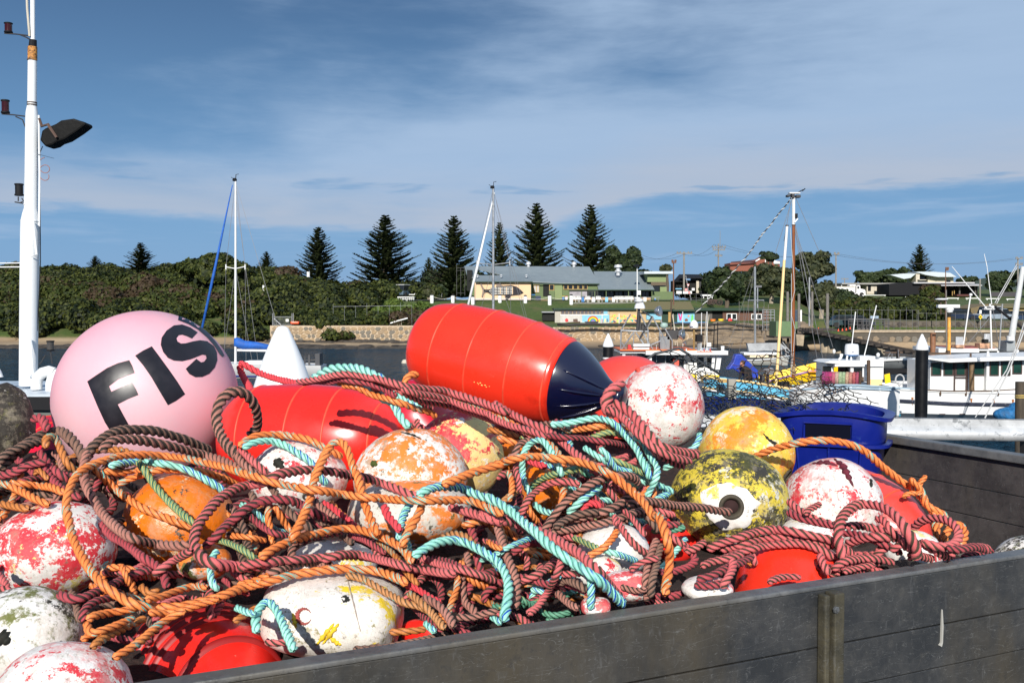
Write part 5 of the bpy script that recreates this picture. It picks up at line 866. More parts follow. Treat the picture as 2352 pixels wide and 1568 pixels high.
mb.tube(ring(R_*1.12,0),.03,5);mb.tube(ring(R_*.55,-.02),.02,5);mb.tube(ring(R_*.2,-.04),.05,5)
for q in np.linspace(0,2*math.pi,21)[:-1]:d=a_*math.cos(q)+b_*math.sin(q);mb.tube([c0_+d*R_*.15-ax*.03,c0_+d*R_*1.12],.016,4)
mb.build('spoked_flange',BRN,dr);mb=MB();mb.lathe(c1,ax,[(-.12,.1),(1.45,.1)],10);mb.build('axle',BRN,dr)
mb=MB();mb.prism([PR('b8',x,y,Y)for x,y in((485,1130),(530,1118),(538,1195),(492,1208))],(0,.02,.0));solo(mb,'signal_flag',BYL,'small yellow flag hanging right of the small wheelhouse','flag')
mb=MB();c=PR('b8',614,1172,Y+1);mb.tube([c+Vector((math.cos(q)*.16,0,math.sin(q)*.19))for q in np.linspace(0,6.29,22)],.03,6);mb.tube([c-Vector((0,0,.19)),PR('b8',605,1255,Y+1)],.03,6);solo(mb,'landing_net',LWIR,'oval hoop net frame standing left of the black cone pile','hoop net')
t=thing('tinny_boat','grey aluminium boat moored behind the black cone pile','boat',PR('b8',600,1100,52));rows=hull('hull',GRYH,t,1988,2120,52,[856-27,826,824],1.2,None,z0=P(1176,862,52).z);capr(t,rows,.06,BWH);mb=MB();mb.rb('b8',485,1078,760,1128,51.9,.2);mb.build('dark_chine',BLKW,t);lines(t,'tripod',WIR,.03,(('b8',480,1035),('b8',535,945)),(('b8',548,1015),('b8',548,950)),(('b8',600,920),('b8',606,1020)),Y=52)
part('frame',BRN,t,('b8',490,938,640,950,52.2,.3),('b8',595,915,614,1015,52.2,.2))
t=thing('fishing_boat','large white fishing boat with green tinted wheelhouse windows at the right','boat',P(2250,930,40));Y=40
rows=hull('hull',BWH,t,2062,2560,Y,[893,900,902,903,900],2.0,None,flare=.97);deckf(t,rows,BW2,-.4);capr(t,rows,.05,BWH);mb=MB();mb.tube([Vector(q[0])+Vector((0,-.02,-.46))for q in rows],.075,6);mb.build('rub_strake',M('navy worn strake',(.02,.025,.045),.7,var=.3,stain=(.40,.38,.36),st=.60,scale=7),t)
part('cabin',BWH,t,('b8',868,1020,1658,1320,Y+.8,2.4),('b8',1340,1010,1900,1320,Y+.55,2.6))
mb=MB();q=[R('b8',*p)for p in((835,1003),(1000,1020),(1190,1000),(1900,1000),(1900,930),(1500,940),(850,975))];poly(t,'roof',BWH,'b8',[(838,992),(1010,1003),(1035,1020),(1220,1008),(1900,985),(1900,970),(1200,990),(1010,1000)],Y+.3,.4)
mb=MB();mb.prism([P(*R('b8',840,985),Y+.25),P(*R('b8',1035,1012),Y+.1),P(*R('b8',1900,985),Y+.1),P(*R('b8',1900,935),Y+3.2),P(*R('b8',1380,945),Y+3.2),P(*R('b8',860,968),Y+2.6)],(0,0,-.07));mb.build('roof',BWH,t)
FRM=M('dark brown window frame',(.06,.035,.03),.5)
for x0,x1,Yw,fm_ in((878,966,Y+.76,FRM),(982,1068,Y+.76,FRM),(1084,1170,Y+.74,FRM),(1222,1336,Y+.76,FRM),(1370,1450,Y+.51,FRM),(1466,1548,Y+.51,FRM),(1562,1645,Y+.51,FRM),(1665,1750,Y+.51,FRM)):window(t,'b8',x0,1028 if x0<1200 else 1018+(1222-x0)*.02,x1,1140 if x0<1500 else 1126,Yw,fm_,GLG,1)
part('door',FRM,t,('b8',1072,1015,1084,1308,Y+.7,.09),('b8',1172,1015,1190,1308,Y+.7,.09),('b8',1084,1015,1172,1027,Y+.71,.08),('b8',1084,1150,1172,1158,Y+.71,.08));post(t,'exhaust_pipe',M('brown pipe',(.16,.10,.05),.5,var=.4,scale=6),'b8',1219,1018,1292,Y+.45,.10);lines(t,'grab_rail',BRN,.03,(('b8',700,1250),('b8',1040,1268),('b8',1400,1265),('b8',1900,1235)),Y=Y-.05)
for x in(955,1170,1440):post(t,'rail_post',BRN,'b8',x,1266,1306,Y-.02,.04)
for x,h in((720,40),(1215,30),(1405,40),(1565,50)):mb=MB();a=PR('b8',x,1320+(x-700)*.02,Y-.02);mb.prism([(a.x-.04,a.y,a.z),(a.x+.05,a.y,a.z),(a.x+.015,a.y,a.z-h*.008)],(0,.015,0));mb.build('rust_streak',RUSTS,t)
part('scupper',FRM,t,('b8',950,1458,998,1466,Y-.03,.2),('b8',1120,1458,1165,1466,Y-.03,.2));post(t,'roof_stub',BRN,'b8',1210,952,990,Y+1.4,.04);mb=MB();mb.lathe(PR('b8',1355,975,Y+1.6),(0,0,1),[(0,.09),(.02,.09),(.03,.05),(.2,.045)],14);mb.lathe(PR('b8',1600,932,Y+2),Vector((-.8,-.6,0)),[(0,.08),(.08,.09),(.09,.07)],16);mb.build('roof_vent',BWH,t,smooth='auto')
for i,(x0,y0,x1,y1,lab)in enumerate(((545,1270,600,1480,'left'),(575,1275,612,1475,'right'))):
 mb=MB();a=PR('b8',x0,y0,Y-.12);b=PR('b8',x1,y1,Y-.12);mb.tube([a.lerp(b,k/10)+Vector((.04*math.sin(k*1.3),0,0))for k in range(11)],.045,6);solo(mb,'mooring_rope',M('teal blue rope',(.01,.22,.33),.8),'%s strand of teal blue rope hanging over the white hull'%lab,'rope')
mb=MB();mb.ball(PR('b8',1560,1465,Y-.9),(.75,.4,.3),14,9);mb.ball(PR('b8',1600,1420,Y-.9),(.35,.3,.28),12,8);solo(mb,'tarpaulin',M('crumpled blue sheet',(.01,.12,.30),.6,var=.4,scale=6,bump=1,bs=6,bd=.08),'crumpled blue tarpaulin against the hull at the right edge','tarpaulin',smooth=True)
t=thing('mooring_pile','weathered timber pile with a yellow rope tie cut by the right edge','mooring pile',PR('b8',1640,1480,30));mb=MB();a=PR('b8',1640,1480,30);mb.tube([(a.x,30,0),PR('b8',1637,1190,30)],.17,14);mb.build('timber',M('dark timber pile',(.07,.055,.04),.9,var=.4,scale=3,stretch=(4,4,.6),bump=.7,bs=20,bd=.02),t,smooth='auto');mb=MB();c=PR('b8',1638,1332,30);mb.tube([c+Vector((math.cos(q)*.18,math.sin(q)*.18,.01*q))for q in np.linspace(0,12.6,30)],.018,5);mb.build('rope_tie',M('yellow cord',(.55,.40,.12),.8),t)
mb=MB();mb.tube([P(2400,560,34),P(2352,760,34),P(2318,850,34),P(2262,960,34)],.025,6);mb.tube([P(2410,560,34),P(2340,780,34),P(2312,850,34),P(2240,958,34)],.018,6);solo(mb,'rigging',LWIR,'pair of pale stays crossing the right end of the white boat','rigging')
t=thing('fishing_boat','rust stained white trawler upper deck with two radars and many aerials at right','boat',PR('b9',800,1250,46));Y=46;OY=M('peeling orange post',(.70,.34,.06),.7,var=.4,scale=4,stain=(.30,.12,.05),st=.6)
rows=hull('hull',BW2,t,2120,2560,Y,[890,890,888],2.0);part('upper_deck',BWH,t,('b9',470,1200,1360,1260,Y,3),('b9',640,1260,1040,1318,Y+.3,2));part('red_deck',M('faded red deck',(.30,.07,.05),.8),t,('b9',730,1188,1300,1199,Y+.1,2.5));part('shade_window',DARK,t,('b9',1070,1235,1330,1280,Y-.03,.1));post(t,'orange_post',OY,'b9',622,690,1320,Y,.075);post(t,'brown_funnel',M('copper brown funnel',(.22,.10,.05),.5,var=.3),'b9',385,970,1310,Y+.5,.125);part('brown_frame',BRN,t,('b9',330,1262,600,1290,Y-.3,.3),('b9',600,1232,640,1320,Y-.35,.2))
mb=MB();mb.tube([PR('b9',625,740,Y),PR('b9',622,680,Y)],[.09,.085],10);mb.build('rope_top',DARK,t);part('radar_bar',RD2,t,('b9',468,556,784,602,Y-.1,.25));mb=MB();mb.lathe(PR('b9',628,668,Y),(0,0,1),[(0,.14),(.07,.16),(.12,.19),(.18,.17),(.2,.1)],18);mb.build('radar_base',RD2,t,smooth='auto');mb=MB();mb.lathe(PR('b9',512,492,Y),(0,0,1),[(0,.1),(.03,.28),(.06,.28),(.09,.15)],22);mb.build('radar_disc',RD2,t,smooth='auto');post(t,'disc_post',BRN,'b9',502,500,700,Y,.028);post(t,'tall_pole',TIM,'b9',590,340,1240,Y-.05,.028,580)
post(t,'aerial_mast',BWH,'b9',830,430,1170,Y,.03,938);mb=MB();mb.ball(PR('b9',942,412,Y),(.075,.075,.07),14,9);mb.build('gps_dome',RD2,t,smooth=True);post(t,'aerial_mast',BWH,'b9',1248,640,1215,Y,.038,1230);part('crosstree',BWH,t,('b9',1142,610,1290,630,Y,.2));mb=MB();mb.ball(PR('b9',1160,605,Y),.06,10,7);mb.ball(PR('b9',1225,570,Y),(.05,.05,.08),10,7);mb.ball(PR('b9',1262,595,Y),.08,10,7);mb.build('lamp',RD2,t,smooth=True)
for x0,y0,x1,y1,r_ in((1150,580,665,-5,.024),(1250,550,1180,-10,.022),(1180,-10,1140,-190,.018),(1140,1180,1175,990,.02)):post(t,'whip_aerial',BWH,'b9',x0,min(y0,y1),max(y0,y1),Y,r_,x1,r_*.6)
post(t,'side_post',STEEL,'b9',1360,545,1215,Y-.1,.034,1408);post(t,'derrick',M('derrick white',(.55,.56,.55),.45),'b9',1545,0,1015,Y-.6,.14,1712,.10,14);post(t,'derrick_base',BWH,'b9',1530,1015,1085,Y-.6,.17);part('grey_box',GRYH,t,('b9',1470,1090,1600,1240,Y-.5,.8));mb=MB();mb.tube([PR('b9',1290,580,Y),PR('b9',1725,925,Y-.4)],.06,8);mb.build('black_boom',BLKW,t)
lines(t,'stays',LWIR,.02,(('b9',1295,535),('b9',1620,-40)),(('b9',1320,545),('b9',1625,0)),Y=Y);lines(t,'rigging',WIR,.014,(('b9',905,770),('b9',1130,1010)),(('b9',1210,760),('b9',890,1140)),(('b9',1270,640),('b9',1345,1100)),(('b9',1440,780),('b9',1720,1000)),(('b9',1200,1090),('b9',1350,1200)),Y=Y);part('clear_screen',M('hazy acrylic',(.40,.41,.43),.4),t,('b9',722,1030,830,1150,Y,.05),('b9',1140,985,1225,1110,Y,.05));part('rusty_seat',M('rust and white',(.55,.30,.18),.7,var=.6,scale=5),t,('b9',1075,1125,1215,1198,Y-.1,.5),('b9',730,1150,850,1190,Y-.1,.5));part('black_box',DARK,t,('b9',1145,1065,1205,1120,Y-.15,.3));part('tube_light',BWH,t,('b9',415,945,560,958,Y,.1))
# ================================================================ TRUCK TRAY (local frame: x along the near board, y across the tray, z up)
ZT=4.5
A0=Pz(290,1568,ZT);B0=Pz(2352,1258,ZT)
D1=(B0-A0).normalized();DN=Vector((-D1.y,D1.x,0))
C0=Pz(2050,997,ZT);D0=Pz(2380,1056,ZT)
TL=((C0-A0).dot(D1)+(D0-A0).dot(D1))/2;TW=1.98;TXL=-1.25
TM=Matrix(((D1.x,DN.x,0,A0.x),(D1.y,DN.y,0,A0.y),(0,0,1,0),(0,0,0,1)))
def tloc(u,v,y=-.034):
 a=P(u,v,1.0)-Vector((0,0,CAMZ));n=DN;t=(A0.dot(n)+y)/a.xy.dot(n.xy)
 p=Vector((a.x*t,a.y*t,CAMZ+a.z*t));return(p.xy-A0.xy).dot(D1.xy),p.z
def tray_mat(name,c1,c2,dirt,sun=1.0):
 m,t,b=_new(name)
 n1=_noise(t,9,8,.7);n2=_noise(t,2.2,6,.6,off=4,stretch=(1,1,.35));n3=_noise(t,60,6,.7,off=9,stretch=(1,1,.3))
 c=_mix(t,_range(t,n1,.40,.60),c1,c2);c=_mix(t,_range(t,n2,.46,.60,0,.85),c,dirt);n6=_noise(t,38,7,.75,off=40);c=_mix(t,_range(t,n6,.55,.68,0,.5),c,(.105,.10,.09));c=_mix(t,_range(t,n6,.45,.33,0,.5),c,(.03,.032,.036))
 c=_mix(t,_range(t,n3,.60,.72,0,.4),c,(.19,.19,.19))
 n4=_noise(t,26,3,.5,off=31,stretch=(.25,1,2.2),dist=1.2);sc_=_range(t,_math(t,'ABSOLUTE',_math(t,'SUBTRACT',n4,.5)),.0,.006,.35,0)
 c=_mix(t,sc_,c,(.30,.30,.29))
 n5=_noise(t,5,4,.6,off=17);c=_mix(t,_range(t,n5,.68,.74,0,.85),c,(.035,.035,.037))
 t.links.new(c,b.inputs['Base Color']);b.inputs['Metallic'].default_value=.45
 t.links.new(_range(t,n1,.3,.7,.42,.68),b.inputs['Roughness']);_bump(t,b,n3,.25,.003);return m
T_OUT=tray_mat('weathered tray alloy',(.038,.041,.045),(.064,.064,.064),(.090,.074,.050))
T_IN=tray_mat('stained inner tray alloy',(.070,.062,.062),(.105,.092,.090),(.13,.11,.085))
T_EDGE=tray_mat('pale tray edge',(.12,.125,.13),(.20,.20,.20),(.16,.14,.11))  # paler tone for the rails than for the boards
tray=thing('truck_tray','long dark weathered metal dropside tray full of ropes and floats, across the bottom','truck tray',A0.copy())
tray.location.z=3.95
def tb(name,mat,*boxes,bevel=.002):
 mb=MB(TM)
 for a,b in boxes:mb.box(a,b)
 return mb.build(name,mat,tray,bevel=bevel)
hs=[.104,.083,.083,.085,.06];z=ZT-.009
for i,h in enumerate(hs):
 q=.004 if i%2 else 0.0
 tb('side_plank',T_OUT,((TXL,-.034+(.003 if i==2 else 0),z-h+.0022),(TL+.03,-.004,z)))
 z-=h
tb('top_rail',T_EDGE,((TXL,-.036,ZT-.0085),(TL+.034,.0,ZT)),bevel=.003)
tb('inner_skin',T_IN,((TXL,-.0035,ZT-.42),(TL,0.0,ZT-.0088)),bevel=0)
z=ZT-.030
for i,h in enumerate([.112,.100,.100,.095]):
 tb('end_plank',T_IN,((TL+.016,.0,z-h+.0025),(TL+.045,TW,z-.0005)))
 z-=h
tb('top_rail',T_EDGE,((TL-.004,.003,ZT-.028),(TL+.050,TW+.05,ZT)),bevel=.004)
tb('floor_rail',M('pale rail',(.20,.19,.165),.7,var=.25,scale=12),((TL-.035,.0,ZT-.43),(TL+.0155,TW,ZT-.345)),bevel=.004)
z=ZT-.012
for i,h in enumerate([.104,.1,.1,.1]):
 tb('side_plank',T_OUT,((TXL,TW,z-h+.0025),(TL-.005,TW+.03,z)))
 tb('end_plank',T_IN,((TXL-.03,-.03,z-h+.0025),(TXL-.001,TW+.03,z)))
 z-=h
tb('top_rail',T_EDGE,((TXL,TW-.002,ZT-.0115),(TL-.005,TW+.034,ZT)))
tb('tray_floor',T_IN,((TXL,.0,ZT-.46),(TL+.05,TW+.03,ZT-.431)),bevel=0)
x0,zt=tloc(1875,1361);x1,_=tloc(1914,1361);w=x1-x0
mb=MB(TM);y=-.037
mb.box((x0,y-.020,ZT-.47),(x0+w*.30,y,zt));mb.box((x0+w*.30,y-.006,ZT-.47),(x0+w*.42,y,zt-.002))
mb.box((x0+w*.42,y-.026,ZT-.47),(x1,y,zt+.003));mb.build('stake_pocket',tray_mat('pocket steel',(.06,.055,.04),(.11,.095,.06),(.14,.12,.07)),tray,bevel=.003)
mb=MB(TM);mb.lathe((x0+w*.44,y-.026,zt-.024),(0,-1,0),[(0,.0065),(.004,.0065),(.0045,.004),(.007,.0035)],6);mb.build('bolt',T_EDGE,tray)
mb=MB(TM);x,zz=tloc(1654+100,1480);mb.box((x,y,zz-.1),(x+.001,y+.002,zz));
xs,zs=tloc(2161,1460);mb=MB(TM);mb.tube([(xs,-.0355,zs+.052),(xs+.001,-.0355,zs+.02),(xs,-.0355,zs-.012),(xs-.004,-.0355,zs-.018)],[.0016,.003,.003,.004],5)
mb.build('paint_drip',M('pale drip',(.34,.33,.30),.8),tray)
mb=MB();
for x in(-.6,.7,1.9):
 m2=MB(TM);m2.box((x,.2,ZT-.62),(x+.08,TW-.2,ZT-.4615));m2.build('cross_member',M('chassis steel',(.03,.03,.032),.6),tray)
mb=MB();mb.box((-14,-6,2.9),(14,9.6,3.2));setting(mb,'wharf_deck',M('wharf concrete',(.19,.18,.165),.9,var=.25,scale=2,bump=.3,bs=30))
mb=MB()
for yy in(.35,1.45):m2=MB(TM);m2.box((TXL-.9,yy,ZT-.74),(TL,yy+.09,ZT-.6205));m2.build('chassis_rail',M('chassis steel',(.03,.03,.032),.6),tray)
for xx in(.2,1.1):
 for yy,s in((.12,-1),(TW-.32,1)):
  m2=MB(TM);m2.lathe((xx,yy,3.56),(0,1,0),[(0,.12),(.0,.2),(.02,.34),(.06,.36),(.16,.36),(.2,.34),(.2,.2),(.2,.1)],24);m2.build('wheel',M('tyre',(.02,.02,.02),.85),tray,smooth='auto')
# ---------------------------------------------------------------- guard rail on the wharf edge
GAL=M('galvanised steel',(.55,.56,.57),.42,metal=.25,var=.18,scale=6,stain=(.26,.27,.28),st=.56)
rail=thing('guard_rail','long galvanised guard rail with a round lower bead behind the blue tub','guard rail',(P(1960,1000,9).x,9,3.2))
xl=P(1500,960,9).x;xr=7.5;za=P(1950,957,9).z;zb=P(2352,963,9).z
def rz(x):return za+(zb-za)*(x-P(1950,957,9).x)/(P(2352,960,9).x-P(1950,957,9).x)
mb=MB();prof=[(0,0),(.015,0),(.02,-.065)]+[(.0-.045*math.sin(math.pi*i/8),-.078-.115*i/8)for i in range(9)]+[(.03,-.195),(.03,0)]
vs=[]
for x in(xl,xr):vs+=[(x,9+a,rz(x)+b)for a,b in prof]
n=len(prof);mb.add(vs,[(i,(i+1)%n,(i+1)%n+n,i+n)for i in range(n)]+[tuple(range(n)),tuple(range(2*n-1,n-1,-1))]);mb.build('beam',GAL,rail,smooth='auto')
for u in(1560,1960,2360):
 x=P(u,960,9.1).x;mb=MB();mb.box((x-.05,9.031,3.2),(x+.05,9.13,rz(x)-.02));mb.build('post',M('post timber',(.035,.03,.028),.9),rail)
# ---------------------------------------------------------------- cone topped mooring piles
PBLK=M('black pile sleeve',(.006,.006,.007),.4,var=.2,spec=.3);PWHT=M('white pile cap',(.80,.80,.80),.35,var=.02)
def cone_pile(label,u,vtop,hw,vcone,Y,ztop=None):
 k=Y/F;X=P(u,vtop,Y).x;zt=P(u,vtop,Y).z;zc=P(u,vcone,Y).z;r=hw*k;h=zt-zc
 t=thing('mooring_pile',label,'mooring pile',(X,Y,-1),'cone topped piles')
 mb=MB();mb.lathe((X,Y,-1),(0,0,1),[(0,r*.97),(zc+1,r*.97)],28);mb.build('sleeve',PBLK,t,smooth='auto')
 mb=MB();mb.lathe((X,Y,zc+.002),(0,0,1),[(-.01,r),(h*.03,r),(h*.12,r*.985),(h*.3,r*.86),(h*.55,r*.62),(h*.8,r*.34),(h*.95,r*.17),(h*.985,r*.12),(h,r*.04)],32);mb.build('cone_cap',PWHT,t,smooth=True)
 return t
t=thing('mooring_pile','large white cone cap of the nearest pile behind the left red buoy','mooring pile',(P(650,900,7.9).x,7.9,0),'cone topped piles')
k=7.9/F;zt=P(650,748,7.9).z;mb=MB()
mb.lathe((t.location.x,7.9,zt),(0,0,-1),[(0,2*k),(2*k,9*k),(6*k,14*k)]+[(d*k,(12+d*.375+4*math.sin(d/165*math.pi))*k)for d in range(20,166,12)]+[(180*k,72*k),(186*k,72*k)],40)
mb.build('cone_cap',PWHT,t,smooth='auto');mb=MB();mb.lathe((t.location.x,7.9,-1),(0,0,1),[(0,70*k),(zt-185*k+1,70*k)],28);mb.build('sleeve',PBLK,t,smooth='auto')
t=cone_pile('small black pile with white cone cap and white band left of the radar boat',1397,766,12.5,796,42)
k=42/F;zz=P(1397,822,42).z;mb=MB();mb.lathe((t.location.x,42,zz-.03),(0,0,1),[(0,12.3*k),(.06,12.3*k)],28);mb.build('band',PWHT,t)
cone_pile('tall black pile with white cone cap in front of the white fishing boat',2118,767,14.5,803,34)
# ---------------------------------------------------------------- blue fish tub
BLUE=M('deep blue plastic',(.004,.013,.185),.34,var=.15,scale=8,stain=(.02,.05,.24),st=.63)
ct=P(1915,1035,3.95);tubc=Vector((ct.x,3.95,4.12))
tub=thing('fish_tub','deep blue plastic fish tub with handle slot in the far corner of the tray','tub',tubc)
yaw=math.radians(-24)
def tubpt(a,rx,ry,z):
 c,s=math.cos(a),math.sin(a);e=.42;ry*=.52;x=rx*abs(c)**e*(1 if c>=0 else-1);y=ry*abs(s)**e*(1 if s>=0 else-1)
 zz=z+(.026*(1-(x/rx)**2)if z>.44 else 0)
 return(tubc.x+x*math.cos(yaw)-y*math.sin(yaw),tubc.y+x*math.sin(yaw)+y*math.cos(yaw),tubc.z+zz)
def tub_ring(rings,name,mat,n=64):
 mb=MB();vs=[]
 for rx,ry,z in rings:vs+=[tubpt(2*math.pi*i/n+.001,rx,ry,z)for i in range(n)]
 mb.add(vs,[(k*n+i,k*n+(i+1)%n,(k+1)*n+(i+1)%n,(k+1)*n+i)for k in range(len(rings)-1)for i in range(n)]);return mb.build(name,mat,tub,smooth='auto')
tub_ring([(.150,.26,0),(.168,.285,.20),(.185,.305,.36),(.188,.31,.365),(.190,.312,.445),(.215,.34,.448),(.218,.343,.463),(.208,.335,.466),(.180,.30,.462),(.160,.275,.2),(.140,.25,.02),(.01,.01,.015)],'tub_wall',BLUE)
tub_ring([(.193,.315,.352),(.212,.335,.354),(.212,.335,.366),(.193,.315,.367)],'lower_flange',BLUE)
def tface(x,z,off):
 y=-(.312*.52+off);xx=x*.185
 return Vector((tubc.x+xx*math.cos(yaw)-y*math.sin(yaw),tubc.y+xx*math.sin(yaw)+y*math.cos(yaw),tubc.z+z))
hz0,hz1=.385,.436
mb=MB();q=[tface(-.45,hz0,.006),tface(.42,hz0,.006),tface(.42,hz1,.006),tface(-.45,hz1,.006)]
mb.prism(q,tface(0,0,-.02)-tface(0,0,0));mb.build('slot_shade_panel',M('slot shadow',(.002,.003,.012),.9,spec=.1),tub)  # dark panel set on the wall stands for the slot's shaded opening
mb=MB();mb.tube([tface(-.48,hz0-.004,.008),tface(.45,hz0-.004,.008),tface(.45,hz1+.006,.008),tface(-.48,hz1+.006,.008),tface(-.48,hz0-.004,.008)],.005,6);mb.build('handle_frame',BLUE,tub)
for x in(-.62,.0,.62):
 mb=MB();mb.tube([tface(x,.35,.0),tface(x*.9,.2,-.022),tface(x*.85,.03,-.045)],.006,5);mb.build('rib',BLUE,tub)
# ---------------------------------------------------------------- wire netting
def hexnet(mb,corners,Ys,nx,ny,r,jit,depthj,seed,keep=None):
 """honeycomb wires over the bilinear patch with four pixel corners (tl, tr, br, bl) at distances Ys"""
 rg=random.Random(seed);E={};V={}
 def mp(s,t):
  k=[(1-s)*(1-t),s*(1-t),s*t,(1-s)*t];u=sum(a*c[0]for a,c in zip(k,corners));v=sum(a*c[1]for a,c in zip(k,corners));Y=sum(a*c for a,c in zip(k,Ys))
  q=Vector((u*.012,v*.02,seed));u+=jit*mnoise.noise(q)*1.6;v+=jit*mnoise.noise(q+Vector((9,3,1)))*1.3;Y+=depthj*mnoise.noise(q*1.4+Vector((4,7,2)))
  return u+rg.uniform(-1,1)*jit*.16,v+rg.uniform(-1,1)*jit*.16,Y
 def vert(i,j):
  if(i,j)not in V:V[i,j]=P(*mp((i+(.5 if j%4 in(1,2)else 0))/nx,j/ny))
  return V[i,j]
 for j in range(ny):
  for i in range(nx):
   if keep and not keep(i/nx,j/ny):continue
   m=j%4;prs=[((i,j),(i,j+1))]if m in(0,2,1,3)else[]
   if m==0:prs=[((i,j),(i,j+1)),((i+1,j),(i,j+1))]
   elif m==1:prs=[((i,j),(i,j+1))]
   elif m==2:prs=[((i,j),(i,j+1)),((i,j),(i+1,j+1))]
   else:prs=[((i,j),(i,j+1))]
   for a,b in prs:
    pa,pb=vert(*a),vert(*b);mid=(pa+pb)/2+Vector((rg.uniform(-1,1),rg.uniform(-1,1),rg.uniform(-1,1)))*(pb-pa).length*.07
    if rg.random()>.04:mb.tube([pa,mid,pb],r,4,cap=False)
WIRE=M('weathered wire',(.050,.056,.062),.6,metal=.3,var=.4,scale=14);RUST=M('rusty wire',(.085,.045,.026),.8,var=.5,scale=14);BLK=M('dark wire',(.022,.020,.018),.7)
def wires(label,name,mat,specs,group=None):
 mb=MB()
 for s in specs:hexnet(mb,*s)
 return solo(mb,name,mat,label,'wire netting',group,smooth=True)
wires('flat corner of black hexagonal wire netting against the white boat hull','wire_netting',BLK,[(((1880,886),(1950,880),(2066,965),(1900,972)),(4.35,4.3,4.1,4.2),5,12,.0022,9,.12,3)])
wires('humped rusty wire netting rising over the blue tarpaulin boat','wire_netting',RUST,[(((1690,830),(1830,806),(1960,900),(1700,930)),(4.6,4.6,4.4,4.4),6,16,.0021,16,.2,5),(((1740,850),(1900,880),(2020,955),(1760,950)),(4.4,4.4,4.2,4.2),9,22,.0018,22,.25,6)])
wires('tangled grey wire netting bunched beside the white float','wire_netting',WIRE,[(((1520,810),(1640,840),(1700,960),(1590,960)),(4.5,4.5,4.3,4.3),6,22,.0024,20,.3,7),(((1560,850),(1760,880),(1800,985),(1600,1000)),(4.3,4.3,4.1,4.1),10,26,.0020,26,.3,8),(((1600,905),(1900,900),(1990,985),(1610,1010)),(4.2,4.2,4.0,4.0),15,22,.0019,30,.3,9),(((1600,880),(1840,905),(1930,990),(1620,1040)),(4.15,4.15,3.95,3.9),14,26,.0017,36,.3,10),(((1850,935),(1960,940),(1970,1000),(1850,1000)),(3.95,3.95,3.9,3.9),6,12,.0015,14,.15,12)])
mb=MB();mb.st([(1655,765+95,4.5),(1560,800,4.5),(1505,812,4.5),(1465,838,4.5),(1448,850,4.5)],.006,6)
mb.st([(1640,850,4.5),(1600,830,4.55),(1560,822,4.5),(1530,845,4.5)],.005,6)
solo(mb,'wire_netting',WIRE,'thick grey edge cable of the netting curving up over the white float','wire netting',smooth=True)
# ================================================================ FLOATS AND BUOYS in the tray
def tsurf(u,v):
 a=P(u,v,1.0)-Vector((0,0,CAMZ));s1=a.xy.dot(DN.xy);s0=A0.xy.dot(DN.xy)
 return(CAMZ-ZT+.125*s0)/(.125*s1-a.z)
ZBU0,ZBV0,ZST=-80,760,3
ZB=np.full((300,870),9.0)
for j in range(ZB.shape[0]):
 for i in range(ZB.shape[1]):
  u,v=ZBU0+i*ZST,ZBV0+j*ZST;ZB[j,i]=min(tsurf(u,max(v,830))+.03,3.9)
ZB0=ZB.copy()
def zput(u,v,d,rad=2):
 i=int(round((u-ZBU0)/ZST));j=int(round((v-ZBV0)/ZST))
 a,b=max(j-rad,0),min(j+rad+1,ZB.shape[0]);c,e=max(i-rad,0),min(i+rad+1,ZB.shape[1])
 if a<b and c<e:ZB[a:b,c:e]=np.minimum(ZB[a:b,c:e],d)
def zget(u,v,rad=1):
 i=int(round((u-ZBU0)/ZST));j=int(round((v-ZBV0)/ZST));i=min(max(i,rad),ZB.shape[1]-rad-1);j=min(max(j,rad),ZB.shape[0]-rad-1)
 return ZB[j-rad:j+rad+1,i-rad:i+rad+1].min()
def zmesh(ob,rad=2):
 o=parent_loc(ob)
 for vt in ob.data.vertices:
  p=vt.co+o;zput(*proj(p),p.y,rad)
def parent_loc_self(o):return parent_loc(o)
def float_mat(name,base,layers,rough=.6,bump=.5,speck=True,veins=None):
 """layers: (colour, noise scale, threshold, softness, offset)"""
 m,t,b=_new(name);n0=_noise(t,14,6,.6)
 c=_mix(t,_range(t,n0,.3,.7),tuple(x*.86 for x in base),tuple(min(.9,x*1.08)for x in base))
 for col,s,th,soft,off in layers:
  n=_noise(t,s,10,.72,off=off,dist=.35);nn=_noise(t,s*7,10,.75,off=off+2)
  f=_math(t,'ADD',n,_math(t,'MULTIPLY',_math(t,'SUBTRACT',nn,.5),.62));f=_range(t,f,th-.035,th-.035+soft)
  c=_mix(t,f,c,col)
 if veins:
  n=_noise(t,veins[1],5,.6,off=55,dist=1.6);f=_range(t,_math(t,'ABSOLUTE',_math(t,'SUBTRACT',n,.5)),0,veins[2],1,0);c=_mix(t,f,c,veins[0])
 if speck:
  n=_noise(t,95,4,.6,off=77);c=_mix(t,_range(t,n,.61,.70,0,.7),c,(.13,.10,.07));n=_noise(t,30,8,.75,off=63);c=_mix(t,_range(t,n,.50,.68,0,.45),c,(.45,.38,.28));n=_noise(t,7,3,.5,off=88,dist=2.5);c=_mix(t,_range(t,_math(t,'ABSOLUTE',_math(t,'SUBTRACT',n,.5)),0,.004,.5,0),c,(.30,.22,.17))
 t.links.new(c,b.inputs['Base Color']);b.inputs['Roughness'].default_value=rough
 h=_math(t,'ADD',_noise(t,18,7,.65,off=12),_math(t,'MULTIPLY',_noise(t,120,4,.6,off=1),.35));_bump(t,b,h,bump,.006);return m
FLT=[]
WH=(.78,.75,.71);RD=(.62,.03,.045);OR=(.80,.20,.025);YL=(.70,.50,.05);MG=(.055,.055,.012);DK=(.035,.03,.022);PK=(.70,.25,.24)
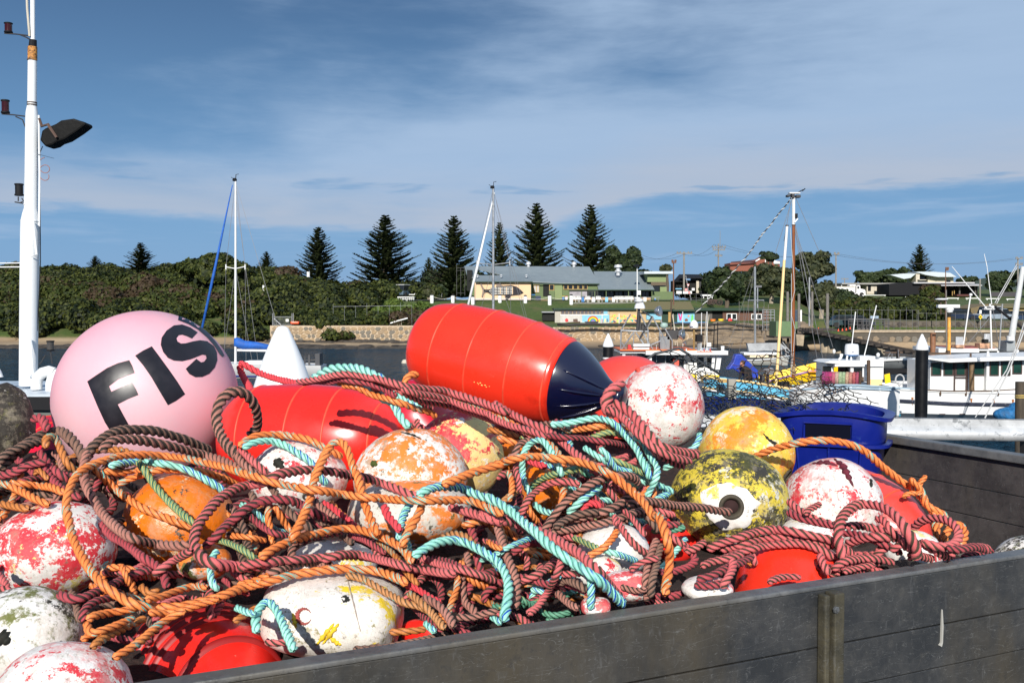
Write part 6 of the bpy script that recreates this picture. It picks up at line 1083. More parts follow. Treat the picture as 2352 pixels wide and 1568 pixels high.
def foam_float(label,u,v,ru,rv,mat,Y=None,k=.35,rot=0.0,name='foam_float',cat='float',hole=None,lump=.035,seed=1,dep=1.0,group=None,pw=2.0):
 FLT.append((u,v,ru,rv))
 if Y is None:
  Y=tsurf(u,v);Y+=k*ru*Y/F
 s=Y/F;c=P(u,v,Y);t=thing(name,label,cat,c,group)
 mb=MB();mb.ball((0,0,0),1.0,72,48);a=math.radians(rot);vs=[]
 rr=(ru*s,ru*s*dep,rv*s)
 for p in mb.v:
  if pw!=2.0:
   e=2/pw;q=math.hypot(p.y,p.z);L=(abs(p.x)**pw+q**pw)**(1/pw);p=p/max(L,1e-6)
  n=1+lump*mnoise.noise(p*1.3+Vector((seed,0,0)))+lump*.35*mnoise.noise(p*4+Vector((0,seed,0)))+lump*.12*mnoise.noise(p*11+Vector((0,0,seed)))
  if hole:
   h=Vector(hole[0]).normalized();d=p.normalized().dot(h);ang=math.acos(max(-1,min(1,d)))
   if ang<hole[1]:n-=hole[2]
   elif ang<hole[1]*2.2:n-=hole[2]*.10*(1-(ang-hole[1])/(hole[1]*1.2))
  x,y,z=p.x*rr[0]*n,p.y*rr[1]*n,p.z*rr[2]*n
  vs.append(c+Vector((x*math.cos(a)+z*math.sin(a),y,-x*math.sin(a)+z*math.cos(a))))
 mb.v=vs;o=mb.build('shell',mat,t,smooth=True);zmesh(o)
 if hole:
  h=Vector(hole[0]).normalized();h=Vector((h.x*rr[0],h.y*rr[1],h.z*rr[2]));hc=c+h
  ax=h.normalized();R1=hole[1]*min(rr)*1.0
  m2=MB();m2.lathe(hc-ax*.012,ax,[(-.03,R1*.62),(.004,R1*.66),(.012,R1*.78),(.015,R1*.95),(.010,R1*1.12),(-.004,R1*1.22)],28);m2.build('eye_ring',M('grimy eye ring',(.055,.045,.03),.8,var=.5,scale=40,stain=(.25,.22,.16),st=.6),t,smooth=True)
  if len(hole)>3:
   m2=MB();n_=40;rings=[];hn=Vector(hole[0]).normalized();e1=hn.orthogonal().normalized();e2=hn.cross(e1)
   for q in range(9):
    for i in range(n_):
     f=2*math.pi*i/n_;aa=hole[1]*.9+(hole[3]*(1+.35*mnoise.noise(Vector((math.cos(f)*1.5,math.sin(f)*1.5,3)))+.15*mnoise.noise(Vector((math.cos(f)*6,math.sin(f)*6,5))))-hole[1]*.9)*q/8
     d=hn*math.cos(aa)+(e1*math.cos(f)+e2*math.sin(f))*math.sin(aa);pp=d
     nn=1+lump*mnoise.noise(pp*1.3+Vector((seed,0,0)))+lump*.35*mnoise.noise(pp*4+Vector((0,seed,0)))+lump*.12*mnoise.noise(pp*11+Vector((0,0,seed)));a2=aa
     if a2<hole[1]*2.2:nn-=hole[2]*.10*(1-(max(a2,hole[1])-hole[1])/(hole[1]*1.2))
     nn+=.012 if q<8 else.002;rings.append(c+Vector((d.x*rr[0]*nn,d.y*rr[1]*nn,d.z*rr[2]*nn)))
   m2.add(rings,[(q*n_+i,q*n_+(i+1)%n_,(q+1)*n_+(i+1)%n_,(q+1)*n_+i)for q in range(8)for i in range(n_)]);m2.build('bare_patch',F_BARE,t,smooth=True)
  m2=MB();m2.lathe(hc-ax*.045,ax,[(0,.002),(.002,R1*.64),(.034,R1*.64)],24);m2.build('bore',M('dark bore',(.03,.012,.012),.9),t,smooth=True)
 return t
fm=float_mat
F_BARE=fm('bare white foam',WH,[((.10,.09,.05),14,.66,.03,2),((.6,.5,.1),9,.64,.03,6)])
F_WR=fm('white float with red flecks',WH,[(RD,15,.59,.03,1),(PK,6,.55,.14,4)])
F_WR2=fm('white float with heavy red paint',WH,[(RD,17,.53,.03,11),(RD,6,.60,.04,12),((.7,.6,.2),12,.66,.03,5)])
F_WO=fm('white float with orange paint',WH,[(OR,8,.53,.05,3),(MG,16,.67,.02,8),((.45,.30,.20),20,.60,.05,18)])
F_WO2=fm('grubby white float with orange and green',(.62,.58,.52),[(OR,6,.555,.06,13),((.10,.11,.03),8,.63,.04,28),(DK,14,.66,.03,2)])
F_YR=fm('yellow float with red paint',(.80,.58,.22),[(RD,7,.545,.05,23),(WH,9,.62,.04,9)])
F_YO=fm('yellow orange float',(.82,.56,.07),[((.80,.24,.01),7,.545,.07,31),((.82,.70,.50),8,.60,.05,14)])
F_YG=fm('mossy yellow float',(.66,.51,.045),[((.62,.60,.52),6,.60,.03,6),(MG,12,.53,.05,41),(DK,15,.58,.025,17)],bump=.8)
F_OR=fm('glossy orange float',(.74,.17,.006),[((.80,.62,.40),14,.64,.02,44),(DK,11,.70,.02,12)],rough=.35)
F_WG=fm('white float with green algae',WH,[((.13,.14,.03),7,.525,.08,51),(DK,12,.60,.04,4)])
F_WY=fm('cracked white float with yellow paint',(.76,.72,.66),[((.78,.58,.03),6,.635,.02,61),((.25,.22,.10),15,.64,.05,5),(RD,9,.71,.02,3)],veins=((.42,.34,.28),22,.006))
F_MOSS=fm('black mossy float',(.026,.020,.014),[((.10,.09,.03),10,.58,.08,71),((.55,.50,.42),9,.66,.03,7)],rough=.75,bump=1.0)
F_WRY=fm('white float with red and yellow paint',WH,[(RD,9,.60,.03,81),((.82,.66,.25),6,.57,.05,9)])
F_RW=fm('red painted float',(.72,.10,.11),[(WH,8,.60,.04,91)])
# --- inflatable buoys
def red_mat(name,col,off=0.0,rough=.27):
 m,t,b=_new(name);n=_noise(t,5,4,.5,off=off);c=_mix(t,_range(t,n,.3,.7),col,tuple(min(.95,x*1.08)for x in col))
 s=_noise(t,3.5,6,.65,off=off+3,stretch=(1,.4,1));c=_mix(t,_range(t,s,.66,.76,0,.65),c,tuple(x*.45 for x in col))
 g=_noise(t,90,5,.7,off=off+8);c=_mix(t,_range(t,g,.70,.76,0,.5),c,(.85,.45,.35))
 t.links.new(c,b.inputs['Base Color']);t.links.new(_range(t,_noise(t,12,5,.6,off=off+5),.3,.7,rough-.06,rough+.10),b.inputs['Roughness'])
 b.inputs['Coat Weight'].default_value=.25;b.inputs['Coat Roughness'].default_value=.18;b.inputs['Subsurface Weight'].default_value=.08;b.inputs['Subsurface Radius'].default_value=(.02,.004,.002)
 return m
RED1=red_mat('orange red vinyl',(.82,.034,.014));RED2=red_mat('red vinyl',(.80,.022,.014),7);RED3=red_mat('magenta red vinyl',(.60,.006,.030),15,.35);RED4=red_mat('faded coral vinyl',(.72,.055,.04),22,.45);SEAM=M('worn seam',(.84,.075,.035),.45,var=.3,scale=20,stain=(.10,.02,.01),st=.63)
NAVY=M('navy vinyl',(.003,.004,.024),.2,var=.1,coat=.5)
def vinyl(label,p0,Y0,p1,Y1,prof,mat,seams=(),navy=None,name='inflatable_buoy',n=64,ridge=.003):
 """prof: (fraction along the axis, radius in px); seams: fractions"""
 a=P(*p0,Y0);b=P(*p1,Y1);ax=b-a;L=ax.length;k=(Y0+Y1)/2/F
 t=thing(name,label,'buoy',(a+b)/2)
 fr=np.array([q[0]for q in prof]);rr=np.array([q[1]for q in prof]);ff=np.unique(np.concatenate([np.linspace(0,1,90),np.linspace(0,.08,14)]))
 def rad(x):
  i=int(np.clip(np.searchsorted(fr,x)-1,0,len(fr)-2));t_=(x-fr[i])/(fr[i+1]-fr[i])
  m0=(rr[min(i+1,len(rr)-1)]-rr[max(i-1,0)])/(fr[min(i+1,len(fr)-1)]-fr[max(i-1,0)]);m1=(rr[min(i+2,len(rr)-1)]-rr[i])/(fr[min(i+2,len(fr)-1)]-fr[i]);h=fr[i+1]-fr[i]
  v=(2*t_**3-3*t_**2+1)*rr[i]+(t_**3-2*t_**2+t_)*h*m0+(-2*t_**3+3*t_**2)*rr[i+1]+(t_**3-t_**2)*h*m1;return max(0.5,v)
 lim=navy if navy else 1.0
 body=[(x*L,rad(x)*k)for x in ff if x<=lim];mb=MB();mb.lathe(a,ax,body,n);o=mb.build('body',mat,t,smooth=True);zmesh(o)
 for s in seams:
  mb=MB();R_=rad(s)*k;w=.0032 if ridge<.004 else.007;e=ridge
  sl=(rad(s+.01)-rad(s-.01))*k/(.02*L)
  mb.lathe(a,ax,[(s*L-w,R_-.002-sl*w),(s*L-w*.6,R_+e*.7-sl*w*.6),(s*L,R_+e),(s*L+w*.6,R_+e*.7+sl*w*.6),(s*L+w,R_-.002+sl*w)],n);mb.build('seam',SEAM if ridge<.004 else M('dark red seam',(.30,.012,.012),.5),t,smooth=True)  # moulded rings get a darker red than the body
 if navy:
  nv=[(navy*L-.002,rad(navy)*k+.0015)]+[(x*L,rad(x)*k+.0015)for x in np.linspace(navy,1,60)]
  mb=MB();mb.lathe(a,ax,nv,n);o=mb.build('end_cone',NAVY,t,smooth=True);zmesh(o)
 return t,a,ax,L,k,rad
t,a,ax,L,k,rad=vinyl('large orange red buoy with a navy blue cone end, on top of the heap',(966,785),3.34,(1440,918),3.02,[(0,1),(.004,52),(.018,76),(.05,96),(.11,108),(.22,117),(.36,121),(.50,119),(.62,110),(.71,99),(.775,84),(.83,65),(.875,46),(.91,32),(.94,27),(.965,29),(.985,24),(1,1)],RED1,(.175,.36,.545,.70),.73)
side=ax.normalized().cross(Vector((0,1,0))).normalized();fwd=ax.normalized().cross(side).normalized()
for ang in(-60,-35,-8,20):
 q=math.radians(ang);d=(side*-math.sin(q)*-1+(fwd if fwd.y<0 else-fwd)*math.cos(q)).normalized();mb=MB()
 mb.tube([a+ax*x+d*(rad(x)*k+z_)for x,z_ in((.755,-.001),(.78,.0015),(.82,.004),(.86,.005),(.895,.003),(.92,-.002))],[.0015,.0035,.0045,.0045,.0035,.001],6);mb.build('rib',NAVY,t,smooth=True)
mb=MB();rg=random.Random(3)
for i in range(16):
 u0=1090+i*2.3+rg.uniform(-1,1);v0=877+i*.75+rg.uniform(-2.5,2.5)
 best=None
 for Y in np.linspace(2.85,3.3,90):
  p=P(u0,v0,Y);s_=(p-a).dot(ax)/L/L
  if 0<s_<1 and((p-a)-ax*s_).length<rad(s_)*k:best=p;break
 if best:mb.ball(best,(.0035*rg.uniform(.4,1),.0015,.0022*rg.uniform(.5,1)),6,4)
mb.build('paint_chips',M('yellow chips',(.85,.55,.15),.6),t)
vinyl('red ribbed inflatable buoy lying beside the pink sphere',(528,1003),2.95,(936,1022),2.80,[(0,1),(.01,60),(.05,92),(.14,118),(.3,128),(.5,130),(.68,124),(.82,108),(.91,84),(.965,54),(.99,26),(1,1)],RED2,(.19,.46,.66,.875))
vinyl('magenta red buoy showing behind the left end of the orange red buoy',(905,905),3.75,(1000,1010),3.6,[(0,1),(.03,30),(.15,62),(.4,80),(.7,80),(1,60)],RED3)
vinyl('faded coral buoy dome behind the white red flecked float',(1440,818),3.75,(1440,1010),3.7,[(0,1),(.008,28),(.04,50),(.12,74),(.28,94),(.5,100),(1,90)],RED4)
vinyl('magenta red buoy between the black mossy float and the pink sphere',(60,1000),3.3,(190,1100),3.1,[(0,1),(.02,25),(.1,55),(.3,80),(.6,88),(1,70)],RED3,(.3,.5))
vinyl('red buoy with moulded rings at the lower left against the tray board',(400,1530),1.97,(575,1625),1.60,[(0,60),(.05,120),(.15,160),(.3,178),(.5,176),(.7,150),(.86,104),(.95,62),(.99,28),(1,1)],RED2,(.34,.40,.46,.52,.58,.64,.80),ridge=.006)
vinyl('coral red buoy behind the white float in the right corner of the tray',(1840,1122),3.05,(2128,1258),2.72,[(0,1),(.01,36),(.06,62),(.2,92),(.45,106),(.7,98),(.86,74),(.95,48),(.99,22),(1,1)],RED4,(.3,.52,.72,.93))
vinyl('bright red dome buoy half under pink ropes near the tray board at right',(1805,1262),2.12,(1850,1500),1.95,[(0,1),(.01,42),(.05,74),(.15,108),(.3,130),(.6,140),(1,120)],RED1,(.14,))
vinyl('small patch of red buoy under the mossy yellow float',(1470,1230),2.45,(1600,1255),2.4,[(0,1),(.05,28),(.3,52),(.7,52),(1,20)],RED2)
vinyl('dark red buoy glimpsed at the left edge above the red flecked float',(-60,1190),2.7,(60,1200),2.6,[(0,1),(.1,28),(.5,38),(.9,28),(1,1)],RED2)
vinyl('small red buoy wedged against the tray board right of the cracked white float',(925,1450),1.80,(1020,1455),1.75,[(0,1),(.1,22),(.5,32),(.9,22),(1,1)],RED2)
# --- pink sphere with lettering
PINK=None
m,t_,b_=_new('pink vinyl');n=_noise(t_,2.5,3,.5);c=_mix(t_,_range(t_,n,.35,.65),(.72,.35,.42),(.72,.43,.47))
n=_noise(t_,60,6,.7,off=3);c=_mix(t_,_range(t_,n,.70,.78,0,.6),c,(.45,.22,.25));t_.links.new(c,b_.inputs['Base Color']);b_.inputs['Roughness'].default_value=.5;b_.inputs['Subsurface Weight'].default_value=.15;b_.inputs['Subsurface Radius'].default_value=(.03,.01,.01)
PY=3.02;pc=P(338,917,PY);PRd=206*PY/F*.992
pk=thing('pink_buoy','large pale pink spherical buoy with black FISH lettering','buoy',pc)
mb=MB();mb.ball(pc,PRd,96,64);o=mb.build('sphere',m,pk,smooth=True);zmesh(o)
def on_sphere(u,v,off=.0012):
 d=(P(u,v,1.0)-Vector((0,0,CAMZ))).normalized();o=Vector((0,0,CAMZ))-pc;bq=o.dot(d);cq=o.dot(o)-(PRd+off)**2;disc=bq*bq-cq
 if disc<0:
  q=(Vector((0,0,CAMZ))+d*(-bq))-pc;return pc+q.normalized()*(PRd+off)
 return Vector((0,0,CAMZ))+d*(-bq-math.sqrt(disc))
def letter(name,key,pts):
 P2=[R(key,*q)for q in pts];dense=[]
 for(x0,y0),(x1,y1)in zip(P2,P2[1:]+P2[:1]):
  m_=max(1,int(math.hypot(x1-x0,y1-y0)/5));dense+=[(x0+(x1-x0)*i/m_,y0+(y1-y0)*i/m_)for i in range(m_)]
 us=[q[0]for q in dense];vs_=[q[1]for q in dense];inner=[]
 def inside(x,y):
  r=False;n_=len(dense)
  for i in range(n_):
   (x0,y0),(x1,y1)=dense[i],dense[(i+1)%n_]
   if(y0>y)!=(y1>y)and x<(x1-x0)*(y-y0)/(y1-y0)+x0:r=not r
  return r
 y=min(vs_)+3
 while y<max(vs_):
  x=min(us)+3
  while x<max(us):
   if inside(x,y)and min((x-a)**2+(y-b)**2 for a,b in dense)>6:inner.append((x,y))
   x+=6
  y+=6
 allp=[Vector(q)for q in dense+inner];ne=len(dense)
 co,ed,fa,*_r=delaunay_2d_cdt(allp,[(i,(i+1)%ne)for i in range(ne)],[list(range(ne))],1,1e-5)
 top=[on_sphere(*q)for q in co];mb=MB();mb.add(top,[tuple(f)for f in fa]);return mb.build(name,M('black lettering',(.010,.008,.012),.35,var=.3,scale=20),pk,smooth=True)
letter('letter_f','r1',[(732,738),(790,698),(900,625),(990,585),(1085,560),(1112,610),(1130,665),(1060,690),(990,720),(915,778),(935,825),(1020,785),(1110,750),(1140,800),(1162,850),(1075,885),(988,930),(1030,1010),(1088,1115),(1010,1140),(935,1168),(880,1080),(820,950),(770,830)])
letter('letter_i','r1',[(1135,522),(1200,480),(1275,443),(1340,530),(1420,640),(1490,740),(1555,845),(1480,900),(1410,937),(1340,820),(1270,700),(1200,600)])
letter('letter_s','r1',[(1660,325),(1600,285),(1530,260),(1460,268),(1400,310),(1358,370),(1350,430),(1370,490),(1410,540),(1460,563),(1530,568),(1600,552),(1660,528),(1700,512),(1730,518),(1735,545),(1715,572),(1690,578),(1665,560),(1650,548),(1600,595),(1560,632),(1590,675),(1640,702),(1700,700),(1760,672),(1805,620),(1825,560),(1820,490),(1795,440),(1740,400),(1680,392),(1620,402),(1560,418),(1520,420),(1490,402),(1482,375),(1500,350),(1530,345),(1570,358),(1612,378)])
letter('letter_h','r1',[(1500,190),(1560,205),(1650,250),(1740,320),(1810,400),(1860,470),(1885,520),(1870,535),(1845,510),(1800,440),(1740,370),(1660,300),(1580,255),(1495,222)])
# --- foam floats (u, v, half widths in px)
foam_float('tall black mossy float at the left edge beside the pink sphere',2,978,76,96,F_MOSS,Y=2.75,lump=.12,seed=3)
foam_float('white float with red flecks leaning on the navy buoy tip',1517,934,101,101,F_WR,Y=3.16,seed=5)
foam_float('white float with pink stain under a teal rope and below the red buoy',685,1096,112,86,F_WR,k=-.15,seed=6,hole=((.35,-.9,-.3),.10,.05))
foam_float('yellow float with red paint patches behind the orange painted white float',1055,1046,103,104,F_YR,Y=2.52,seed=7)
foam_float('orange yellow float with a black crack mark beside the blue tub',1714,1041,108,108,F_YO,Y=2.92,seed=8,hole=((.78,-.55,-.42),.16,.08))
foam_float('mossy yellow float with a round eye hole and rope through it',1672,1147,136,117,F_YG,Y=2.45,seed=9,hole=((-.15,-.97,.075),.21,.14,.44),lump=.03)
foam_float('white float with a red Y shaped gash in front of the coral buoy',1912,1158,113,108,F_WR,Y=2.62,seed=10)
foam_float('white float with orange paint and a green speck in the middle of the heap',945,1100,131,117,F_WO,Y=2.34,seed=11)
foam_float('grubby white and orange float below the orange painted one, crossed by ropes',940,1172,143,78,F_WO2,Y=2.24,seed=12)
foam_float('glossy orange float crossed by green and orange ropes at left',412,1196,124,110,F_OR,Y=2.12,seed=13)
foam_float('orange and white float fragment under the ropes below the glossy orange float',470,1290,62,40,F_WO2,seed=14,k=.5)
foam_float('white float speckled with red at the left edge',122,1264,143,111,F_WR2,Y=1.93,seed=15,rot=-8)
foam_float('white float with dark green algae in the lower left corner',60,1462,128,115,F_WG,Y=1.62,seed=16)
foam_float('smooth white float with pale red streaks cut by the bottom left frame edge',145,1604,156,129,F_WR,Y=1.44,seed=17)
foam_float('long cracked white float with yellow scribbles against the tray board',767,1410,158,90,F_WY,Y=1.76,seed=18,rot=6,pw=3.4,lump=.05,hole=((-.35,-.9,.08),.075,.02))
foam_float('white float with green and yellow patches above the cracked white float',762,1296,104,52,F_WY,Y=2.03,seed=19)
foam_float('smooth white float under teal and orange ropes right of centre',1408,1264,84,62,fm('clean white float',WH,[((.75,.6,.1),9,.66,.03,3)]),k=.2,seed=20)
foam_float('cream float under the teal rope near the tray board',1370,1312,60,40,F_WRY,k=.3,seed=21)
foam_float('pink red block float near the tray board right of the teal rope',1440,1345,52,34,F_RW,k=.1,seed=22,pw=3.2)
foam_float('small red painted float at the tray board below the teal rope end',1368,1392,34,20,F_RW,k=.0,seed=23,pw=3)
foam_float('pale pink float under the parallel pink ropes',1625,1352,60,28,F_WR,k=.4,seed=24)
foam_float('white float with red paint below the gashed white float',1868,1222,72,34,F_WRY,Y=2.5,seed=27)
foam_float('yellow and pink float half buried by the rope coils at far right',2098,1272,66,56,F_WRY,Y=2.5,seed=28)
foam_float('white float with green algae alone in the right corner of the tray',2368,1312,92,84,F_WG,Y=2.75,seed=29)
foam_float('small orange float among teal ropes at the centre',1243,1128,48,68,F_OR,k=.4,seed=30)
foam_float('orange float glimpsed beside the yellow and red float',1178,1050,40,40,F_OR,k=.5,seed=31)
foam_float('small blue and yellow painted end of the cracked white float',640,1395,30,58,fm('blue yellow float',(.70,.5,.04),[((.05,.09,.22),9,.55,.03,8),(DK,12,.6,.03,2)]),Y=1.93,seed=32,rot=15)
def gash(root_label,pts,w,mat,off=0):
 r=[o for o in COL.objects if o.get('label')==root_label][0];sh=[c for c in r.children if c.name.startswith('shell')][0]
 from mathutils.bvhtree import BVHTree
 bv=BVHTree.FromPolygons([v.co+parent_loc(sh)for v in sh.data.vertices],[tuple(p.vertices)for p in sh.data.polygons]);out_=[]
 for(x0,y0),(x1,y1)in zip(pts,pts[1:]):
  for i in range(6):
   u,v=x0+(x1-x0)*i/6,y0+(y1-y0)*i/6;d=(P(u,v,1.0)-Vector((0,0,CAMZ))).normalized();h=bv.ray_cast(Vector((0,0,CAMZ)),d)
   if h[0]:out_.append(h[0]+h[1]*.0006)
 if len(out_)<3:return
 m_=len(out_);rad=[max(.0006,w*math.sin(math.pi*(i+.6)/(m_+.2))*(1+.4*math.sin(i*2.1)))for i in range(m_)]
 mb=MB();mb.tube(out_,rad,7)
 mb.build('gash',mat,r,smooth=True)
GM=M('dark red gash',(.10,.008,.02),.8,var=.5,scale=60);GB=M('black gash',(.012,.012,.008),.8)
L1='white float with a red Y shaped gash in front of the coral buoy'
gash(L1,[R('r4',845,832),R('r4',940,825),R('r4',1040,850)],.007,GM);gash(L1,[R('r4',1000,795),R('r4',1060,850),R('r4',1100,920),R('r4',1145,1010)],.009,GM);gash(L1,[R('r4',1262,940),R('r4',1262,1010)],.005,GB)
L1='orange yellow float with a black crack mark beside the blue tub'
gash(L1,[R('r4',495,615),R('r4',540,665),R('r4',610,690)],.004,GB);gash(L1,[R('r4',540,665),R('r4',575,690),R('r4',590,722)],.004,GB)
L1='white float with pink stain under a teal rope and below the red buoy';gash(L1,[R('r2',290,1400),R('r2',330,1430),R('r2',375,1490)],.010,GB)
L1='white float with orange paint and a green speck in the middle of the heap';gash(L1,[R('r2',1100,1435),R('r2',1130,1430),R('r2',1160,1445)],.007,M('moss clump',(.05,.07,.01),.9));gash(L1,[R('r2',1350,1165),R('r2',1450,1190),R('r2',1540,1230)],.003,GB)
L1='long cracked white float with yellow scribbles against the tray board';YM=M('yellow scribble',(.72,.48,.02),.7,var=.3,scale=40)
gash(L1,[R('r6',440+50*math.cos(q),1112+52*math.sin(q))for q in np.linspace(.4,5.9,12)],.0035,M('faded red mark',(.30,.06,.05),.8,var=.5,scale=60))
for q in([(520,1310),(590,1225),(655,1145)],[(565,1300),(640,1205),(685,1150)],[(600,1240),(660,1290),(700,1310)],[(360,1090),(375,1150),(385,1200)]):gash(L1,[R('r6',*z)for z in q],.004,YM)
gash(L1,[R('r6',735,860),R('r6',760,960),R('r6',790,1080),R('r6',830,1240)],.0012,M('seam line',(.30,.24,.20),.9));gash(L1,[R('r6',690,985),R('r6',715,975),R('r6',740,1000),R('r6',712,1015),R('r6',692,990)],.003,GB)
L1='white float with dark green algae in the lower left corner';gash(L1,[R('r5',-10,1245),R('r5',20,1260),R('r5',75,1300)],.012,GB)
L1='white float with red flecks leaning on the navy buoy tip';gash(L1,[R('r3',1330,170),R('r3',1250,190),R('r3',1205,250),R('r3',1195,290)],.010,GM);gash(L1,[R('r3',1310,180),R('r3',1345,215)],.008,M('red paint blob',(.75,.08,.05),.5))
# ================================================================ ROPES
def rope_mat(name,cols,groove,tracer=None,flecks=None,fuzz=.0):
 """uv: x = metres along the rope, y = strand coordinate 0..3 round the section"""
 m,t,b=_new(name);uvn=t.nodes.new('ShaderNodeUVMap');uvn.uv_map='UVMap';s=t.nodes.new('ShaderNodeSeparateXYZ');t.links.new(uvn.outputs[0],s.inputs[0])
 n=_noise(t,9,6,.6);n2=_noise(t,120,4,.7,off=4)
 c=_mix(t,_range(t,n,.35,.65),cols[0],cols[1]);c=_mix(t,_range(t,n2,.45,.75,0,.55),c,cols[2])
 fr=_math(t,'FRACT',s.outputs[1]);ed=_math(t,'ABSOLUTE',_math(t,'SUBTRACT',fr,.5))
 cb=t.nodes.new('ShaderNodeCombineXYZ');t.links.new(_math(t,'MULTIPLY',s.outputs[0],60),cb.inputs[0]);t.links.new(_math(t,'MULTIPLY',s.outputs[1],14),cb.inputs[1])
 fn=t.nodes.new('ShaderNodeTexNoise');fn.inputs['Scale'].default_value=1.0;fn.inputs['Detail'].default_value=3;t.links.new(cb.outputs[0],fn.inputs['Vector'])
 c=_mix(t,_range(t,fn.outputs[0],.35,.7,0,.35),c,tuple(x*.55 for x in cols[0]))
 c=_mix(t,_range(t,ed,.34,.47),c,groove)  # grooves darkened in the colour, for the shade between strands
 if tracer:
  col,w0,w1,gate=tracer;f=_math(t,'MULTIPLY',_range(t,fr,w0,w0+.03),_range(t,fr,w1+.03,w1))
  if gate:
   g=_noise(t,gate,2,.5,off=9);f=_math(t,'MULTIPLY',f,_range(t,g,.44,.50))
  c=_mix(t,f,c,col)
 if flecks:
  col,gate,th=flecks;st_=_math(t,'MULTIPLY',_range(t,_math(t,'FRACT',_math(t,'MULTIPLY',s.outputs[1],3.0)),.45,.55),1.0)
  g=_noise(t,gate,2,.5,off=14);f=_math(t,'MULTIPLY',st_,_range(t,g,th,th+.04));f=_math(t,'MULTIPLY',f,_range(t,ed,.40,.34));c=_mix(t,f,c,col)
 t.links.new(c,b.inputs['Base Color']);b.inputs['Roughness'].default_value=.8 if fuzz else.55
 b.inputs['Sheen Weight'].default_value=fuzz*.2;_bump(t,b,fn.outputs[0],.5,.0015);return m
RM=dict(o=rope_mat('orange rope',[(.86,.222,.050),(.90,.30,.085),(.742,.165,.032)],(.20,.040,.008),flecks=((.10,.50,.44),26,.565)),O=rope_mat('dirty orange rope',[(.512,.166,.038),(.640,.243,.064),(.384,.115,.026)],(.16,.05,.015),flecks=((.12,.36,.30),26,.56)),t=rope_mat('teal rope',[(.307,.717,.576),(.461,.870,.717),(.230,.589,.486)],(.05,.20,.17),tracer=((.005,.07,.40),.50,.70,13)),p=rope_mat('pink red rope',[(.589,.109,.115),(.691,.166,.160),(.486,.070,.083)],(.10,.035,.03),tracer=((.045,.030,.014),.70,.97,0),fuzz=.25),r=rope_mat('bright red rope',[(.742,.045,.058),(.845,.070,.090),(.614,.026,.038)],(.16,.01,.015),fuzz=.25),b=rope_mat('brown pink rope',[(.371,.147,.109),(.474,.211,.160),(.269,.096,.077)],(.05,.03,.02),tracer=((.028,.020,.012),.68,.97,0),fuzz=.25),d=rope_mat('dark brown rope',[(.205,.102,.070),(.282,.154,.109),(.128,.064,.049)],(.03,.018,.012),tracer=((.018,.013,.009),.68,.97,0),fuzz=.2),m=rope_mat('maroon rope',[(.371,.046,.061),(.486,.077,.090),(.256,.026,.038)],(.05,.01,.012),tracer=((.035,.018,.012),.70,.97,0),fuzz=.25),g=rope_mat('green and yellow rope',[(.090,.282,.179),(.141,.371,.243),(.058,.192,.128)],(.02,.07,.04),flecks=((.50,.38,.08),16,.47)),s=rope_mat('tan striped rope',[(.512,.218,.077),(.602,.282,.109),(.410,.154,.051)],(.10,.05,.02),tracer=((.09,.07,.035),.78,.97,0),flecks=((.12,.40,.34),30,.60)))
PITCHF=dict(o=6.6,O=6.6,t=6.2,g=5.4,s=5.0)
NSEC=12
def crom(pts,step):
 pts=[np.array(q,float)for q in pts];pts=[2*pts[0]-pts[1]]+pts+[2*pts[-1]-pts[-2]];out_=[]
 for i in range(1,len(pts)-2):
  a,b,c,d=pts[i-1:i+3];L=np.linalg.norm(c-b);n=max(2,int(L/step))
  for j in range(n):
   t=j/n;out_.append(.5*((2*b)+(c-a)*t+(2*a-5*b+4*c-d)*t*t+(-a+3*b-3*c+d)*t**3))
 out_.append(pts[-2]);return np.array(out_)
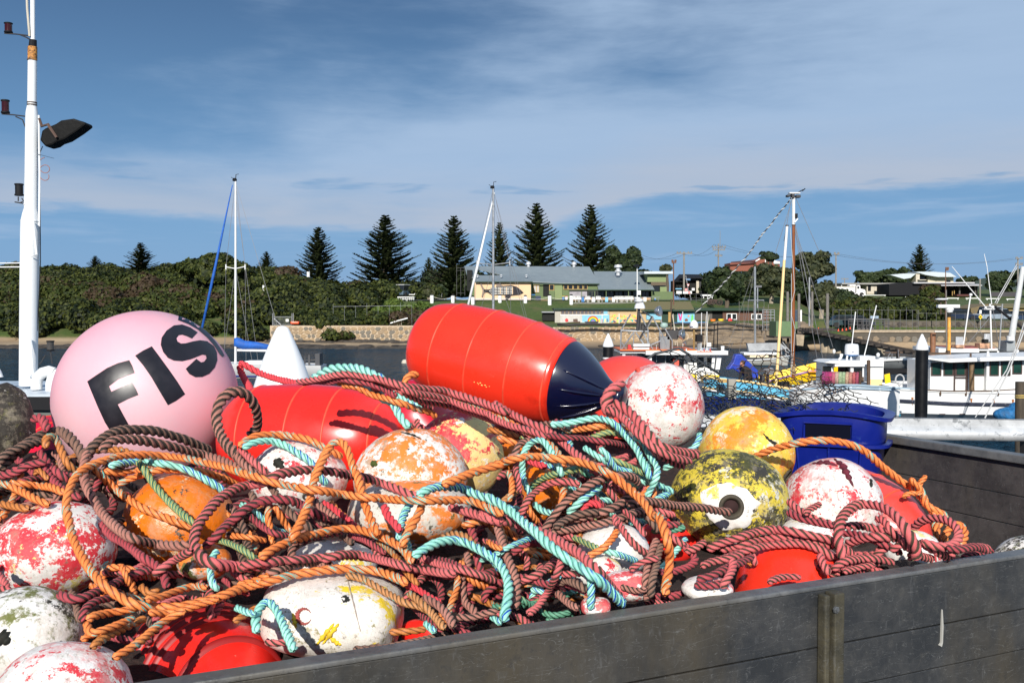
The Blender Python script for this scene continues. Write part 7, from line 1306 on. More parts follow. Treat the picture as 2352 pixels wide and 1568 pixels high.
def rope_mesh(name,pts3,r,mat,pitchf=4.2,wob=.0,seed=0,taper=True):
 """three-strand laid rope along a 3-D path"""
 P3=np.array(pts3);seg=np.linalg.norm(np.diff(P3,axis=0),axis=1);keep=np.concatenate([[True],seg>1e-6]);P3=P3[keep]
 seg=np.linalg.norm(np.diff(P3,axis=0),axis=1);s=np.concatenate([[0],np.cumsum(seg)]);L=s[-1];pitch=r*pitchf;ds=pitch/11
 n=max(8,int(L/ds));ss=np.linspace(0,L,n);Q=np.stack([np.interp(ss,s,P3[:,k])for k in range(3)],1)
 for _ in range(2):Q[1:-1]=(Q[:-2]+2*Q[1:-1]+Q[2:])/4
 T=np.gradient(Q,axis=0);T/=np.linalg.norm(T,axis=1)[:,None]+1e-12
 A=np.zeros_like(Q);a=np.cross(T[0],[0.1,.2,1.0]);a/=np.linalg.norm(a)
 for i in range(n):
  a=a-T[i]*a.dot(T[i]);a/=np.linalg.norm(a);A[i]=a
 B=np.cross(T,A);dph=1+.13*np.sin(ss*17+seed*1.7)+.09*np.sin(ss*41+seed);ph=2*math.pi*np.cumsum(np.concatenate([[0],dph[1:]*np.diff(ss)]))/pitch
 th=2*math.pi*np.arange(NSEC)/NSEC;loc=((th+math.pi/3)%(2*math.pi/3))-math.pi/3
 c_,a_=.44,.575;rho=c_*np.cos(loc)+np.sqrt(np.maximum(a_*a_-(c_*np.sin(loc))**2,.015));rho=rho*r
 rg=np.random.default_rng(seed);var=1+.045*np.sin(ss/r*.31+seed)+.035*np.sin(ss/r*.83+seed*3)+rg.normal(scale=.012,size=n)
 ang=th[None]+ph[:,None];rr=rho[None]*var[:,None]
 if taper:e=np.minimum(1,np.minimum(ss,L-ss)/(r*.8)+.35);rr=rr*e[:,None]
 V=Q[:,None,:]+A[:,None,:]*(np.cos(ang)*rr)[...,None]+B[:,None,:]*(np.sin(ang)*rr)[...,None]
 V=V.reshape(-1,3);idx=np.arange(n*NSEC).reshape(n,NSEC);nx=np.roll(idx,-1,1)
 fc=np.stack([idx[:-1],nx[:-1],nx[1:],idx[1:]],-1).reshape(-1,4)
 vv=(np.arange(NSEC)+NSEC/6)/(NSEC/3.0);v1=vv+3.0/NSEC
 U0=np.repeat(ss[:-1],NSEC);U1=np.repeat(ss[1:],NSEC);Va=np.tile(vv,n-1);Vb=np.tile(v1,n-1)
 uv=np.stack([np.stack([U0,Va],1),np.stack([U0,Vb],1),np.stack([U1,Vb],1),np.stack([U1,Va],1)],1).reshape(-1,2)
 if name is None:FILL.append((V,fc,uv,mat));return None
 o=Q.mean(0);me=raw_mesh(name,V-o,fc,mat,smooth=True,uv=uv);ob=bpy.data.objects.new(name,me);COL.objects.link(ob);ob.location=o;return ob
KNAME=dict(o='orange',O='orange',t='teal',p='pink red',r='bright red',b='brown pink',d='dark brown',m='maroon',g='green yellow',s='tan striped')
KW=dict(o=17,O=16,t=16,p=17,r=17,b=18,d=18,m=17,g=15,s=17)
ROPES=[];FILL=[]
def rope(kind,pts,label,w=None,group=None,Y=None,sl=.0011,lift=0.0,sm=9,wander=0.0,seed=None,name='rope'):
 """pts in picture pixels; the rope is laid on whatever the heap already holds there"""
 w=(w or KW[kind])*1.10;wander=wander or 1.6;seed=len(ROPES)if seed is None else seed;step=3.0;q=crom(pts,step);n=len(q)
 if wander:
  for i in range(n):
   q[i,0]+=wander*mnoise.noise(Vector((i*.05,seed,0)));q[i,1]+=wander*mnoise.noise(Vector((i*.05,seed,9)))
 if Y is not None:yy=np.interp(np.linspace(0,1,n),np.linspace(0,1,len(Y)),Y)if isinstance(Y,(list,tuple))else np.full(n,float(Y));mean=float(yy.mean());r=w*.5*mean/F
 else:
  tg=np.array([zget(u,v,1 if w<14 else 2)for u,v in q]);mean=float(np.median(tg));r=w*.5*mean/F;tg=tg-r*.8-lift
  s_=sl*step;f=tg.copy()
  for i in range(1,n):f[i]=min(f[i],f[i-1]+s_)
  for i in range(n-2,-1,-1):f[i]=min(f[i],f[i+1]+s_)
  ker=np.ones(sm)/sm;yy=np.convolve(np.pad(f,sm//2,mode='edge'),ker,mode='valid')
 pts3=[P(u,v,Yv)for(u,v),Yv in zip(q,yy)]
 for(u,v),Yv in zip(q,yy):zput(u,v,Yv-r*.75,max(1,int(w/2/ZST-.3)))
 ob=rope_mesh(name,pts3,r,RM[kind],PITCHF.get(kind,4.8),seed=seed)
 if ob is None:ROPES.append(0);return
 tag(ob,label,'rope',group);ROPES.append(ob);return ob
def RR(k,*p):return[R(k,*q)for q in p]
# --- the shaded rope filler beneath, its dark colour standing for shade in the gaps
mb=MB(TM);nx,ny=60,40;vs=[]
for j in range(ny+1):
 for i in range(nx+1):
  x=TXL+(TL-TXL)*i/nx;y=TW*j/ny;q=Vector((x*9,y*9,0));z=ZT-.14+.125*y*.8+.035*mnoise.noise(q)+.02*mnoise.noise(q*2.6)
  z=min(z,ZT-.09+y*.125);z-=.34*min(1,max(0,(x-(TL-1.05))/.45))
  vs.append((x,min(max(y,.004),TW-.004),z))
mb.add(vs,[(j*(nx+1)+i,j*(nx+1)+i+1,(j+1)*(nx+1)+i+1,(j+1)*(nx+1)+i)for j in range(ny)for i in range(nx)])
o=mb.build('rope_mat',M('shaded rope filler',(.026,.013,.010),.95,var=.6,scale=25,stain=(.07,.028,.012),st=.58,bump=1.0,bs=60,bd=.02),smooth=True);tag(o,'lumpy filler sheet under the ropes, coloured dark for shaded gaps','rope',None,'stuff')
# --- loose filling ropes, indistinguishable
rg=random.Random(99)
ZB_ALL=ZB.copy();ZB[:]=ZB0+.07
FLT+=[(480,1560,185,150),(1800,1370,120,100),(1990,1180,140,80)]
def fill(n,u0,u1,v0,v1,kinds,ln=(160,380),w=16):
 for i in range(n):
  k=rg.choice(kinds);u=rg.uniform(u0,u1);v=rg.uniform(v0,v1);a=rg.uniform(0,6.28);pts=[(u,v)];da=rg.uniform(-.5,.5)
  m=6
  for j in range(m):
   a+=da+rg.uniform(-.5,.5);L=rg.uniform(*ln)/m;u+=L*math.cos(a);v+=L*math.sin(a)*.62;pts.append((u,v))
  ok=[(a_,b_)for a_,b_ in pts if b_<1568-(a_-290)*.1503+16 and b_>(1030 if a_<560 else 960 if a_<1450 else 1050 if a_<1640 else 1210)]
  runs=[];cur=[]
  for a_,b_ in crom(ok,14)if len(ok)>2 else[]:
   if any(((a_-q[0])/q[2])**2+((b_-q[1])/q[3])**2<.80 for q in FLT):runs.append(cur);cur=[]
   else:cur.append((a_,b_))
  runs.append(cur);ok=max(runs,key=len)
  if len(ok)<5:continue
  rope(k,ok,'',w=w,lift=-.004,name=None)
fill(105,-20,2000,1020,1500,'dmpbOomOpdmo',w=17)
fill(44,1180,1520,980,1400,'mpttgOpbtg',(120,260),14)
fill(16,1440,1640,1040,1230,'pptmo',(110,220),15)
fill(26,-20,330,1000,1230,'dmbdmo')
fill(50,420,1250,1100,1500,'mbopdbmospp',(140,300),17)
fill(30,1540,2140,1215,1400,'ppmp',(120,260),17)
fill(10,900,1300,880,1000,'pOtm',(120,240),13)
ZB[:]=np.minimum(ZB,ZB_ALL)
off=0;cs,fs_,us_,mi=[],[],[],[];mats=list(dict.fromkeys(q[3]for q in FILL))
for V_,f_,u_,m_ in FILL:cs.append(V_);fs_.append(f_+off);us_.append(u_);mi.append(np.full(len(f_),mats.index(m_),dtype=np.int32));off+=len(V_)
o=np.array((0.,2.2,4.5));me=raw_mesh('buried_ropes',np.concatenate(cs)-o,np.concatenate(fs_),mats[0],smooth=True,uv=np.concatenate(us_))
for m_ in mats[1:]:me.materials.append(m_)
me.polygons.foreach_set('material_index',np.concatenate(mi));ob=bpy.data.objects.new('buried_ropes',me);COL.objects.link(ob);ob.location=o
tag(ob,'tangled mixed ropes packed between the floats, beneath the top layer of the heap','ropes',None,'stuff')
# --- the traced ropes, bottom to top
rope('t',RR('r2',(1280,830),(1350,870),(1450,920),(1530,950),(1600,1000)),'teal rope end emerging over the yellow and red float at the back')
rope('t',RR('r2',(1100,800),(1200,880),(1280,920),(1330,1000),(1380,1080),(1430,1120)),'teal rope dropping between the red ribbed buoy and the yellow float')
rope('p',RR('r2',(1100,790),(1200,780),(1300,770),(1400,800),(1480,860),(1560,930),(1620,980)),'pink rope curving down behind the orange rope at the back',w=15)
rope('m',RR('r2',(1230,830),(1250,800),(1330,790),(1420,840),(1500,900),(1600,960)),'maroon rope hook behind the orange red buoy',w=14)
rope('O',RR('r2',(830,770),(850,730),(950,740),(1050,745),(1160,750),(1250,780)),'short dirty orange rope arching behind the red ribbed buoy',w=13)
rope('o',RR('r2',(1380,770),(1400,710),(1450,680),(1500,690)),'small orange rope bight against the magenta buoy',w=12)
rope('t',RR('r2',(600,730),(680,680),(760,640),(850,625),(950,625),(1050,650),(1150,700),(1220,740)),'teal rope arching highest above the red ribbed buoy',w=14)
rope('o',RR('r2',(860,770),(980,785),(1100,850),(1250,890),(1380,930),(1480,970),(1590,1000),(1650,1040)),'orange rope running down right past the end of the red ribbed buoy',w=15)
rope('m',RR('r2',(520,750),(640,735),(750,745),(850,720),(960,740),(1080,760),(1200,800),(1320,860)),'dark pink rope just below the top pink rope at the back',w=14)
rope('p',RR('r2',(470,745),(620,728),(780,690),(900,680),(1060,700),(1200,735),(1300,790),(1400,850),(1520,900),(1700,935),(1850,970),(2000,1020),(2150,1075),(2240,1110))+RR('r3',(120,620),(260,690),(400,740),(520,800)),'long pink rope crossing behind the yellow red float to the centre',w=15)
rope('o',RR('r2',(1580,850),(1700,870),(1800,900),(1900,930),(2000,960),(2100,1010),(2240,1070))+RR('r3',(130,585),(280,650),(400,710),(520,770),(600,830),(670,910),(700,1000),(715,1100),(700,1220),(680,1350)),'orange rope under the orange red buoy that drops straight down at the centre',w=15)
rope('p',RR('r2',(1100,700),(1250,745),(1400,785),(1550,800),(1700,812),(1850,860),(2050,920),(2240,1000))+RR('r3',(120,480),(260,560),(420,640),(560,700),(680,790),(790,890),(900,970),(1000,1060)),'thick pink rope lying along the lower side of the orange red buoy',w=17)
rope('p',RR('r2',(1350,800),(1500,840),(1700,880),(1900,950),(2100,1020))+RR('r3',(60,560),(200,640),(400,700),(560,760)),'pink rope just under the thick pink rope below the orange red buoy',w=15)
rope('r',RR('r2',(0,610),(10,585),(60,610),(150,660),(280,710),(400,740),(520,755),(640,745)),'red rope running from a bend in the air over the cone to the back ropes',w=15,Y=[3.3,3.3,3.3,3.25,3.2,3.15,3.1,3.05])
rope('r',RR('r2',(-5,600),(10,660),(40,720),(70,770),(100,830)),'short red rope leg hanging from the bend beside the cone',w=15,Y=[3.31,3.3,3.25,3.15,3.05])
rope('r',RR('r3',(180,990),(300,930),(420,960),(560,1010)),'red rope piece under the orange arc at the centre',w=14)
rope('O',RR('r3',(60,690),(200,720),(330,760)),'short dirty orange rope right of the yellow red float, upper',w=15)
rope('o',RR('r3',(140,760),(260,800),(380,830),(520,870)),'short orange rope right of the yellow red float, middle',w=15)
rope('o',RR('r3',(700,700),(850,690),(1000,670),(1130,680),(1250,700)),'orange rope under the teal arch below the navy cone',w=15)
rope('g',RR('r3',(900,780),(1000,740),(1100,720),(1220,760)),'green rope piece under the teal arch below the navy cone',w=14)
rope('m',RR('r3',(560,740),(700,760),(850,770),(1000,790),(1130,810),(1290,845)),'dark pink rope running right under the teal arch',w=14)
rope('g',RR('r3',(980,950),(1100,950),(1200,980),(1300,1030),(1400,1070)),'green yellow rope right of centre above the brown rope',w=14)
rope('g',RR('r3',(400,1200),(500,1120),(600,1075),(700,1050),(820,1030)),'green yellow rope curling over the small orange float',w=15)
rope('t',RR('r3',(870,840),(960,900),(1050,960),(1150,1020),(1280,1050)),'dull teal rope under the pink ropes right of centre',w=14)
rope('t',RR('r3',(1000,850),(1060,900),(1110,980),(1160,1040)),'short teal rope bundle below the teal arch',w=14)
rope('t',RR('r3',(1540,1030),(1600,990),(1660,975)),'short teal rope end left of the mossy yellow float, upper',w=14)
rope('t',RR('r3',(1450,1300),(1520,1260),(1600,1230)),'short teal rope end left of the mossy yellow float, lower',w=14)
rope('t',RR('r3',(1745,880),(1800,850),(1840,780),(1850,720)),'teal rope hugging the right side of the red flecked white float',w=13)
rope('b',RR('r3',(200,960),(290,900),(330,820),(400,790),(460,800)),'brown pink rope bend beside the teal loop',w=15)
rope('t',RR('r3',(430,1260),(390,1170),(358,1060),(355,950),(390,850),(450,790),(520,785),(580,850),(620,920),(660,1000),(690,1090)),'teal rope standing in a tall loop right of the yellow red float',w=15,lift=.01)
rope('o',RR('r3',(240,1300),(270,1200),(260,1100),(230,1040)),'orange rope going down beside the yellow red float',w=14)
rope('p',RR('r3',(330,1220),(320,1120),(300,1040),(310,970)),'pink rope upright between the float and the teal loop',w=13)
rope('t',RR('r3',(590,655),(700,650),(800,630),(900,605),(1000,600),(1100,630),(1180,700),(1250,770),(1310,850),(1360,950),(1400,1030),(1430,1110)),'teal rope arching from under the navy cone down to the right',w=16,lift=.015)
rope('t',RR('r3',(1290,740),(1350,790),(1400,870),(1450,950),(1490,1020),(1480,1100),(1440,1180),(1400,1260)),'second teal rope bending right beside the arching teal rope',w=15)
rope('p',RR('r3',(1380,760),(1440,850),(1500,900),(1600,960),(1720,1000)),'pink rope sliding under the mossy yellow float',w=16)
rope('p',RR('r3',(1110,470),(1200,510),(1290,580),(1350,650),(1420,740),(1500,830),(1600,870),(1720,890),(1840,905)),'thick pink rope from the navy tip along the white float',w=18)
rope('p',RR('r3',(1195,285),(1180,320),(1130,345),(1085,390),(1058,450),(1055,500),(1090,545),(1150,560)),'pink rope hitched around the navy buoy tip',w=19)
rope('p',RR('r3',(1060,520),(1130,545),(1210,605),(1290,690),(1380,780),(1480,860),(1600,920),(1700,950),(1780,960)),'frayed pink rope leaving the navy tip hitch towards the mossy float',w=18)
rope('m',RR('r7',(880,300),(960,370),(1020,430),(1090,490)),'short pink rope at the centre under the brown ropes, left',w=15)
rope('p',RR('r7',(1040,250),(1090,320),(1150,400),(1180,440)),'short pink rope at the centre under the brown ropes, middle',w=15)
rope('p',RR('r7',(1120,235),(1180,290),(1250,360)),'short pink rope at the centre under the brown ropes, right',w=15)
rope('r',RR('r7',(860,490),(880,440),(930,415),(980,425),(1020,455)),'bright red rope bend at the centre',w=17)
rope('t',RR('r7',(735,505),(820,430),(890,365),(950,310),(1020,270)),'flattened teal rope rising diagonally at the centre',w=17)
rope('t',RR('r7',(450,410),(500,460),(560,490),(640,500)),'teal rope piece under the small orange float',w=14)
rope('o',RR('r7',(400,450),(440,520),(490,580)),'short orange rope under the long teal rope',w=14)
rope('p',RR('r3',(340,1410),(400,1290),(480,1210),(580,1150),(700,1130),(840,1155)),'pink rope arch over the small orange float at the centre',w=16)
rope('b',RR('r3',(530,1560),(620,1420),(700,1320),(800,1240),(900,1170),(1000,1120),(1100,1090),(1230,1080),(1310,1110),(1330,1160)),'brown pink rope arching up right across the centre',w=18,lift=.01)
rope('d',RR('r7',(1270,430),(1330,470),(1400,520),(1460,600),(1500,660)),'dark brown rope left of the mossy yellow float')
rope('b',RR('r7',(600,650),(750,640),(880,610),(1000,590),(1150,550),(1280,500),(1400,470)),'brown rope under the plaited brown rope at the centre',w=17)
rope('b',RR('r7',(640,600),(740,555),(840,535),(950,510),(1060,480),(1150,440),(1220,390),(1290,330)),'plaited brown pink rope rising to the orange arc',w=19)
rope('d',RR('r7',(620,625),(700,570),(800,520),(900,495),(1000,490)),'dark plaited rope beside the brown pink one at the centre',w=16)
rope('b',RR('r7',(1240,440),(1300,395),(1400,400),(1500,410),(1600,430),(1750,450),(1900,462),(2000,480),(2075,487),(2110,500)),'brown rope reaching into the eye of the mossy yellow float',w=18)
rope('p',RR('r7',(1140,540),(1190,620),(1260,720),(1340,800),(1420,850),(1470,900)),'pink rope falling across the smooth white float, left',w=16)
rope('p',RR('r7',(1200,470),(1280,540),(1340,620),(1390,690)),'pink rope falling behind the smooth white float, right',w=13)
rope('g',RR('r7',(780,700),(860,740),(930,770),(1000,800)),'dark green rope at the left of the smooth white float',w=14)
rope('t',RR('r7',(1000,800),(1100,830),(1200,860),(1330,910)),'teal rope across the lower part of the smooth white float',w=15)
rope('o',RR('r7',(1160,640),(1110,720),(1040,790),(970,830),(900,860)),'short orange rope over the smooth white float',w=16)
rope('p',RR('r7',(1130,510),(1135,560),(1145,610)),'short pink strand above the smooth white float',w=13)
rope('b',RR('r7',(1490,715),(1450,800),(1415,900),(1400,1000),(1390,1100),(1410,1190),(1380,1230)),'brown rope standing upright left of the orange arc foot',w=17)
rope('d',RR('r7',(1530,760),(1500,850),(1480,950),(1450,1050),(1440,1150),(1430,1210)),'dark brown rope upright beside the orange arc foot',w=17)
rope('b',RR('r7',(1180,1110),(1250,1140),(1330,1150),(1400,1130)),'brown rope piece by the tray board near the teal end',w=15)
rope('m',RR('r7',(650,1080),(760,1110),(850,1140),(930,1180)),'dark rope under the long teal rope near the board',w=15)
rope('b',RR('r7',(640,1160),(700,1220),(760,1270),(830,1300)),'brown pink rope curling at the board left of the short teal rope',w=16)
rope('d',RR('r7',(660,1090),(720,1060),(800,1090),(860,1120),(890,1160)),'dark brown rope bight near the board')
rope('p',RR('r7',(680,1010),(780,1010),(900,1010),(1000,1030)),'pink rope lying flat left of the pink red block float',w=14)
rope('p',RR('r7',(1260,980),(1330,930),(1420,890),(1500,880)),'pink rope rising from the pink red block float',w=15)
rope('p',RR('r7',(320,1075),(420,1045),(520,995),(600,930),(690,860),(760,800)),'pink rope rising right from the brown upright rope',w=17)
rope('m',RR('r7',(260,840),(350,780),(440,740),(540,760),(640,800),(700,860)),'maroon rope arch below the long pink rope',w=17)
rope('m',RR('r7',(0,1020),(100,1000),(200,990),(300,1030)),'maroon rope under the teal arch at lower centre')
rope('p',RR('r7',(690,880),(660,980),(620,1060),(580,1140),(530,1220),(480,1290),(400,1350)),'pink rope running down left to the tray board',w=17)
rope('b',RR('r7',(140,600),(180,720),(220,850),(270,960),(300,1060),(310,1180),(290,1310)),'brown pink rope hanging down beside the big teal arch',w=19)
rope('t',RR('r7',(130,880),(180,820),(250,780),(350,740),(460,700)),'twisted flat teal rope joining the pink rope at lower centre',w=13)
rope('t',RR('r7',(0,900),(50,880),(110,850),(170,830)),'teal rope short length behind the big teal arch',w=13)
rope('t',RR('r7',(90,1360),(130,1390),(180,1430)),'short teal rope end at the board below the big teal arch',w=15)
rope('o',RR('r7',(60,730),(120,780),(190,800)),'short orange rope under the big teal arch',w=12)
rope('t',RR('r7',(900,1000),(930,1040),(935,1130),(930,1230),(925,1310)),'teal rope hanging straight down to the board',w=18)
rope('d',RR('r1',(0,1480),(60,1400),(150,1320),(240,1250),(330,1200),(430,1160),(520,1160),(600,1230),(680,1330),(720,1440)),'dark brown rope coiled over the mossy float at left',w=20)
rope('d',RR('r1',(-20,1420),(60,1350),(160,1300),(280,1260),(380,1240)),'dark rope lower strand under the mossy float',w=20)
rope('m',RR('r1',(0,1540),(100,1500),(200,1460),(300,1430),(410,1400)),'maroon rope under the mossy float at left',w=20)
rope('m',RR('r1',(330,1320),(380,1400),(440,1470),(520,1530),(590,1568)),'maroon rope running down right under the pink sphere',w=18)
rope('m',RR('r1',(270,1060),(340,1040),(380,1100),(400,1160)),'small dark maroon rope by the magenta buoy',w=16)
rope('O',RR('r1',(390,1300),(385,1230),(430,1195),(480,1240),(520,1330),(560,1420),(620,1480),(680,1500)),'dull orange rope hook left under the pink sphere',w=17)
rope('m',RR('r5',(300,100),(380,200),(470,270),(560,300)),'maroon rope crossing behind the big orange loop')
rope('m',RR('r5',(0,150),(100,130),(200,80),(320,60)),'maroon rope at the left edge above the orange ones')
rope('O',RR('r5',(240,150),(260,110),(300,140),(330,180)),'tiny orange rope bend at left',w=13)
rope('o',RR('r5',(60,200),(200,215),(350,230),(440,270)),'orange rope at the left edge, upper of the pair')
rope('o',RR('r5',(-20,200),(60,220),(150,260),(240,310),(340,350)),'orange rope at the left edge, lower of the pair')
rope('O',RR('r5',(0,340),(100,360),(200,380)),'dull orange rope at the left edge over the red buoy')
rope('m',RR('r5',(690,470),(760,560),(860,620),(960,700),(1060,760),(1120,830),(1140,920)),'pink rope running below the glossy orange float',w=19)
rope('d',RR('r5',(480,940),(520,1010),(530,1080),(560,1150)),'dark maroon rope by the algae float')
rope('m',RR('r5',(560,1150),(580,1060),(650,1010),(740,990),(830,940)),'maroon plaited rope above the ringed red buoy')
rope('m',RR('r5',(400,960),(480,990),(580,980),(680,940),(780,890),(860,850),(960,810),(1040,800)),'maroon plaited rope right of the red speckled float',w=20)
rope('O',RR('r5',(960,900),(1020,960),(1090,930)),'short dull orange rope under the big loop',w=18)
rope('O',RR('r5',(620,1330),(690,1270),(790,1220),(900,1170),(1000,1120)),'fuzzy orange rope behind the ringed red buoy',w=19)
rope('o',RR('r5',(590,1140),(640,1110),(740,1090),(850,1070),(960,1050)),'orange plaited rope above the ringed red buoy, upper',w=18)
rope('o',RR('r5',(590,1150),(620,1220),(720,1200),(830,1160),(920,1120)),'orange plaited rope above the ringed red buoy, lower',w=18)
rope('o',RR('r5',(830,760),(860,830),(890,900)),'short orange rope upright under the orange float',w=14)
rope('o',RR('r5',(710,115),(820,135),(950,110),(1050,140)),'short orange rope over the top of the glossy orange float, left',w=15)
rope('o',RR('r5',(800,215),(900,170),(1050,120),(1200,110),(1400,125),(1530,170),(1640,220)),'orange rope skimming over the top of the glossy orange float',w=16)
rope('o',RR('r5',(640,90),(720,180),(820,265),(930,345),(1050,405),(1180,455),(1320,500)),'orange rope crossing the glossy orange float diagonally',w=18)
rope('t',RR('r5',(740,90),(830,62),(900,60),(970,55)),'short teal rope left of the green rope top',w=17)
rope('t',RR('r5',(980,55),(1100,65),(1220,95),(1330,135),(1430,190),(1510,240),(1560,280)),'teal rope running down right over the glossy orange float',w=17)
rope('g',RR('r5',(945,50),(990,120),(1060,220),(1140,310),(1220,390),(1290,450),(1350,490)),'green and yellow rope crossing the glossy orange float',w=17)
rope('d',RR('r1',(740,1520),(715,1440),(740,1340),(830,1245),(950,1170),(1100,1145),(1300,1160),(1500,1210),(1650,1270),(1770,1325)),'brown rope arching in front of the pink sphere, outer',w=19)
rope('b',RR('r1',(840,1330),(940,1240),(1080,1225),(1250,1245),(1420,1280),(1600,1330),(1760,1370),(1900,1420),(2050,1500),(2140,1568)),'pink brown rope arch inside the outer brown one',w=20)
rope('b',RR('r5',(600,-20),(575,80),(580,190),(640,310),(700,410),(790,500),(900,575),(1050,615),(1200,630),(1315,620)),'brown rope sweeping under the glossy orange float',w=21)
rope('b',RR('r1',(2220,1568),(2150,1500),(2050,1410),(1950,1320),(1860,1200),(1822,1080),(1830,960),(1880,870),(1960,830),(2050,840),(2120,910),(2160,1030),(2155,1130),(2090,1200)),'brown rope standing in an open loop between sphere and red buoy',w=21,lift=.01)
rope('p',RR('r2',(-10,1300),(40,1340),(100,1400),(170,1460),(230,1520)),'pink rope at the left end of the white float',w=17)
rope('b',RR('r2',(-40,1340),(20,1420),(90,1480),(150,1540)),'brown pink rope beside it at the left end of the white float',w=17)
rope('o',RR('r2',(-10,1290),(60,1230),(150,1195),(300,1185),(450,1200),(600,1240),(720,1300),(800,1340),(860,1380)),'orange rope over the top of the pink stained white float',w=17)
rope('t',RR('r2',(20,1300),(130,1250),(250,1240),(370,1270),(470,1330),(560,1390),(620,1450),(660,1530))+RR('r6',(600,210)),'teal rope lying on the pink stained white float',w=17)
rope('t',RR('r6',(0,350),(60,360),(140,430),(240,510),(310,540)),'teal rope in the shade of the lower left coils',w=13)
rope('o',RR('r6',(230,350),(260,400),(310,480),(360,540)),'orange rope short diagonal inside the dark coil',w=16)
rope('o',RR('r6',(200,360),(190,430),(210,520),(220,620)),'orange rope upright inside the dark coil',w=15)
rope('m',RR('r6',(60,420),(130,480),(220,540),(350,570)),'maroon rope under the dark coil',w=15)
rope('d',RR('r6',(200,200),(260,300),(340,400),(440,480),(520,540)),'brown rope diagonal behind the dark coil',w=18)
rope('r',RR('r6',(560,330),(640,380),(720,440),(790,500)),'bright red rope behind the brown rope left of the grubby float',w=16)
rope('b',RR('r6',(480,300),(560,370),(640,440),(720,500)),'brown pink rope left of the grubby white float',w=18)
rope('m',RR('r6',(740,550),(850,590),(930,640),(1000,680)),'maroon rope over the top of the yellow green patched float',w=14)
rope('g',RR('r6',(0,630),(60,690),(130,730)),'green rope end at the left of the lower orange arc',w=15)
rope('t',RR('r5',(1490,660),(1450,720),(1440,800),(1450,880),(1490,940)),'short teal rope upright below the brown loops',w=16)
rope('o',RR('r5',(1580,560),(1700,570),(1823,600)),'orange rope glimpsed through the maroon loop',w=14)
rope('g',RR('r5',(1490,590),(1580,620),(1680,670),(1750,720)),'green rope glimpsed under the maroon loop',w=15)
rope('m',RR('r5',(1390,640),(1480,560),(1570,470),(1680,380),(1823,310))+RR('r6',(80,350),(180,318),(290,310),(400,340),(500,400),(600,450)),'dark pink rope coil left of the grubby white float',w=20)
rope('m',RR('r6',(1823,900),(1700,850),(1560,800),(1430,740),(1300,720)),'maroon rope below the big teal arch',w=16)
rope('p',RR('r6',(1240,710),(1380,760),(1500,790),(1640,830),(1750,870)),'pink rope below the big teal arch, running right',w=17)
rope('O',RR('r6',(940,590),(1000,640),(1060,700),(1150,820),(1220,900)),'dirty orange rope right of the cracked white float',w=14)
rope('o',RR('r6',(1490,830),(1480,930),(1450,1010),(1420,1090)),'orange rope upright in the dark gap by the board',w=15)
rope('b',RR('r6',(1480,1110),(1580,1120),(1680,1090),(1760,1070)),'brown pink rope by the board right of the dark gap',w=16)
rope('t',RR('r6',(1150,600),(1160,660),(1150,740)),'short dark teal rope under the orange arc',w=13)
rope('p',RR('r5',(1823,760),(1700,775),(1560,770),(1440,745),(1355,685),(1330,600),(1350,500),(1420,400),(1500,310),(1620,240),(1750,205),(1823,190))+RR('r6',(240,150),(330,130),(450,112),(600,122),(750,145),(900,180),(1050,232),(1180,285),(1300,320)),'pink brown rope that loops left then crosses over the grubby float',w=20)
rope('p',RR('r5',(1315,665),(1220,710),(1120,780),(1050,830)),'pink rope leaving the big loop down left',w=19)
rope('b',RR('r6',(120,870),(200,820),(300,780),(420,750),(560,755),(640,770)),'tan brown rope above the lower orange rope',w=18)
rope('s',RR('r6',(720,830),(830,850),(920,900),(1020,960),(1130,1020),(1220,1040),(1300,1080)),'tan striped rope over the cracked white float',w=17)
rope('r',RR('r6',(1130,890),(1220,930),(1300,980),(1370,1020)),'dark red rope right of the cracked white float',w=15)
rope('b',RR('r6',(1250,980),(1330,1020),(1400,1080),(1450,1150),(1460,1190)),'brown pink rope running down to the board right of the cracked float',w=19)
rope('s',RR('r6',(1150,950),(1220,1000),(1290,1070),(1350,1140),(1400,1200)),'tan striped rope running down to the board',w=18)
rope('t',RR('r6',(1260,1150),(1300,1190),(1340,1220)),'short teal rope end at the board beside the tan rope',w=16)
rope('p',RR('r6',(0,770),(150,742),(300,730),(450,720),(600,705),(750,700),(900,715),(1050,745),(1200,785),(1350,810),(1480,820)),'pink rope lying across above the cracked white float',w=19)
rope('p',RR('r6',(560,730),(680,690),(800,690),(920,715),(1050,750),(1180,790)),'second pink rope twisted with the one above the cracked float',w=18)
rope('o',RR('r6',(130,715),(250,640),(400,580),(550,540),(700,515),(850,525),(950,560),(1050,610),(1140,680),(1180,750)),'orange rope arching over the yellow green patched float',w=19)
rope('o',RR('r6',(-20,900),(60,880),(100,870),(200,830)),'orange rope short length at the left foot of the arch',w=17)
rope('o',RR('r2',(610,1568),(660,1450),(720,1340),(790,1255),(860,1250),(910,1330),(940,1430),(980,1530))+RR('r6',(800,140),(825,230),(850,320),(880,410),(910,480),(945,560)),'orange brown rope standing in a hoop over the red ribbed buoy',w=17,lift=.01)
rope('o',RR('r6',(600,-10),(560,60),(520,150),(495,240),(475,330),(430,440),(390,520),(350,600)),'orange rope leg of the hoop running down left',w=19)
rope('t',RR('r6',(1090,590),(1100,510),(1120,420),(1160,350),(1200,300)),'teal rope leg beside the crossing orange rope',w=16)
rope('o',RR('r6',(1110,640),(1135,560),(1190,470),(1240,380),(1250,350)),'orange rope leg rising to the long orange rope',w=18)
rope('r',RR('r6',(985,350),(1010,420),(1060,480),(1100,530)),'red rope crossing the grubby white float',w=16)
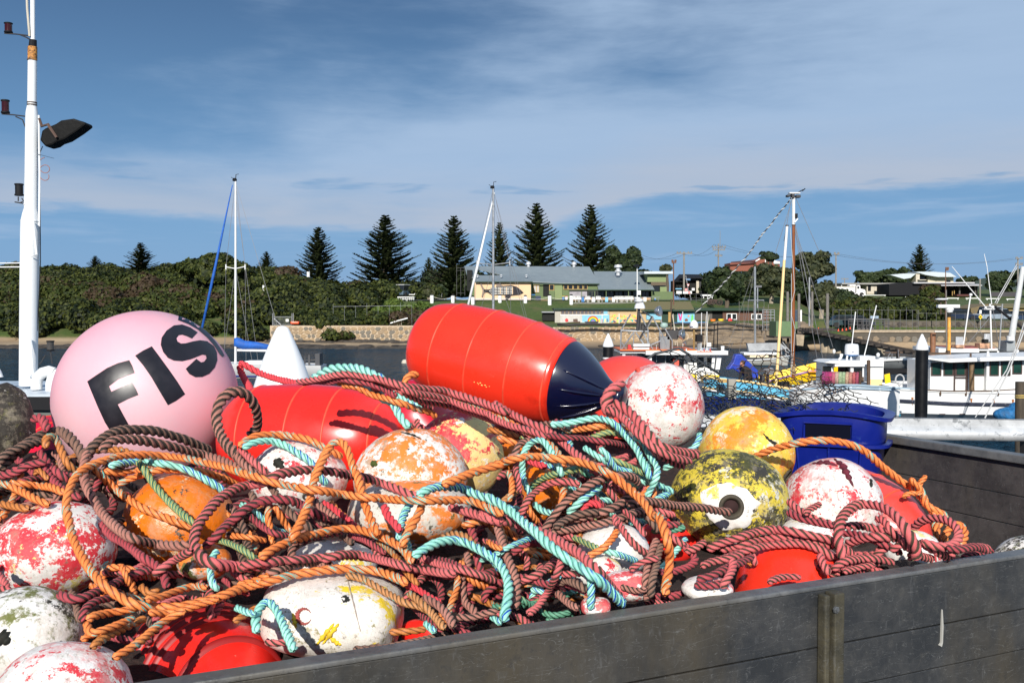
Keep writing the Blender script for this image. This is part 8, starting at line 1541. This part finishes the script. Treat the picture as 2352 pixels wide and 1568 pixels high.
rope('p',RR('r6',(1430,360),(1560,400),(1700,440),(1800,470))+RR('r7',(0,500),(100,540),(220,570),(350,600),(470,640),(560,680),(650,725),(750,790),(850,850),(930,930),(1010,1010),(1070,1090),(1130,1160),(1220,1245)),'long pink rope running down right beside the long teal rope',w=21,lift=.004)
rope('t',RR('r6',(1210,290),(1280,250),(1380,225),(1500,235),(1600,270),(1700,310),(1800,360))+RR('r7',(60,370),(130,405),(200,445),(290,510),(370,580),(470,660),(560,750),(650,820),(740,890),(830,950),(920,1010),(1010,1070),(1090,1150),(1160,1220),(1210,1270)),'long teal rope running diagonally down to the tray board',w=21,lift=.008)
rope('t',RR('r6',(1180,705),(1250,660),(1350,610),(1450,595),(1550,610),(1650,660),(1730,720),(1790,800))+RR('r7',(90,850),(160,920),(210,1010),(240,1110),(235,1220),(215,1330),(200,1410)),'big teal rope arch that falls to the board at lower centre',w=21,lift=.012)
rope('t',RR('r6',(115,1225),(110,1130),(140,1050),(190,1015),(240,1060),(290,1150),(330,1250),(370,1345)),'teal rope hook over the blue yellow end of the cracked float',w=20,lift=.01)
rope('t',RR('r6',(-30,1050),(40,1080),(110,1100)),'frayed teal rope end left of the teal hook',w=15)
rope('o',RR('r6',(1800,420),(1650,350),(1550,315),(1400,322),(1200,320),(1000,310),(800,292),(600,262),(450,240),(300,212),(182,185))+RR('r5',(1740,155),(1650,130),(1550,100),(1400,60),(1250,30),(1100,15),(950,10),(800,20),(680,60),(580,100),(510,170),(470,260),(455,360),(470,460),(500,580),(550,680),(610,780),(680,870),(760,940),(850,1000),(950,1040),(1080,1050),(1200,1050),(1350,1020),(1500,980),(1650,920),(1780,885))+RR('r6',(230,865),(350,830),(500,808),(650,790),(800,790),(920,800),(1050,840),(1150,890)),'longest orange rope, one huge loop around the glossy orange float and back',w=19,lift=.012)
rope('o',RR('r5',(990,1000),(1100,980),(1200,940),(1330,905),(1420,920)),'orange rope bight inside the bottom of the huge loop',w=17)
rope('o',RR('r5',(1010,1085),(1150,1090),(1280,1060),(1400,1020),(1500,990)),'orange rope just below the bottom of the huge loop',w=17)
rope('o',RR('r5',(770,1400),(880,1340),(960,1280),(1040,1210),(1120,1150),(1200,1100),(1270,1070)),'orange rope lying over the ringed red buoy',w=20,lift=.006)
rope('o',RR('r6',(1380,215),(1480,175),(1600,130),(1720,95),(1810,65))+RR('r3',(80,1010),(200,960),(320,935),(450,925),(620,935),(780,960),(930,995),(1060,1050),(1190,1140),(1300,1230),(1400,1340),(1470,1440))+RR('r7',(1500,520),(1560,680),(1590,820),(1590,950),(1570,1080),(1550,1190)),'big orange rope arc sweeping from the yellow red float down to the board',w=19,lift=.016)
rope('p',RR('r8',(0,330),(150,300),(300,255),(450,235),(600,240),(750,270),(880,310)),'pink rope of the parallel bundle under the mossy float, second',w=18)
rope('p',RR('r8',(0,410),(100,380),(220,330),(350,300),(500,285),(640,285),(780,330),(880,400)),'pink rope of the parallel bundle under the mossy float, third',w=18)
rope('p',RR('r8',(-100,330),(0,285),(150,235),(300,190),(450,175),(600,195),(750,230),(870,265),(900,320)),'pink rope of the parallel bundle under the mossy float, topmost',w=19)
rope('p',RR('r8',(-150,460),(-50,420),(60,400),(180,370)),'pink rope of the bundle, left part near the orange arc foot',w=18)
rope('m',RR('r8',(-180,560),(-80,540),(0,500),(80,460),(180,420),(260,380)),'maroon rope under the parallel bundle near the board',w=17)
rope('m',RR('r8',(-200,600),(-120,610),(-40,600),(60,600)),'maroon rope lying along the board right of the orange arc foot',w=17)
rope('p',RR('r8',(100,400),(95,480),(60,550),(10,630)),'pink rope dropping from the bundle to the board',w=18)
rope('p',RR('r8',(530,-60),(560,-20),(640,40),(750,100),(880,140),(960,180)),'pink rope at the right of the mossy float under the white float',w=18)
rope('m',RR('r8',(520,30),(600,80),(700,110),(800,130),(900,150)),'second pink rope at the right of the mossy float',w=17)
rope('p',RR('r8',(650,60),(690,20),(730,0),(780,-30)),'short pink rope end sticking up against the gashed white float',w=15)
rope('p',RR('r8',(960,150),(1100,150),(1250,180),(1380,220),(1450,280)),'pink rope across the foot of the gashed white float',w=19)
rope('m',RR('r8',(930,200),(1050,210),(1180,250),(1300,300),(1400,360)),'dark pink rope among the right hand coils',w=17)
rope('p',RR('r8',(970,290),(1060,255),(1180,230),(1300,235),(1420,260),(1520,330)),'pink rope arch among the right hand coils',w=19)
rope('p',RR('r8',(950,300),(1030,370),(1130,400),(1250,440)),'pink rope low among the right hand coils',w=18)
rope('p',RR('r8',(1200,100),(1250,90),(1290,130),(1330,190),(1400,260),(1450,330)),'frayed pink rope end by the coral buoy',w=17)
rope('p',RR('r8',(1320,340),(1370,300),(1430,290),(1480,340),(1470,410)),'pink knot turn in the right hand coils',w=18)
rope('p',RR('r8',(1400,240),(1480,330),(1560,380),(1650,400)),'pink rope running right under the end loop',w=18)
rope('p',RR('r8',(1540,260),(1620,320),(1700,360),(1790,390)),'pink rope at the right end of the coils, lower',w=18)
rope('o',RR('r4',(1720,1230),(1725,1290),(1760,1360),(1800,1400)),'orange rope hanging from the knot to the right hand coils',w=16)
rope('o',RR('r4',(1780,1380),(1800,1320),(1850,1270),(1890,1260),(1935,1310),(1925,1380),(1880,1430)),'orange rope loop below the knot at far right',w=16)
rope('p',RR('r8',(1490,170),(1550,110),(1650,85),(1750,100),(1820,150),(1850,220),(1820,280),(1750,310),(1650,300),(1560,265)),'pink rope end loop at far right',w=19,lift=.01)
rope('p',RR('r8',(1770,370),(1830,335),(1920,315),(2000,310),(2085,330)),'pink rope tail at the right end touching the board',w=18)
rope('m',RR('r8',(1750,310),(1830,330),(1900,320),(1980,310),(2060,335)),'second pink tail rope at the right end of the heap',w=16)
rope('p',RR('r8',(960,420),(930,330),(915,250),(920,160),(950,80),(1000,20),(1080,-20),(1200,-15),(1300,20),(1370,80),(1420,140),(1450,200),(1500,280),(1530,350),(1500,410)),'pink rope standing in a tall hoop before the gashed white float',w=21,lift=.014)
rope('p',RR('r8',(870,490),(950,430),(1080,400),(1200,400),(1350,430)),'pink rope lying along the board right of the red dome buoy',w=18)
rope('p',RR('r8',(770,360),(790,420),(820,480),(850,520)),'short frayed pink rope end on the red dome buoy',w=18)
rope('p',RR('r8',(370,585),(450,552),(540,540),(630,545)),'pink rope end peeking over the board in front of the red dome',w=16)
rope('p',RR('r8',(950,500),(1030,480),(1110,460),(1200,450)),'pink rope bits at the board below the tall hoop',w=15)
rope('o',RR('r4',(430,790),(470,765),(560,730),(700,690),(850,668),(1000,670),(1130,700),(1230,750),(1320,830),(1420,910),(1500,970),(1590,1030)),'orange rope arching through the air in front of the blue tub',w=17,Y=[2.75,2.72,2.68,2.66,2.68,2.7,2.72,2.74,2.76,2.78])
rope('o',RR('r4',(1540,950),(1580,1010),(1640,1100),(1700,1160),(1740,1230),(1750,1290)),'thick orange rope splice hanging at far right, first strand',w=17,Y=[2.76,2.75,2.74,2.72,2.70])
rope('o',RR('r4',(1600,990),(1640,1060),(1660,1130),(1740,1170),(1790,1200),(1820,1280)),'thick orange rope splice hanging at far right, second strand',w=16,Y=[2.73,2.73,2.72,2.72,2.70])
rope('o',RR('r4',(1600,1010),(1615,965),(1640,935),(1662,912)),'loose orange rope end pointing up from the splice',w=12,Y=2.74)
rope('o',RR('r4',(1600,1045),(1550,1040),(1515,1050),(1488,1070)),'loose orange rope end pointing left from the splice',w=12,Y=2.72)
rope('o',RR('r4',(1545,930),(1560,960),(1600,990),(1625,1030),(1590,1050)),'orange rope turn of the splice knot',w=13,Y=2.72)
print('ropes',len(ROPES))
print('tris approx',sum(len(o.data.polygons)for o in bpy.data.objects if o.type=='MESH'))
